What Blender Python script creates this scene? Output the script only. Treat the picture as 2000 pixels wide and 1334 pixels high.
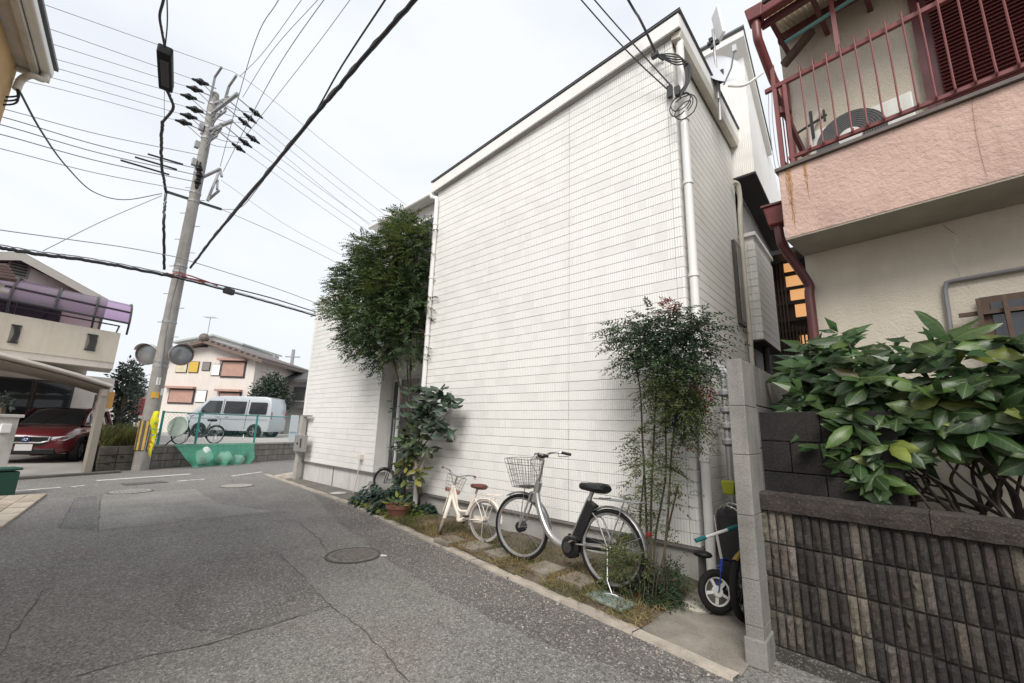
import bpy, bmesh, math, random
from mathutils import Vector as V, Matrix
import numpy as np
random.seed(7); rnd=random.random
for o in list(bpy.data.objects): bpy.data.objects.remove(o)
S=bpy.context.scene; COL=S.collection
# ---------------------------------------------------------------- camera
H=1.45; FPX=822.125                      # eye height, focal length in 2000px-wide pixels
_a=0.84103063; _p=0.204238633; _r=0.0301482428
def _cw(v): # camera-yaw frame -> world (x along the white facade, y into it)
    return V((math.sin(_a)*v[0]-math.cos(_a)*v[1], math.cos(_a)*v[0]+math.sin(_a)*v[1], v[2]))
_rt=V((1,0,0)); _up=V((0,-math.sin(_p),math.cos(_p)))
FW=_cw((0,math.cos(_p),math.sin(_p)))
RT=_cw(_rt*math.cos(_r)+_up*math.sin(_r)); UP=_cw(-_rt*math.sin(_r)+_up*math.cos(_r))
CAM=V((0,0,H))
cd=bpy.data.cameras.new('camera'); cam=bpy.data.objects.new('camera',cd); COL.objects.link(cam)
cd.sensor_width=36; cd.lens=36*FPX/2000; cd.clip_end=3000; cd.clip_start=.05
m=Matrix((RT,UP,-FW)).transposed().to_4x4(); m.translation=CAM; cam.matrix_world=m
S.camera=cam
# ---------------------------------------------------------------- sky, sun, exposure
SUN_EL=math.radians(44); SUN_DIR=V((.50,-.866,0)).normalized()   # towards the sun, behind the camera
w=bpy.data.worlds.new('World'); S.world=w; w.use_nodes=True
nt=w.node_tree; nt.nodes.clear()
def N(t,ty,**k):
    n=t.nodes.new(ty)
    for a,b in k.items(): setattr(n,a,b)
    return n
out=N(nt,'ShaderNodeOutputWorld'); bg=N(nt,'ShaderNodeBackground'); bg2=N(nt,'ShaderNodeBackground'); mx=N(nt,'ShaderNodeMixShader')
sk=N(nt,'ShaderNodeTexSky',sky_type='NISHITA',sun_disc=False,sun_elevation=SUN_EL,sun_rotation=math.atan2(SUN_DIR.x,SUN_DIR.y),air_density=1.2,dust_density=2.0)
nt.links.new(sk.outputs[0],bg.inputs[0]); bg.inputs[1].default_value=.065
tc=N(nt,'ShaderNodeTexCoord'); mp=N(nt,'ShaderNodeMapping'); mp.inputs['Scale'].default_value=(1.0,1.0,2.6); mp.inputs['Location'].default_value=(.35,.1,.2)
nz=N(nt,'ShaderNodeTexNoise'); nz.inputs['Scale'].default_value=1.7; nz.inputs['Detail'].default_value=7; nz.inputs['Roughness'].default_value=.5; nz.inputs['Distortion'].default_value=.3
nt.links.new(tc.outputs['Generated'],mp.inputs[0]); nt.links.new(mp.outputs[0],nz.inputs['Vector'])
cr=N(nt,'ShaderNodeValToRGB'); cr.color_ramp.elements[0].position=.36; cr.color_ramp.elements[0].color=(.88,.88,.88,1); cr.color_ramp.elements[1].position=.56; cr.color_ramp.elements[1].color=(1,1,1,1)
nt.links.new(nz.outputs[0],cr.inputs[0])
bg2.inputs[0].default_value=(.424,.440,.464,1); bg2.inputs[1].default_value=1.0
nt.links.new(cr.outputs[0],mx.inputs[0]); nt.links.new(bg.outputs[0],mx.inputs[1]); nt.links.new(bg2.outputs[0],mx.inputs[2]); nt.links.new(mx.outputs[0],out.inputs[0])
sl=bpy.data.lights.new('sun','SUN'); sl.energy=1.5; sl.angle=math.radians(28); sl.color=(1,.955,.89)
so=bpy.data.objects.new('sun',sl); COL.objects.link(so)
sd=V((SUN_DIR.x*math.cos(SUN_EL),SUN_DIR.y*math.cos(SUN_EL),math.sin(SUN_EL)))
so.rotation_euler=(-sd).to_track_quat('-Z','Y').to_euler(); so.location=(0,-10,20)
S.view_settings.view_transform='Standard'; S.view_settings.look='None'; S.view_settings.exposure=1.17; S.view_settings.gamma=1; S.view_settings.use_curve_mapping=False
S.render.engine='CYCLES'
# ---------------------------------------------------------------- survey helpers: a sight line and a known plane give a point
def ray(x,y): return FW+RT*((x-1000)/FPX)-UP*((y-667)/FPX)
def G(x,y,z=0.0):
    d=ray(x,y); return CAM+d*((z-H)/d.z)
def onY(x,y,Y):
    d=ray(x,y); return CAM+d*(Y/d.y)
def onX(x,y,X):
    d=ray(x,y); return CAM+d*(X/d.x)
def FD(x,y,w): return CAM+ray(x,y)*w
def onN(x,y,p0,n):
    d=ray(x,y); return CAM+d*((V(p0)-CAM).dot(n)/d.dot(n))
dR=V((.9922,-.1243,0)); nR=V((.1243,.9922,0))        # frame of the right-hand house: s along, q deep
def RP(s,q,z): return dR*s+nR*q+V((0,0,z))
def FQ(x,y,q):
    p=onN(x,y,nR*q,nR); return p.dot(dR),p.z
A0=V((-15.54,1.36,0)); eS=V((-.325,.946,0)).normalized(); nS=V((-eS.y,eS.x,0))   # cross street frame: u along, v away
dS=V((-1,.05,0)); dS=dS/dS.dot(nS)     # the plots run back along the lane direction, not square to the street
def SP(u,v,z=0): return A0+eS*u+dS*v+V((0,0,z))
def UZ(x,y,v):
    p=onN(x,y,A0+nS*v,nS); return (p-A0-dS*v).dot(eS),p.z
# ---------------------------------------------------------------- objects
def tag(o,label=None,cat=None,group=None,kind=None):
    if label: o['label']=label
    if cat: o['category']=cat
    if group: o['group']=group
    if kind: o['kind']=kind
    return o
def thing(name,label,cat,loc=(0,0,0),group=None):
    o=bpy.data.objects.new(name,None); o.empty_display_size=.1; COL.objects.link(o); o.location=loc
    return tag(o,label,cat,group)
def attach(o,parent):
    if parent is not None:
        o.parent=parent; o.matrix_parent_inverse=parent.matrix_basis.inverted()
def piece(name,mesh,parent,mat=None,color=None):
    o=bpy.data.objects.new(name,mesh); COL.objects.link(o); attach(o,parent)
    if mat is not None: o.matrix_basis=mat
    if color: o.color=color
    return o
class MB:
    def __init__(s): s.v=[]; s.f=[]
    def add(s,vs,fs):
        b=len(s.v); s.v+= [tuple(x) for x in vs]; s.f+=[tuple(i+b for i in f) for f in fs]; return s
    def hexa(s,p): # 4 bottom, 4 top
        return s.add(p,[(3,2,1,0),(4,5,6,7),(0,1,5,4),(1,2,6,5),(2,3,7,6),(3,0,4,7)])
    def box(s,x0,x1,y0,y1,z0,z1): return s.hexa([(x0,y0,z0),(x1,y0,z0),(x1,y1,z0),(x0,y1,z0),(x0,y0,z1),(x1,y0,z1),(x1,y1,z1),(x0,y1,z1)])
    def fbox(s,P,a,b,c): # box in a frame function P(u,v,z), ranges a,b,c
        return s.hexa([P(a[0],b[0],c[0]),P(a[1],b[0],c[0]),P(a[1],b[1],c[0]),P(a[0],b[1],c[0]),P(a[0],b[0],c[1]),P(a[1],b[0],c[1]),P(a[1],b[1],c[1]),P(a[0],b[1],c[1])])
    def cbox(s,c,sx,sy,sz,R=None):
        R=R or Matrix.Identity(3); c=V(c)
        return s.hexa([c+R@V((x*sx/2,y*sy/2,z*sz/2)) for z in (-1,1) for x,y in ((-1,-1),(1,-1),(1,1),(-1,1))])
    def bar(s,a,b,w,h,up=(0,0,1)):
        a=V(a);b=V(b);d=(b-a).normalized(); u=V(up); r=d.cross(u)
        if r.length<1e-4: r=d.cross(V((1,0,0)))
        r.normalize(); u=r.cross(d)
        return s.hexa([a-r*w/2-u*h/2,a+r*w/2-u*h/2,b+r*w/2-u*h/2,b-r*w/2-u*h/2,a-r*w/2+u*h/2,a+r*w/2+u*h/2,b+r*w/2+u*h/2,b-r*w/2+u*h/2])
    def prism(s,poly,off):
        n=len(poly); off=V(off); vs=[V(p) for p in poly]; vs+= [p+off for p in vs]
        return s.add(vs,[tuple(range(n))[::-1],tuple(range(n,2*n))]+[(i,(i+1)%n,n+(i+1)%n,n+i) for i in range(n)])
    def tube(s,pts,r,n=8,cap=True):
        pts=[V(p) for p in pts]; k=len(pts); rs=r if isinstance(r,(list,tuple)) else [r]*k
        b=len(s.v); pu=None
        for i,p in enumerate(pts):
            d=(pts[min(i+1,k-1)]-pts[max(i-1,0)])
            d=d.normalized() if d.length>1e-9 else V((0,0,1))
            if pu is None:
                u=d.orthogonal().normalized()
            else:
                u=pu-d*pu.dot(d); u=u.normalized() if u.length>1e-6 else d.orthogonal().normalized()
            pu=u; w_=d.cross(u)
            for j in range(n):
                t=2*math.pi*j/n; s.v.append(tuple(p+(u*math.cos(t)+w_*math.sin(t))*rs[i]))
        for i in range(k-1):
            for j in range(n): s.f.append((b+i*n+j,b+i*n+(j+1)%n,b+(i+1)*n+(j+1)%n,b+(i+1)*n+j))
        if cap: s.f.append(tuple(b+j for j in range(n))[::-1]); s.f.append(tuple(b+(k-1)*n+j for j in range(n)))
        return s
    def lathe(s,prof,c,ax=(0,0,1),n=16,closed=False): # prof: (radius, height) list
        c=V(c); ax=V(ax).normalized(); u=ax.orthogonal().normalized(); w_=ax.cross(u); b=len(s.v); k=len(prof)
        for r,h in prof:
            for j in range(n):
                t=2*math.pi*j/n; s.v.append(tuple(c+ax*h+(u*math.cos(t)+w_*math.sin(t))*r))
        for i in range(k-1 if not closed else k):
            i2=(i+1)%k
            for j in range(n): s.f.append((b+i*n+j,b+i*n+(j+1)%n,b+i2*n+(j+1)%n,b+i2*n+j))
        if not closed: s.f.append(tuple(b+j for j in range(n))[::-1]); s.f.append(tuple(b+(k-1)*n+j for j in range(n)))
        return s
    def torus(s,c,ax,R,r,n=32,m=8): return s.lathe([(R+r*math.cos(2*math.pi*i/m),r*math.sin(2*math.pi*i/m)) for i in range(m)],c,ax,n,True)
    def ball(s,c,r,n=10,k=6,sc=(1,1,1)):
        c=V(c); b=len(s.v)
        for i in range(k+1):
            t=math.pi*i/k
            for j in range(n):
                p=2*math.pi*j/n; s.v.append(tuple(c+V((r*sc[0]*math.sin(t)*math.cos(p),r*sc[1]*math.sin(t)*math.sin(p),r*sc[2]*math.cos(t)))))
        for i in range(k):
            for j in range(n): s.f.append((b+i*n+j,b+(i+1)*n+j,b+(i+1)*n+(j+1)%n,b+i*n+(j+1)%n))
        return s
    def grid(s,fn,nu,nv): # fn(i/nu,j/nv)
        b=len(s.v)
        for j in range(nv+1):
            for i in range(nu+1): s.v.append(tuple(fn(i/nu,j/nv)))
        for j in range(nv):
            for i in range(nu): s.f.append((b+j*(nu+1)+i,b+j*(nu+1)+i+1,b+(j+1)*(nu+1)+i+1,b+(j+1)*(nu+1)+i))
        return s
    def mesh(s,name,mat,smooth=False):
        me=bpy.data.meshes.new(name); me.from_pydata(s.v,[],s.f)
        if mat: me.materials.append(mat)
        if smooth: me.polygons.foreach_set('use_smooth',[True]*len(me.polygons))
        me.update(); return me
    def build(s,name,mat,parent=None,smooth=False,bevel=0,kind=None):
        o=bpy.data.objects.new(name,s.mesh(name,mat,smooth)); COL.objects.link(o); attach(o,parent)
        if bevel:
            b=o.modifiers.new('bevel','BEVEL'); b.width=bevel; b.segments=2; b.limit_method='ANGLE'; b.angle_limit=.6
        if smooth:
            o.data.set_sharp_from_angle(angle=.7)
        if kind: o['kind']=kind
        return o
def struct(o,kind='structure'): o['kind']=kind; return o
def spline(pts,k=6):
    pts=[V(p) for p in pts]
    if len(pts)<3: return pts
    P=[pts[0]*2-pts[1]]+pts+[pts[-1]*2-pts[-2]]; r=[]
    for i in range(1,len(P)-2):
        a,b,c,d=P[i-1:i+3]
        for j in range(k):
            t=j/k; r.append(.5*((2*b)+(c-a)*t+(2*a-5*b+4*c-d)*t*t+(3*b-a-3*c+d)*t**3))
    return r+[pts[-1]]
# ---------------------------------------------------------------- materials
MATS={}
def mat(name,col,rough=.7,var=.12,scale=3,bump=0,bscale=40,metal=0,streak=0,spec=.5,coat=0,objcol=False,col2=None,speck=0,sscale=200,island=0,aniso=None,trans=0):
    if name in MATS: return MATS[name]
    m=bpy.data.materials.new(name); m.use_nodes=True; t=m.node_tree; t.nodes.clear(); L=t.links.new
    o=N(t,'ShaderNodeOutputMaterial'); b=N(t,'ShaderNodeBsdfPrincipled'); L(b.outputs[0],o.inputs[0])
    b.inputs['Roughness'].default_value=rough; b.inputs['Metallic'].default_value=metal; b.inputs['Specular IOR Level'].default_value=spec
    if coat: b.inputs['Coat Weight'].default_value=coat; b.inputs['Coat Roughness'].default_value=.06
    g=N(t,'ShaderNodeNewGeometry')
    base=N(t,'ShaderNodeRGB'); base.outputs[0].default_value=(*col,1); c=base.outputs[0]
    if objcol:
        oi=N(t,'ShaderNodeObjectInfo'); c=oi.outputs['Color']
    def mix(bt,fac,A,B):
        x=N(t,'ShaderNodeMix',data_type='RGBA',blend_type=bt)
        if isinstance(fac,float): x.inputs[0].default_value=fac
        else: L(fac,x.inputs[0])
        for i,q in ((6,A),(7,B)):
            if isinstance(q,tuple): x.inputs[i].default_value=(*q,1)
            else: L(q,x.inputs[i])
        return x.outputs[2]
    def ramp(src,a,bb,lo=0.,hi=1.):
        x=N(t,'ShaderNodeMapRange'); L(src,x.inputs[0]); x.inputs[1].default_value=a; x.inputs[2].default_value=bb; x.inputs[3].default_value=lo; x.inputs[4].default_value=hi; return x.outputs[0]
    def noise(sc,det=5,rg=.6,vec=None):
        x=N(t,'ShaderNodeTexNoise'); x.inputs['Scale'].default_value=sc; x.inputs['Detail'].default_value=det; x.inputs['Roughness'].default_value=rg
        L(vec or g.outputs['Position'],x.inputs['Vector']); return x.outputs[0]
    if col2 is not None: c=mix('MIX',ramp(noise(scale*.6,4),.42,.6),c,col2)
    if island:
        hs=N(t,'ShaderNodeHueSaturation'); L(c,hs.inputs['Color']); L(ramp(g.outputs['Random Per Island'],0,1,1-island,1+island),hs.inputs['Value'])
        wn=N(t,'ShaderNodeTexWhiteNoise',noise_dimensions='1D'); L(g.outputs['Random Per Island'],wn.inputs['W'])
        L(ramp(wn.outputs[0],0,1,.47,.525),hs.inputs['Hue']); c=hs.outputs[0]
    if var:
        f=ramp(noise(scale),.3,.7,1-var,1+var)
        hs=N(t,'ShaderNodeHueSaturation'); L(c,hs.inputs['Color']); L(f,hs.inputs['Value']); c=hs.outputs[0]
    if streak:
        mpp=N(t,'ShaderNodeMapping'); mpp.inputs['Scale'].default_value=(6,6,.5); L(g.outputs['Position'],mpp.inputs[0])
        c=mix('MULTIPLY',ramp(noise(1.2,6,.6,mpp.outputs[0]),.5,.75,0.,streak),c,(.42,.38,.32))
    if speck:
        vo=N(t,'ShaderNodeTexVoronoi'); vo.inputs['Scale'].default_value=sscale; L(g.outputs['Position'],vo.inputs['Vector'])
        sp=N(t,'ShaderNodeSeparateColor'); L(vo.outputs['Color'],sp.inputs[0])
        c=mix('MIX',ramp(sp.outputs[0],.72,1.,0.,speck),c,(.42,.40,.37)); c=mix('MULTIPLY',ramp(sp.outputs[1],.6,1.,0.,speck),c,(.35,.34,.33))
    L(c,b.inputs['Base Color'])
    if bump:
        bp=N(t,'ShaderNodeBump'); bp.inputs['Strength'].default_value=min(1,bump); bp.inputs['Distance'].default_value=.012
        L(noise(bscale,6,.65),bp.inputs['Height']); L(bp.outputs[0],b.inputs['Normal'])
    if trans:
        b.inputs['Alpha'].default_value=1
        tb=N(t,'ShaderNodeBsdfTranslucent'); L(c,tb.inputs[0]); mxx=N(t,'ShaderNodeMixShader'); mxx.inputs[0].default_value=trans
        L(b.outputs[0],mxx.inputs[1]); L(tb.outputs[0],mxx.inputs[2]); L(mxx.outputs[0],o.inputs[0])
    m['hook']=1
    MATS[name]=m; return m
WHITE=mat('white_paint',(.80,.79,.77),.5,.04,2,streak=.12)
GREYC=mat('pale_concrete',(.46,.44,.41),.9,.18,4,.35,60,streak=.45,speck=.25,sscale=220)
DARKC=mat('dark_concrete',(.12,.115,.11),.95,.3,3,.5,50,streak=.4,speck=.2,sscale=160)
CONC=mat('concrete',(.33,.315,.29),.92,.2,2,.4,50,streak=.3,speck=.25,sscale=180)
BLACKP=mat('black_plastic',(.014,.014,.015),.45,.1,spec=.35)
RUBBER=mat('rubber',(.014,.0135,.013),.85,.15,20,spec=.2)
CHROME=mat('chrome_steel',(.62,.62,.63),.25,.05,10,metal=1)
STEEL=mat('dull_steel',(.42,.43,.44),.42,.12,10,metal=.85)
GALV=mat('galvanised_steel',(.34,.34,.345),.55,.12,6,metal=.4)
DARKM=mat('dark_metal',(.035,.034,.035),.5,.1)
GLASSD=mat('dark_glass',(.028,.032,.037),.06,.05,spec=.8)
CABLE=mat('cable_black',(.022,.022,.024),.6,.1)
CABLEG=mat('cable_grey',(.25,.26,.27),.6,.1)
# ================================================================ ground, lane, street
def asphalt():
    m=bpy.data.materials.new('asphalt'); m.use_nodes=True; t=m.node_tree; L=t.links.new; b=t.nodes['Principled BSDF']; b.inputs['Roughness'].default_value=.82; b.inputs['Specular IOR Level'].default_value=.35
    g=N(t,'ShaderNodeNewGeometry'); P=g.outputs['Position']
    def noise(sc,det=5,rg=.6,dist=0):
        x=N(t,'ShaderNodeTexNoise'); x.inputs['Scale'].default_value=sc; x.inputs['Detail'].default_value=det; x.inputs['Roughness'].default_value=rg; x.inputs['Distortion'].default_value=dist; L(P,x.inputs['Vector']); return x.outputs[0]
    def rp(s,a,b_,lo,hi):
        x=N(t,'ShaderNodeMapRange'); L(s,x.inputs[0]); x.inputs[1].default_value=a; x.inputs[2].default_value=b_; x.inputs[3].default_value=lo; x.inputs[4].default_value=hi; return x.outputs[0]
    def mix(bt,fac,A,B):
        x=N(t,'ShaderNodeMix',data_type='RGBA',blend_type=bt)
        if isinstance(fac,float): x.inputs[0].default_value=fac
        else: L(fac,x.inputs[0])
        for i,q in ((6,A),(7,B)):
            if isinstance(q,tuple): x.inputs[i].default_value=(*q,1)
            else: L(q,x.inputs[i])
        return x.outputs[2]
    c=mix('MIX',rp(noise(.55,4,.6,.6),.38,.62,0,1),(.180,.172,.166),(.238,.227,.214))
    c=mix('MIX',rp(noise(.9,5,.6,.3),.53,.70,0,.55),c,(.205,.165,.140))
    c=mix('MULTIPLY',rp(noise(1.6,6,.7,.4),.5,.7,0,.40),c,(.62,.60,.61))
    c=mix('MIX',rp(noise(.35,4,.6,.8),.55,.72,0,.45),c,(.150,.155,.128))
    for sc,thr,f,colr in ((48,.88,.6,(.42,.40,.37)),(90,.72,.7,(.46,.44,.41)),(150,.66,.62,(.36,.345,.325))):
        vo=N(t,'ShaderNodeTexVoronoi'); vo.inputs['Scale'].default_value=sc; L(P,vo.inputs['Vector'])
        sp=N(t,'ShaderNodeSeparateColor'); L(vo.outputs['Color'],sp.inputs[0])
        c=mix('MIX',rp(sp.outputs[0],thr,1.,0,f),c,colr); c=mix('MULTIPLY',rp(sp.outputs[1],.45,1.,0,.58),c,(.40,.39,.39))
    L(c,b.inputs['Base Color'])
    bp=N(t,'ShaderNodeBump'); bp.inputs['Strength'].default_value=.7; bp.inputs['Distance'].default_value=.008
    L(noise(110,4,.7),bp.inputs['Height']); L(bp.outputs[0],b.inputs['Normal'])
    return m
ASPH=asphalt()
EARTH=mat('bare_earth',(.13,.10,.07),.95,.3,4,.6,40,col2=(.10,.085,.05),speck=.3,sscale=120)
TAN=mat('tan_paver',(.42,.35,.27),.9,.2,6,.3,60,objcol=True,speck=.2,sscale=200)
KERB=mat('kerb_concrete',(.42,.37,.31),.9,.25,5,.5,70,speck=.35,sscale=150,streak=.2)
WPAINT=mat('road_paint',(.62,.62,.60),.8,.2,8,speck=.3,sscale=120)
TAR=mat('tar_crack',(.075,.070,.066),.9,.3,12)
TARP=mat('asphalt_patch',(.088,.084,.080),.85,.2,3,.5,110,speck=.6,sscale=120)
gm=MB(); gm.grid(lambda i,j:(-260+i*520,-200+j*460,0),26,24)
ground=struct(gm.build('ground',ASPH))
# soil strip between lane kerb and the house, slightly mounded
K0=G(1440,1326); K1=G(1000,1129); K2=G(690,986); K3=G(520,927)
strip_in=[(-1.50,4.62),(-6.2,4.62),(-6.3,5.6),(-8.0,5.6),(-8.1,4.93)]
st=MB()
def kerb_at(x):
    pts=[K0,K1,K2,K3]
    for a,b in zip(pts,pts[1:]):
        if b.x<=x<=a.x:
            f=(x-a.x)/(b.x-a.x); return a.y+(b.y-a.y)*f
    return (K0.y if x>K0.x else K3.y)
def soil(i,j):
    x=-1.55-i*6.0; y0=kerb_at(x)+.07; y1=4.70 if x>-6.2 else 5.7
    z=.012+.05*math.sin(min(1,j*1.2)*math.pi/2)+.012*math.sin(x*9+j*5)*j+.03*max(0,(-x-5)/3)*j; z=.012+(z-.012)*min(1,i*14)
    return (x,y0+(y1-y0)*j,z)
st.grid(soil,60,8); soil_o=struct(st.build('planting_strip',EARTH,smooth=True))
ap=MB()
ap.prism([(-.86,kerb_at(-.87)+.03,.006),(-.86,6.9,.006),(-1.56,6.9,.006),(-1.57,kerb_at(-1.57)+.03,.006)],(0,0,.008))
struct(ap.build('concrete_path',mat('stained_concrete',(.20,.175,.145),.9,.25,3,.3,50,col2=(.27,.245,.205),speck=.3,sscale=150)))
ap=MB(); a1=G(600,947); 
ap.prism([(-7.55,kerb_at(-7.55)+.06,.006),(-7.55,4.97,.006),(-11.6,4.97,.006),(-11.9,kerb_at(-11.9)+.06,.006)],(0,0,.01))
struct(ap.build('concrete_apron',mat('apron_concrete',(.15,.135,.12),.9,.25,2.5,.3,50,speck=.3,sscale=150)))
# kerb stones, laid end to end
kmesh={}
kerb=thing('concrete_kerb','pale worn concrete kerb edging the lane beside the white house','kerb',(K1.x,K1.y,0))
def kerbs(a,b,L0=.62,w_=.095,h=.022):
    d=V((b.x-a.x,b.y-a.y,0)); n=max(1,round(d.length/L0)); d/=n; L1=d.length
    for i in range(n):
        p=V((a.x,a.y,0))+d*(i+.5); 
        key=round(L1,3)
        if key not in kmesh:
            mb=MB(); q=[]
            for k in range(7):
                t=-L1/2+.004+(L1-.008)*k/6; q.append((t,-w_/2+random.uniform(-.006,.006),random.uniform(-.006,.006)))
            mb.grid(lambda i_,j_:(q[min(6,int(round(i_*6)))][0],[-w_/2-.01,-w_/2,w_/2,w_/2+.006][int(round(j_*3))]+q[int(round(i_*6))][1]+w_/2,[-.005,h,h,-.005][int(round(j_*3))]+ (q[int(round(i_*6))][2]*.6 if 0<j_<1 else 0)),6,3)
            kmesh[key]=mb.mesh('kerb_stone',KERB)
        piece('kerb_stone',kmesh[key],kerb,Matrix.Translation(p+V((0,random.uniform(-.006,.006),random.uniform(-.004,.004))))@Matrix.Rotation(math.atan2(d.y,d.x),4,'Z'))
kerbs(K0,K1); kerbs(K1,K2); kerbs(K2,V((K3.x,K3.y,0)))
# paver patches
def pavers(name,label,corners,nu,nv,cols,gap=.06,z=.004,h=.03):
    a,b,c,d=[V(p) for p in corners]; t=thing(name,label,'paving',(a+b+c+d)/4); tag(t,kind='structure')
    for i in range(nu):
        for j in range(nv):
            def q(u,v): return (a*(1-u)+b*u)*(1-v)+(d*(1-u)+c*u)*v
            u0,u1=(i+gap/2)/nu,(i+1-gap/2)/nu; v0,v1=(j+gap/2)/nv,(j+1-gap/2)/nv
            p=[q(u0,v0),q(u1,v0),q(u1,v1),q(u0,v1)]; cc=sum(p,V())/4; dz=random.uniform(-.003,.003)
            mb=MB(); mb.prism([(x-cc)+V((0,0,z)) for x in p],(0,0,h+dz))
            k=random.uniform(.8,1.15); cl=random.choice(cols)
            piece('paver',mb.mesh('paver',TAN),t,Matrix.Translation(cc),(cl[0]*k,cl[1]*k,cl[2]*k,1))
    return t
# left corner: strips of pavers running away from the lane
lp=[G(-420,1300),G(-30,1062),G(92,967),G(-160,985)]
L0=G(0,1036); L1=G(92,967); ld=(L1-L0).normalized(); ln=V((ld.y,-ld.x,0)); 
if ln.y>0: ln=-ln
c0=L1; c1=L1-ld*4.2
pavers('lane_paving','tan block paving at the left corner of the lane',[c0,c1,c1+ln*1.7,c0+ln*1.7],8,7,[(.44,.37,.29),(.40,.33,.25),(.47,.41,.33)],.05)
e0=G(508,924); e1=G(570,942); e2=G(575,930); e3=G(560,916)
pavers('corner_paving','small patch of tan paving beside the grey letterbox post',[(-12.6,4.66,0),(-11.75,4.62,0),(-11.85,5.35,0),(-13.3,5.45,0)],7,5,[(.42,.36,.29),(.38,.32,.26),(.46,.41,.35)],.06)
# driveway concrete of the far house
ZD=.18
dv=MB(); dv.grid(lambda i,j:SP(-4.6+i*4.55,-.02+j*j*7.5,.008+ZD*min(1,j*j*7.5/.8)),4,14)
struct(dv.build('driveway',mat('driveway_concrete',(.42,.40,.37),.9,.1,2,.2,50)))
gt=MB(); 
a=SP(-3,-.12,.004); gt.fbox(SP,(-4,.55),(-.30,-.05),(.004,.05)); struct(gt.build('street_gutter',mat('gutter_concrete',(.10,.095,.09),.9,.25,3)))
# painted lines
def strip(name,pts,w_,m_,z=.006,jit=0,parent=None):
    mb=MB(); P=[]
    for i in range(len(pts)-1):
        a,b=V(pts[i]),V(pts[i+1]); n=max(1,int((b-a).length/.08)) if jit else 1
        for k in range(n): P.append(a+(b-a)*k/n)
    P.append(V(pts[-1])); vs=[]
    for i,p in enumerate(P):
        d=(P[min(i+1,len(P)-1)]-P[max(i-1,0)]).normalized(); r=V((-d.y,d.x,0)); jo=r*random.uniform(-jit,jit)
        ww=w_*(1 if not jit else random.uniform(.3,1.3))
        vs+=[p+r*ww/2+jo+V((0,0,z)),p-r*ww/2+jo+V((0,0,z))]
    mb.add(vs,[(2*i,2*i+1,2*i+3,2*i+2) for i in range(len(P)-1)])
    return mb.build(name,m_,parent)
ml=thing('road_marking','worn white edge lines painted across the cross street','road marking',SP(0,-2,0)); tag(ml,kind='structure')
strip('white_line',[G(188,939),G(372,926)],.16,WPAINT,.005,0,ml)
strip('white_line',[G(-40,964),G(60,957),G(118,952)],.11,WPAINT,.005,.01,ml)
strip('white_line',[G(140,951),G(165,948)],.14,WPAINT,.005,.01,ml)
strip('white_line',[G(345,940),G(400,936)],.10,WPAINT,.005,.015,ml)
strip('white_line',[G(452,930),G(512,922)],.12,WPAINT,.005,.01,ml)
# cracks and patch seams in the lane surface
cr_=[[(-30,1330),(10,1260),(50,1200),(85,1155),(102,1148)],[(150,1322),(230,1298),(300,1280),(400,1262),(455,1243)],[(455,1243),(520,1225),(580,1205),(645,1183)],
 [(645,1183),(590,1125),(540,1078)],[(540,1078),(440,1095),(380,1104)],[(540,1078),(580,1070)],[(645,1183),(690,1215),(740,1262),(800,1334)],
 [(190,1038),(198,965)],[(115,1032),(147,972)],[(190,1038),(300,1020),(420,1006),(545,1000)],[(200,1048),(330,1032),(430,1014)],[(198,965),(60,975)],
 [(640,1082),(620,1050),(580,1018)],[(450,930),(460,948),(500,975)]]
cks=thing('surface_crack','thin dark cracks and patch seams across the grey asphalt lane','crack',G(540,1150)); tag(cks,kind='structure')
for c in cr_: strip('crack_line',[G(*p) for p in c],.010,TAR,.003,.012,cks)
# asphalt repairs, sheets a few millimetres proud
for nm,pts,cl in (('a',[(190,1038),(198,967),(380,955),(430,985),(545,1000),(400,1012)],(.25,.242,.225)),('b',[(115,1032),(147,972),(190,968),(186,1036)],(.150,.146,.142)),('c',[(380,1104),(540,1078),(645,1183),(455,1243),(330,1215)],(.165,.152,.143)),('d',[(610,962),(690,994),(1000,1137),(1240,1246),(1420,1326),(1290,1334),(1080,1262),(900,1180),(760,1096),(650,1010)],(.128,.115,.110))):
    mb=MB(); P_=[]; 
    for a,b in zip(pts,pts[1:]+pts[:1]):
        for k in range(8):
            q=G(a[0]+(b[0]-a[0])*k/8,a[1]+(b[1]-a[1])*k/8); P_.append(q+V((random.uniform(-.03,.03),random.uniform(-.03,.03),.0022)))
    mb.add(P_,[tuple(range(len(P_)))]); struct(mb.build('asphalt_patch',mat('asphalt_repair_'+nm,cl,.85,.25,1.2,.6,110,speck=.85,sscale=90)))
# manholes
def manhole(px,rx,label,colr,rim=None,square=False,lines=True,z=.004,mname='iron'):
    c=G(*px); t=thing('manhole_cover',label,'manhole cover',c,'manhole covers')
    M1=mat('manhole_'+mname,colr,.7,.25,12,.6,60,metal=0,speck=.3,sscale=150)
    M2=rim or mat('manhole_rim_'+mname,tuple(x*.55 for x in colr),.8,.2,10)
    z0=c+V((0,0,z))
    MB().lathe([(rx*.90,.0),(rx*.90,.006),(rx*.5,.010),(rx*.02,.011)],z0,(0,0,1),36).build('lid',M1,t)
    MB().lathe([(rx*.915,0),(rx*1.0,0),(rx*1.0,.008),(rx*.915,.008)],z0,(0,0,1),36,True).build('rim',M2,t)
    if lines:
        mb=MB(); n=5
        for i in range(-n,n+1):
            for j in range(-n,n+1):
                x,y=i*rx/n*.8,j*rx/n*.8
                if x*x+y*y<(rx*.8)**2: mb.cbox(z0+V((x,y,.011)),rx*.09,rx*.09,.006)
        mb.build('studs',M1,t,kind='stuff')
    return t
manhole((690,1085),.30,'rusty brown manhole cover in the lane near the bicycles',(.155,.14,.125),mname='rust')
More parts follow.
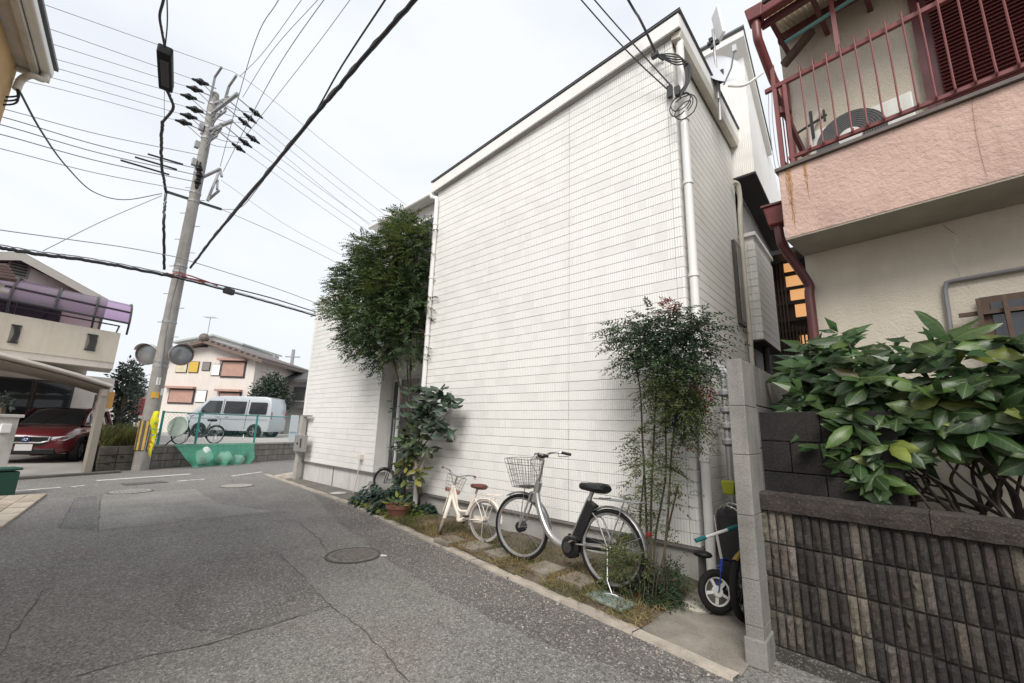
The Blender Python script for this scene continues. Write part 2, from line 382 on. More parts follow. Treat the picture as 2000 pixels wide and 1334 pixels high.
manhole((255,960),.36,'pale round manhole cover at the lane mouth, left',(.30,.29,.27),mname='pale')
manhole((463,949),.34,'pale concrete manhole patch at the lane mouth, right',(.33,.31,.28),mname='patch',lines=False)
manhole((1360,1190),.135,'small cream round cover in the concrete path near the blue bicycle',(.52,.50,.43),mname='cream',z=.016)
manhole((660,965),.17,'small white round cover beside the ivy',(.55,.54,.50),mname='white',lines=False,z=.018)
manhole((75,921),.22,'dark drain cover in the far driveway',(.08,.08,.08),mname='drain',lines=False,z=.03)
c=G(283,944); t=thing('steel_drain_plate','dark rectangular drain plate in the cross street','drain cover',c)
mb=MB(); mb.cbox(c+V((0,0,.008)),.35,.75,.012,Matrix.Rotation(.15,3,'Z')); mb.build('plate',mat('drain_iron',(.10,.098,.095),.7,.3,10,.5,60),t)
p=MB(); p.cbox(G(742,1085)+V((0,0,.004)),.16,.05,.006,Matrix.Rotation(.5,3,'Z')); tag(p.build('paint_mark',WPAINT),'short white paint mark beside the rusty manhole','paint mark')
# stepping slabs along the strip
SLAB=mat('slab_concrete',(.21,.185,.15),.95,.3,6,.5,60,speck=.25,sscale=160)
for i,(x,y,sc,lb) in enumerate([(838,1046,1,'nearest the pale tree trunk'),(880,1056,1,'under the cream bicycle front wheel'),(928,1068,1,'under the cream bicycle rear wheel'),(980,1082,1,'left of the silver bicycle front wheel'),(1003,1092,.95,'under the silver bicycle front wheel'),(1065,1112,1,'between the wheels of the silver bicycle, left'),(1130,1134,1.05,'under the silver bicycle pedal'),(1290,1178,1,'half buried under the low shrub')]):
    if i in (0,4,7): continue
    c=G(x,y,.045); mb=MB(); mb.cbox(c+V((0,0,0)),.30,.30,.05,Matrix.Rotation(-.16+random.uniform(-.12,.12),3,'Z')@Matrix.Rotation(random.uniform(-.04,.04),3,'X'))
    tag(mb.build('stepping_stone',SLAB,bevel=.008),'square concrete stepping slab '+lb,'paving slab','stepping slabs in the planting strip')
c=G(1192,1172,.04); t=thing('water_meter_box','pale blue green meter lid with steel handle by the silver bicycle rear wheel','meter lid',c)
mb=MB(); mb.cbox(c,.40,.22,.03,Matrix.Rotation(-.2,3,'Z')); mb.build('lid',mat('meter_plastic',(.19,.25,.23),.7,.15,8),t,bevel=.01)
mb=MB(); mb.tube(spline([c+V((-.05,-.03,.015)),c+V((-.03,-.03,.05)),c+V((.06,0,.05)),c+V((.09,.01,.015))]),.006,6); mb.build('handle',STEEL,t)
# ================================================================ white house
def siding_material():
    m=bpy.data.materials.new('white_siding'); m.use_nodes=True; t=m.node_tree; L=t.links.new; b=t.nodes['Principled BSDF']; b.inputs['Roughness'].default_value=.62
    g=N(t,'ShaderNodeNewGeometry'); sx=N(t,'ShaderNodeSeparateXYZ'); L(g.outputs['Position'],sx.inputs[0])
    def math_(op,a,b_=None):
        x=N(t,'ShaderNodeMath',operation=op)
        for i,q in ((0,a),(1,b_)):
            if q is None: continue
            if isinstance(q,(int,float)): x.inputs[i].default_value=q
            else: L(q,x.inputs[i])
        return x.outputs[0]
    s=math_('ADD',sx.outputs[0],sx.outputs[1])
    row=math_('FLOOR',math_('DIVIDE',math_('SUBTRACT',sx.outputs[2],.345),.124))
    # blocks of random width per course
    cm=N(t,'ShaderNodeCombineXYZ'); L(math_('MULTIPLY',s,1.0),cm.inputs[0]); L(math_('MULTIPLY',row,7.31),cm.inputs[1])
    vo=N(t,'ShaderNodeTexVoronoi'); vo.voronoi_dimensions='2D'; vo.inputs['Scale'].default_value=5.5; vo.inputs['Randomness'].default_value=1; L(cm.outputs[0],vo.inputs['Vector'])
    sc=N(t,'ShaderNodeSeparateColor'); L(vo.outputs['Color'],sc.inputs[0])
    wv=math_('SINE',math_('MULTIPLY',s,2*math.pi/.030))
    wv2=math_('SINE',math_('MULTIPLY',s,2*math.pi/.0135))
    rib=math_('ADD',math_('MULTIPLY',wv,math_('GREATER_THAN',sc.outputs[0],.30)),math_('MULTIPLY',wv2,math_('LESS_THAN',sc.outputs[0],.3)))
    hgt=math_('ADD',math_('MULTIPLY',rib,.5),math_('MULTIPLY',sc.outputs[1],.4))
    n2=N(t,'ShaderNodeTexNoise'); n2.inputs['Scale'].default_value=90; n2.inputs['Detail'].default_value=4; L(g.outputs['Position'],n2.inputs['Vector'])
    hgt=math_('ADD',hgt,math_('MULTIPLY',n2.outputs[0],.9))
    bp=N(t,'ShaderNodeBump'); bp.inputs['Strength'].default_value=.6; bp.inputs['Distance'].default_value=.005; L(hgt,bp.inputs['Height']); L(bp.outputs[0],b.inputs['Normal'])
    n1=N(t,'ShaderNodeTexNoise'); n1.inputs['Scale'].default_value=.8; n1.inputs['Detail'].default_value=4; L(g.outputs['Position'],n1.inputs['Vector'])
    f=math_('ADD',math_('ADD',.92,math_('MULTIPLY',n1.outputs[0],.10)),math_('MULTIPLY',math_('SUBTRACT',sc.outputs[2],.5),.012))
    rc=math_('GREATER_THAN',sc.outputs[0],.3); f=math_('SUBTRACT',f,math_('ADD',math_('MULTIPLY',rc,math_('MULTIPLY',math_('LESS_THAN',wv,-.35),.13)),math_('MULTIPLY',math_('SUBTRACT',1,rc),.05)))  # groove shade painted into the rib colour; flat blocks toned down to match
    hs=N(t,'ShaderNodeHueSaturation'); hs.inputs['Color'].default_value=(.87,.86,.83,1); L(f,hs.inputs['Value']); 
    # rain dirt under the roof edge and splash near the ground
    mp_=N(t,'ShaderNodeMapping'); mp_.inputs['Scale'].default_value=(3,3,.35); L(g.outputs['Position'],mp_.inputs[0])
    n3=N(t,'ShaderNodeTexNoise'); n3.inputs['Scale'].default_value=1.6; n3.inputs['Detail'].default_value=6; L(mp_.outputs[0],n3.inputs['Vector'])
    mr=N(t,'ShaderNodeMapRange'); L(n3.outputs[0],mr.inputs[0]); mr.inputs[1].default_value=.52; mr.inputs[2].default_value=.8; mr.inputs[4].default_value=.14
    mxx=N(t,'ShaderNodeMix',data_type='RGBA',blend_type='MULTIPLY'); L(mr.outputs[0],mxx.inputs[0]); L(hs.outputs[0],mxx.inputs[6]); mxx.inputs[7].default_value=(.62,.57,.48,1)
    L(mxx.outputs[2],b.inputs['Base Color']); return m
SID=siding_material()
SIDBACK=mat('siding_joint',(.80,.79,.77),.9,.1)
FOUND=mat('foundation_render',(.42,.41,.39),.85,.12,2,.2,60,streak=.35)
FLASH=mat('base_flashing',(.20,.185,.175),.6,.1)
CREAM=mat('cream_trim',(.70,.66,.58),.5,.06,2,streak=.15)
PIPEW=mat('white_pipe',(.78,.77,.75),.35,.04,3,streak=.15)
PIPEC=mat('cream_pipe',(.58,.55,.48),.4,.06,3,streak=.2)
ROOFD=mat('roof_edge_dark',(.14,.142,.15),.5,.1)
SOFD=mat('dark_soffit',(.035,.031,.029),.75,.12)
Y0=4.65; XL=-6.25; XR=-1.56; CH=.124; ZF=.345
zs=lambda x:6.44+(x+1.57)*.09
house=thing('white_house','white ribbed siding two storey house with slanted roof edge at the centre','house',(-4,6,0))
MB().prism([(XL+.02,Y0+.02,.33),(XR-.02,Y0+.02,.33),(XR-.02,Y0+.02,zs(XR)+.1),(XL+.02,Y0+.02,zs(XL)+.1)],(0,3.2,0)).build('wall',SIDBACK,house)
MB().prism([(XL+.05,Y0+.05,-.1),(XR-.05,Y0+.05,-.1),(XR-.05,Y0+.05,.33),(XL+.05,Y0+.05,.33)],(0,3.1,0)).build('foundation',FOUND,house)
fl=MB(); fl.box(XL-.01,XR+.012,Y0-.012,Y0+.04,.315,.338); fl.box(XR-.04,XR+.013,Y0+.041,7.3,.315,.338); fl.build('base_flashing',FLASH,house)
bmesh_cache={}
def board(L1,h,axis):
    k=(round(L1,3),round(h,3),axis)
    if k not in bmesh_cache:
        mb=MB(); e=.003
        if axis=='x': prof=lambda x:[(x,.02,0),(x,0,.0),(x,-.0,0)]
        # cross-section with bevelled long edges, t = thickness .02
        sec=[(.02,0),(.003,.0),(0,e),(0,h-e),(.003,h),(.02,h)]
        vs=[]
        for x in (0,L1):
            for d,z in sec: vs.append((x,d,z) if axis=='x' else (-d,x,z))
        n=len(sec); fs=[(i,i+1,n+i+1,n+i) for i in range(n-1)]+[tuple(range(n))[::-1],tuple(range(n,2*n))]
        if axis=='y': fs=[f[::-1] for f in fs]
        mb.add(vs,fs); bmesh_cache[k]=mb.mesh('siding_board',SID)
    return bmesh_cache[k]
def boards(parent,axis,fixed,segs,z0,z1,gap=.0042):
    n=int((z1-z0)/CH+1e-6)
    for r in range(n):
        z=z0+r*CH
        for a,b in segs(z+CH):
            if b-a<.05: continue
            dz=random.uniform(-.0006,.0006)
            loc=(a,fixed+random.uniform(-.0006,.0006),z+dz) if axis=='x' else (fixed,a,z+dz)
            piece('siding_board',board(b-a,CH-gap,axis),parent,Matrix.Translation(loc))
JX=-3.13; JX2=-1.655
def seg_main(zt):
    xs=max(XL,-1.57+(zt-.16-6.44)/.09)
    r=[]
    if xs<JX: r.append((xs,JX-.003)); 
    if xs<JX2: r.append((max(xs,JX+.003),JX2-.003))
    if xs<XR: r.append((max(JX2+.003,xs),XR))
    return r
boards(house,'x',Y0-.001,seg_main,ZF,6.55)
boards(house,'y',XR+.001,lambda z:[(Y0+.02,7.33)],ZF,6.3)
# roof: fascia on the front, dark sheet edge, slab
def slab(x0,x1,y0,y1,za,zb,name,m_,x00=XL):  # follows the slope along x
    o=MB(); o.hexa([(x0,y0,zs(x0)+za),(x1,y0,zs(x1)+za),(x1,y1,zs(x1)+za),(x0,y1,zs(x0)+za),(x0,y0,zs(x0)+zb),(x1,y0,zs(x1)+zb),(x1,y1,zs(x1)+zb),(x0,y1,zs(x0)+zb)])
    return o.build(name,m_,roof,bevel=.004)
roof=slab(-6.36,-1.45,Y0+.02,7.5,.10,.22,'roof',WHITE) if False else None
o=MB(); x0,x1,y0,y1=-6.34,-1.44,Y0-.06,7.45
o.hexa([(x0,y0,zs(x0)+.04),(x1,y0,zs(x1)+.04),(x1,y1,zs(x1)+.04),(x0,y1,zs(x0)+.04),(x0,y0,zs(x0)+.235),(x1,y0,zs(x1)+.235),(x1,y1,zs(x1)+.235),(x0,y1,zs(x0)+.235)])
roof=o.build('roof',WHITE,house)
slab(-6.36,-1.43,Y0-.095,Y0-.063,.0,.20,'fascia_board',WHITE)
slab(-6.37,-1.40,Y0-.12,7.5,.238,.246,'roof_sheet',ROOFD)
slab(-6.365,-1.405,Y0-.115,Y0-.097,.214,.228,'drip_edge',ROOFD)
slab(-6.3,-1.5,Y0-.06,Y0-.001,-.012,.03,'soffit',mat('soffit_grey',(.35,.33,.31),.8,.1))
# right-hand eave: fascia and box gutter along the side
g=MB(); g.box(-1.435,-1.425,Y0-.06,7.42,6.46,6.66); g.build('side_fascia',WHITE,roof)
g=MB(); g.prism([(-1.555,Y0-.03,6.38),(-1.45,Y0-.03,6.36),(-1.425,Y0-.03,6.455),(-1.555,Y0-.03,6.455)],(0,7.4-Y0,0)); g.build('side_gutter',CREAM,roof)
g=MB(); g.tube([(-6.39,Y0-.07,6.02),(-6.39,Y0+.55,6.02)],.06,12); g.build('left_gutter',PIPEW,roof,smooth=True)
# downpipes
def pipe(pts,r,m_,name,parent,bands=()):
    o=MB(); o.tube(pts,r,12); p=o.build(name,m_,parent,smooth=True)
    for z in bands:
        c=V(pts[0]).lerp(V(pts[-1]),0); 
        for a,b in zip(pts,pts[1:]):
            a=V(a);b=V(b)
            if (a.z-z)*(b.z-z)<=0 and abs(a.z-b.z)>1e-4:
                c=a.lerp(b,(z-a.z)/(b.z-a.z)); break
        q=MB(); q.lathe([(r*1.02,-.02),(r*1.22,-.02),(r*1.22,.02),(r*1.02,.02)],c,(0,0,1),12,True); q.build('pipe_clip',m_,p,smooth=True)
    return p
pipe([(-1.475,Y0+.03,6.28),(-1.475,Y0+.03,.1)],.048,PIPEW,'downpipe',house,(5.2,4.35,3.2,2.2,1.2))
pipe([(-1.475,Y0+.03,6.28),(-1.475,Y0+.06,6.36)],.042,PIPEW,'downpipe_elbow',house)
pipe([(-6.39,Y0-.06,6.0),(-6.37,Y0-.055,5.93),(-6.22,Y0-.05,5.86),(-6.21,Y0-.05,5.76),(-6.21,Y0-.05,.12)],.042,PIPEW,'downpipe',house,(5.3,4.2,3.1,2.0,1.0))
# corner trim shadows on the right edge handled by boards; slim window on the side wall
sw=MB(); sw.box(XR+.004,XR+.05,6.82,7.18,3.1,4.45); wn=sw.build('side_window',mat('bronze_frame',(.06,.05,.045),.4,.05),house)
sw=MB(); sw.box(XR+.051,XR+.055,6.87,7.13,3.16,4.39); sw.build('pane',GLASSD,wn)
# corrugated cable duct on the side wall
d=MB(); pts=spline([(XR+.05,7.05,5.55),(XR+.10,7.14,5.52),(XR+.10,7.2,5.3),(XR+.08,7.2,5.0),(XR+.07,7.2,4.4),(XR+.07,7.2,3.2),(XR+.07,7.2,2.2)],10)
d.tube(pts,[.034+.004*(i%2) for i in range(len(pts))],10); d.build('wall_duct',PIPEC,house,smooth=True)
# projecting bay
BX=-1.33
bay=MB(); bay.box(XR-.1,BX-.02,7.36,8.68,2.92,4.66); bayo=bay.build('bay',SIDBACK,house)
def bayboards():
    n=int((4.64-2.93)/CH)
    for r in range(n):
        z=2.93+r*CH
        for a,b in ((XR,XR+.115),(XR+.119,BX)): piece('bay_board',board(b-a,CH-.0055,'x'),bayo,Matrix.Translation((a,7.335,z)))
        piece('bay_board',board(1.33,CH-.0055,'y'),bayo,Matrix.Translation((BX+.001,7.357,z)))
bayboards()
b_=MB(); b_.box(XR-.02,BX+.02,7.31,8.72,4.66,4.72); b_.build('bay_cap',WHITE,bayo)
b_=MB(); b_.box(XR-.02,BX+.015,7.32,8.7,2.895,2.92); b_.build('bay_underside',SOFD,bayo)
pipe([(-1.42,7.9,2.9),(-1.42,7.9,1.0)],.05,DARKM,'bay_drain',bayo)
# rear taller block with its dark soffit
RX=-1.24; RY=7.345
o=MB(); o.prism([(RX,RY,5.76),(RX,10.4,5.5),(RX,10.4,6.2),(RX,RY,8.32)],(-3.2,0,0)); rear=o.build('rear_block',SID,house)
o=MB(); o.box(RX-.6,RX+.004,RY-.004,11.2,5.50,5.755); 
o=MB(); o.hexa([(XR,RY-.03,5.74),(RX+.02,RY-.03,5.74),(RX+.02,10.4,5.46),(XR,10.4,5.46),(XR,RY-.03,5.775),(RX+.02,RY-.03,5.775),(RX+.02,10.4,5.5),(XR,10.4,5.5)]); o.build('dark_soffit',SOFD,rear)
o=MB(); o.box(XR-1,XR-.02,RY,10.4,0,5.6); o.build('rear_wall',mat('rear_wall_grey',(.45,.43,.41),.8,.08),house)
# rear roof: sloping down to the back
def rr(y): return 8.36-(y-7.13)*.82
o=MB(); o.hexa([(-4.4,7.1,rr(7.1)-.12),(RX+.08,7.1,rr(7.1)-.12),(RX+.08,8.8,rr(8.8)-.12),(-4.4,8.8,rr(8.8)-.12),(-4.4,7.1,rr(7.1)),(RX+.08,7.1,rr(7.1)),(RX+.08,8.8,rr(8.8)),(-4.4,8.8,rr(8.8))]); ro=o.build('rear_roof',WHITE,rear)
o=MB(); o.hexa([(-4.4,7.06,rr(7.06)+.003),(RX+.1,7.06,rr(7.06)+.003),(RX+.1,8.82,rr(8.82)+.003),(-4.4,8.82,rr(8.82)+.003),(-4.4,7.06,rr(7.06)+.035),(RX+.1,7.06,rr(7.06)+.035),(RX+.1,8.82,rr(8.82)+.035),(-4.4,8.82,rr(8.82)+.035)]); o.build('roof_sheet',ROOFD,ro)
# wing on the left
WY=4.95; WX0=-11.93; WX1=-8.23; WZ=4.82
MB().box(WX0+.02,WX1-.02,WY+.02,9.5,.46,WZ).build('wing_wall',SIDBACK,house)
MB().box(WX0+.05,WX1-.05,WY+.05,9.4,-.1,.46).build('wing_foundation',mat('wing_render',(.60,.59,.57),.85,.1,2,.15,60,streak=.4),house)
MB().box(WX0-.005,WX1+.01,WY-.01,WY+.04,.44,.462).build('wing_flashing',FLASH,house)
MB().box(-10.02,-10.0,WY+.035,WY+.06,0,.44).build('foundation_joint',mat('joint_dark',(.2,.19,.18),.9),house)
boards(house,'x',WY-.001,lambda z:[(WX0,-9.45),(-9.444,WX1)],.47,WZ+.03)
o=MB(); o.box(WX1-.001,WX1+.02,WY-.0,WY+.9,.47,WZ); o.build('wing_side',SID,house)
o=MB(); o.box(WX0-.03,WX1+.04,WY-.03,9.55,WZ+.02,WZ+.10); o.build('wing_coping',WHITE,house)
pipe([(-12.0,4.98,4.6),(-12.0,4.98,2.85)],.03,PIPEW,'downpipe',house); pipe([(-12.0,5.0,2.85),(-12.02,5.0,.3)],.045,PIPEW,'downpipe',house)
# outdoor tap box on the wing
o=MB(); o.box(-8.72,-8.62,4.86,4.95,.70,.82); tb=o.build('socket_box',CREAM,house,bevel=.008); pipe([(-8.67,4.9,.7),(-8.7,4.88,.3),(-8.72,4.84,.02)],.012,PIPEC,'conduit',house)
# entrance recess between wing and main block
RCY=5.28
RW=mat('recess_wall',(.60,.58,.55),.7,.06,2,streak=.2)
o=MB(); o.box(-9.5,-6.27,RCY,9,0.0,6.42); rw=o.build('recess_wall',RW,house)
o=MB(); o.box(-9.6,-6.3,RCY-.18,RCY+.2,6.44,6.56); rv=o.build('recess_eave',WHITE,house)
o=MB(); o.tube([(-9.62,RCY-.22,6.47),(-6.42,RCY-.22,6.47)],.055,10); o.build('gutter',PIPEW,rv,smooth=True)
o=MB(); o.box(-8.3,-6.9,RCY-.03,RCY-.002,4.6,6.1); wf=o.build('upper_window',mat('white_frame',(.7,.7,.68),.4,.03),house); o=MB(); o.box(-8.24,-7.62,RCY-.04,RCY-.031,4.66,6.04); o.box(-7.58,-6.96,RCY-.04,RCY-.031,4.66,6.04); o.build('pane',GLASSD,wf)
o=MB(); o.box(-8.18,-7.05,RCY-.05,RCY-.002,.35,2.5); dr=o.build('entrance_door',mat('door_grey',(.36,.36,.35),.45,.05),house)
o=MB(); o.box(-8.10,-7.96,RCY-.06,RCY-.051,.5,2.38); o.box(-7.82,-7.2,RCY-.056,RCY-.051,.42,2.42); o.build('pane',GLASSD,dr)
for xx in (-7.9,-7.86,-7.1): 
    o=MB(); o.box(xx-.012,xx+.012,RCY-.075,RCY-.051,.4,2.45); o.build('door_stile',mat('white_frame',(.7,.7,.68)),dr)
o=MB(); o.tube([(-7.93,RCY-.10,1.0),(-7.93,RCY-.10,1.6)],.015,8); o.build('door_handle',STEEL,dr)
o=MB(); o.box(-8.22,-6.9,RCY-.4,RCY-.001,.0,.3); o.build('door_step',CONC,house)
# ---- letterbox post
PMET=mat('letterbox_grey',(.30,.29,.28),.45,.06,4,metal=.2); PST=mat('letterbox_post_grey',(.36,.35,.33),.7,.12,4,.2,60)
t=thing('letterbox_post','grey letterbox on a grey post at the corner of the white wing','letterbox',(-11.55,4.72,0))
p0=G(578,937)
MB().box(p0.x-.10,p0.x+.08,p0.y-.06,p0.y+.06,0,1.60).build('post',PST,t,bevel=.01)
bx=MB().box(p0.x-.02,p0.x+.55,p0.y-.16,p0.y-.062,.72,1.14).build('letterbox',PMET,t,bevel=.012)
o=MB(); o.box(p0.x+.36,p0.x+.42,p0.y-.166,p0.y-.161,.82,1.05); o.build('slot',BLACKP,bx); o=MB(); o.lathe([(.03,0),(.03,.01),(.005,.012)],(p0.x+.2,p0.y-.163,.92),(0,-1,0),10); o.build('lock',BLACKP,bx)
o=MB(); o.box(p0.x-.13,p0.x+.4,p0.y-.05,p0.y+.05,1.60,1.64); o.build('cap',PMET,t)
# ---- satellite dish and flat antenna on the main roof
ANT=mat('dish_grey',(.55,.57,.62),.5,.06); 
c=FD(1412,132,6.3); t=thing('satellite_dish','pale grey satellite dish above the right roof edge of the white house','satellite dish',c)
ax=V((.62,-.72,.22)).normalized()
prof=[(.0001,-.05)]+[(r,-.05+.4*r*r) for r in (.06,.12,.18,.24,.30)]+[(.305,-.01)]+[(r,-.062+.4*r*r) for r in (.27,.18,.09)]+[(.0001,-.062)]
MB().lathe(prof,c,ax,28).build('reflector',ANT,t,smooth=True)
o=MB(); o.tube([c-ax*.02+V((0,0,-.28)),c+ax*.22+V((0,0,-.27)),c+ax*.33+V((0,0,-.12))],.012,6); o.build('feed_arm',STEEL,t)
o=MB(); o.cbox(c+ax*.35+V((0,0,-.1)),.05,.05,.10); o.build('receiver',ANT,t)
base=FD(1418,245,6.3)
o=MB(); o.tube([c-ax*.06,c-ax*.16+V((0,0,-.1)),V((c.x-.1,c.y+.02,base.z))],.022,8); o.build('mast',GALV,t,smooth=True)
o=MB(); o.cbox(c-ax*.1+V((0,0,-.05)),.12,.1,.16); o.build('bracket',DARKM,t)
o=MB(); o.tube(spline([c+V((.05,0,-.35)),c+V((.25,.05,-.42)),c+V((.45,.3,-.15))]),.018,8); o.build('strut',PIPEW,t,smooth=True)
c=FD(1403,48,6.4); t=thing('flat_antenna','flat white rectangular antenna on a mast at the roof top','antenna',c)
R_=Matrix.Rotation(-.9,3,'Z')@Matrix.Rotation(.12,3,'X')
MB().cbox(c,.22,.05,.50,R_).build('panel',WHITE,t,bevel=.02); m0=FD(1392,205,6.4)
o=MB(); o.tube([c+V((-.1,.08,.05)),V((c.x-.1,c.y+.08,m0.z))],.02,8); o.build('mast',GALV,t)
o=MB(); 
for k in range(6): o.cbox(c+V((-.12+random.uniform(-.05,.08),.06,-.28+k*.03)),.05,.05,.04)
o.build('mast_clamp',DARKM,t,kind='stuff')
# ================================================================ boundary walls on the right
t=thing('boundary_pillar_wall','tall pale concrete block wall ending in a narrow pillar face','wall',RP(-1.21,3.3,0))
PX0,PX1=-.868,-.760; PY=3.345
def blockrow(parent,P,us,zs_,vr,m_,name='block',gap=.006,off=False,color=None,bev=.006,jit=.003):
    for r,(z0,z1) in enumerate(zip(zs_,zs_[1:])):
        u=list(us)
        if off and r%2: u=[us[0]]+[(a+b)/2 for a,b in zip(us,us[1:])]+[us[-1]]
        for a,b in zip(u,u[1:]):
            mb=MB(); dv=random.uniform(-jit,jit); mb.fbox(P,(a+gap/2,b-gap/2),(vr[0]+dv,vr[1]),(z0+gap/2,z1-gap/2))
            o=mb.build(name,m_,parent,bevel=bev)
            if color: o.color=color()
IDP=lambda x,y,z:V((x,y,z))
PILL=mat('pillar_concrete',(.235,.225,.21),.92,.25,3,.4,60,streak=.55,speck=.25,sscale=200)
zz=[0,.24,.52,.92,1.32,1.66,2.0]
blockrow(t,IDP,[PX0,PX1],zz,(PY,PY+.35),PILL,gap=.0025,bev=.004)
blockrow(t,lambda u,v,z:V((v,u,z)),[PY+.352,PY+.75,PY+1.15,PY+1.62,PY+2.1,PY+2.6],[0,.35,.72,1.04,1.36,1.68,2.0],(PX0,PX1),mat('aged_block',(.135,.13,.12),.95,.3,3,.5,50,streak=.5,speck=.25,sscale=170),gap=.006,off=True)
o=MB(); o.box(PX0-.012,PX1+.012,PY-.010,PY+.36,0,.17); o.build('footing',PILL,t,bevel=.01)
o=MB(); o.box(PX0-.03,PX0+.06,PY+.25,PY+.42,2.0,2.05); 
# rock-faced rib block wall with coping
BQ=3.45; s0,z_=FQ(1483,993,BQ)
bw=thing('rock_faced_block_wall','dark low wall of split rib blocks with a rough coping','wall',RP(0,BQ,0))
RIB=mat('split_block',(.1,.1,.1),.95,.35,16,1.0,55,objcol=True,speck=.04,sscale=170)
ribs=[]
cw=.0505; rh=.2145
for k in range(8):
    mb=MB(); nx,nz=3,7; hh=[[0]*(nx+1) for _ in range(nz+1)]
    def fn(i,j,hh=hh):
        ii,jj=round(i*nx),round(j*nz); edge=(ii in(0,nx)) or (jj in (0,nz))
        d=-.004 if edge else random.uniform(.004,.020)
        return (-cw/2+.0032+i*(cw-.0064), -d, .006+j*(rh-.012))
    mb.grid(fn,nx,nz); b=len(mb.v); x0=-cw/2+.0032; x1=-x0; 
    mb.add([(x0,.004,.003),(x1,.004,.003),(x1,.03,.003),(x0,.03,.003),(x0,.004,rh-.003),(x1,.004,rh-.003),(x1,.03,rh-.003),(x0,.03,rh-.003)],[(0,3,2,1),(4,5,6,7),(1,2,6,5),(3,0,4,7)])
    ribs.append(mb.mesh('rib_block',RIB))
rot=Matrix.Rotation(math.atan2(dR.y,dR.x),4,'Z')
light=(.145,.128,.106); dark=(.036,.030,.027); mid=(.078,.067,.057)
pattern={0:'LLLLDDDDDDLMDDDDDDDDDDDLDD',1:'MMMLDDDDMMLDDDDMMDDMDDDDDD',2:'MMMMDDMDDLLDDDDDDDMMDDDDDD',3:'MMLLDDDDDLLDMDDDDDDDDDDDDDD'}
nC=38
for r in range(4):
    zt=z_-r*rh; row=pattern[r]
    for c in range(nC):
        ch=row[c] if c<len(row) else random.choice('DDDDML')
        b={'L':light,'D':dark,'M':mid}[ch]; k=random.uniform(.6,1.35)
        piece('rib_block',random.choice(ribs),bw,Matrix.Translation(RP(s0+(c+.5)*cw,BQ+random.uniform(-.004,.003),zt-rh))@rot@Matrix.Rotation(random.uniform(-.05,.05),4,'Z'),(b[0]*k,b[1]*k*random.uniform(.95,1.03),b[2]*k*random.uniform(.92,1.03),1))
MB().fbox(RP,(s0-.01,s0+nC*cw),(BQ+.012,BQ+.14),(z_-4*rh,z_-.0)).build('mortar_core',mat('dark_mortar',(.025,.023,.022),.95,.2),bw)
MB().fbox(RP,(s0-.012,s0+nC*cw),(BQ-.02,BQ+.15),(-.05,z_-4*rh-.004)).build('wall_base',mat('stained_base',(.05,.046,.042),.95,.3,5,.6,40,speck=.4,sscale=120),bw,bevel=.01)
COP=mat('coping_rough',(.036,.028,.024),.95,.45,10,1.0,45,speck=.10,sscale=160)
for k in range(3):
    a=s0-.012+k*.9; mb=MB()
    def cp(i,j,a=a):
        prof=[(-.035,0),(-.038,.05),(-.03,.105),(.0,.118),(.10,.118),(.15,.105),(.155,.0)]
        q,z=prof[min(6,round(j*6))]; x=a+.002+i*(.896)
        return RP(x,BQ+q+random.uniform(-.003,.003),z_+.002+z+random.uniform(-.003,.003))
    mb.grid(cp,24,6); mb.build('coping_stone',COP,bw)
# darker plain wall standing behind it
PQ=3.62; sA,zA=FQ(1478,804,PQ)
pw=thing('plain_block_wall','dark plain block wall between the pillar wall and the big leaved bush','wall',RP(-.9,PQ,0))
blockrow(pw,RP,[sA,sA+.40,sA+.80],[.75,zA-.44,zA-.22,zA],(PQ,PQ+.12),mat('black_block',(.028,.026,.025),.95,.3,3,.5,50,streak=.4,speck=.04,sscale=160,spec=.15),off=True,jit=.002)
# garden soil behind the low wall
gs=MB(); gs.fbox(RP,(s0,2.6),(BQ+.13,4.8),(0,.62)); struct(gs.build('garden_soil',EARTH))
# ================================================================ pink and cream house on the right
PINK=mat('pink_stucco',(.55,.385,.325),.9,.12,2.5,1.0,24,streak=.3)
for n_ in PINK.node_tree.nodes:
    if n_.type=='BUMP': n_.inputs['Distance'].default_value=.016
CREAMW=mat('cream_stucco',(.60,.545,.455),.9,.08,2.5,.8,60,streak=.12)
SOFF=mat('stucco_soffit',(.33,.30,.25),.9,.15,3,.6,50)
REDM=mat('red_painted_steel',(.17,.042,.040),.45,.18,8,streak=.3)
REDD=mat('dark_red_steel',(.10,.028,.030),.45,.2,8)
BROWN=mat('brown_wood',(.085,.05,.032),.65,.25,6,.3,30)
rh_=thing('pink_house','two storey cream and pink stucco house with red balcony railing','house',RP(.3,5,0))
QB=4.2; QW=4.72; SL=-1.065; ZS=3.22; ZP=3.895; SR=3.2
MB().fbox(RP,(SL+.012,SR),(QW,8.2),(-.1,6.9)).build('wall',CREAMW,rh_)
bal=MB().fbox(RP,(SL,SR),(QB,QW-.003),(ZS,ZP)).build('balcony_parapet',PINK,rh_,bevel=.008)
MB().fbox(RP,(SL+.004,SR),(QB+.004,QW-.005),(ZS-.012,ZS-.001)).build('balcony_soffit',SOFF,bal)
MB().fbox(RP,(SL-.02,SR),(QB-.03,QB+.10),(ZP+.002,ZP+.032)).build('parapet_cap',mat('cap_brown_grey',(.13,.11,.10),.8,.3,8),bal)
MB().fbox(RP,(SL-.02,SL+.06),(QB+.101,QW),(ZP+.002,ZP+.032)).build('parapet_cap',mat('cap_brown_grey',(.13,.11,.10)),bal)
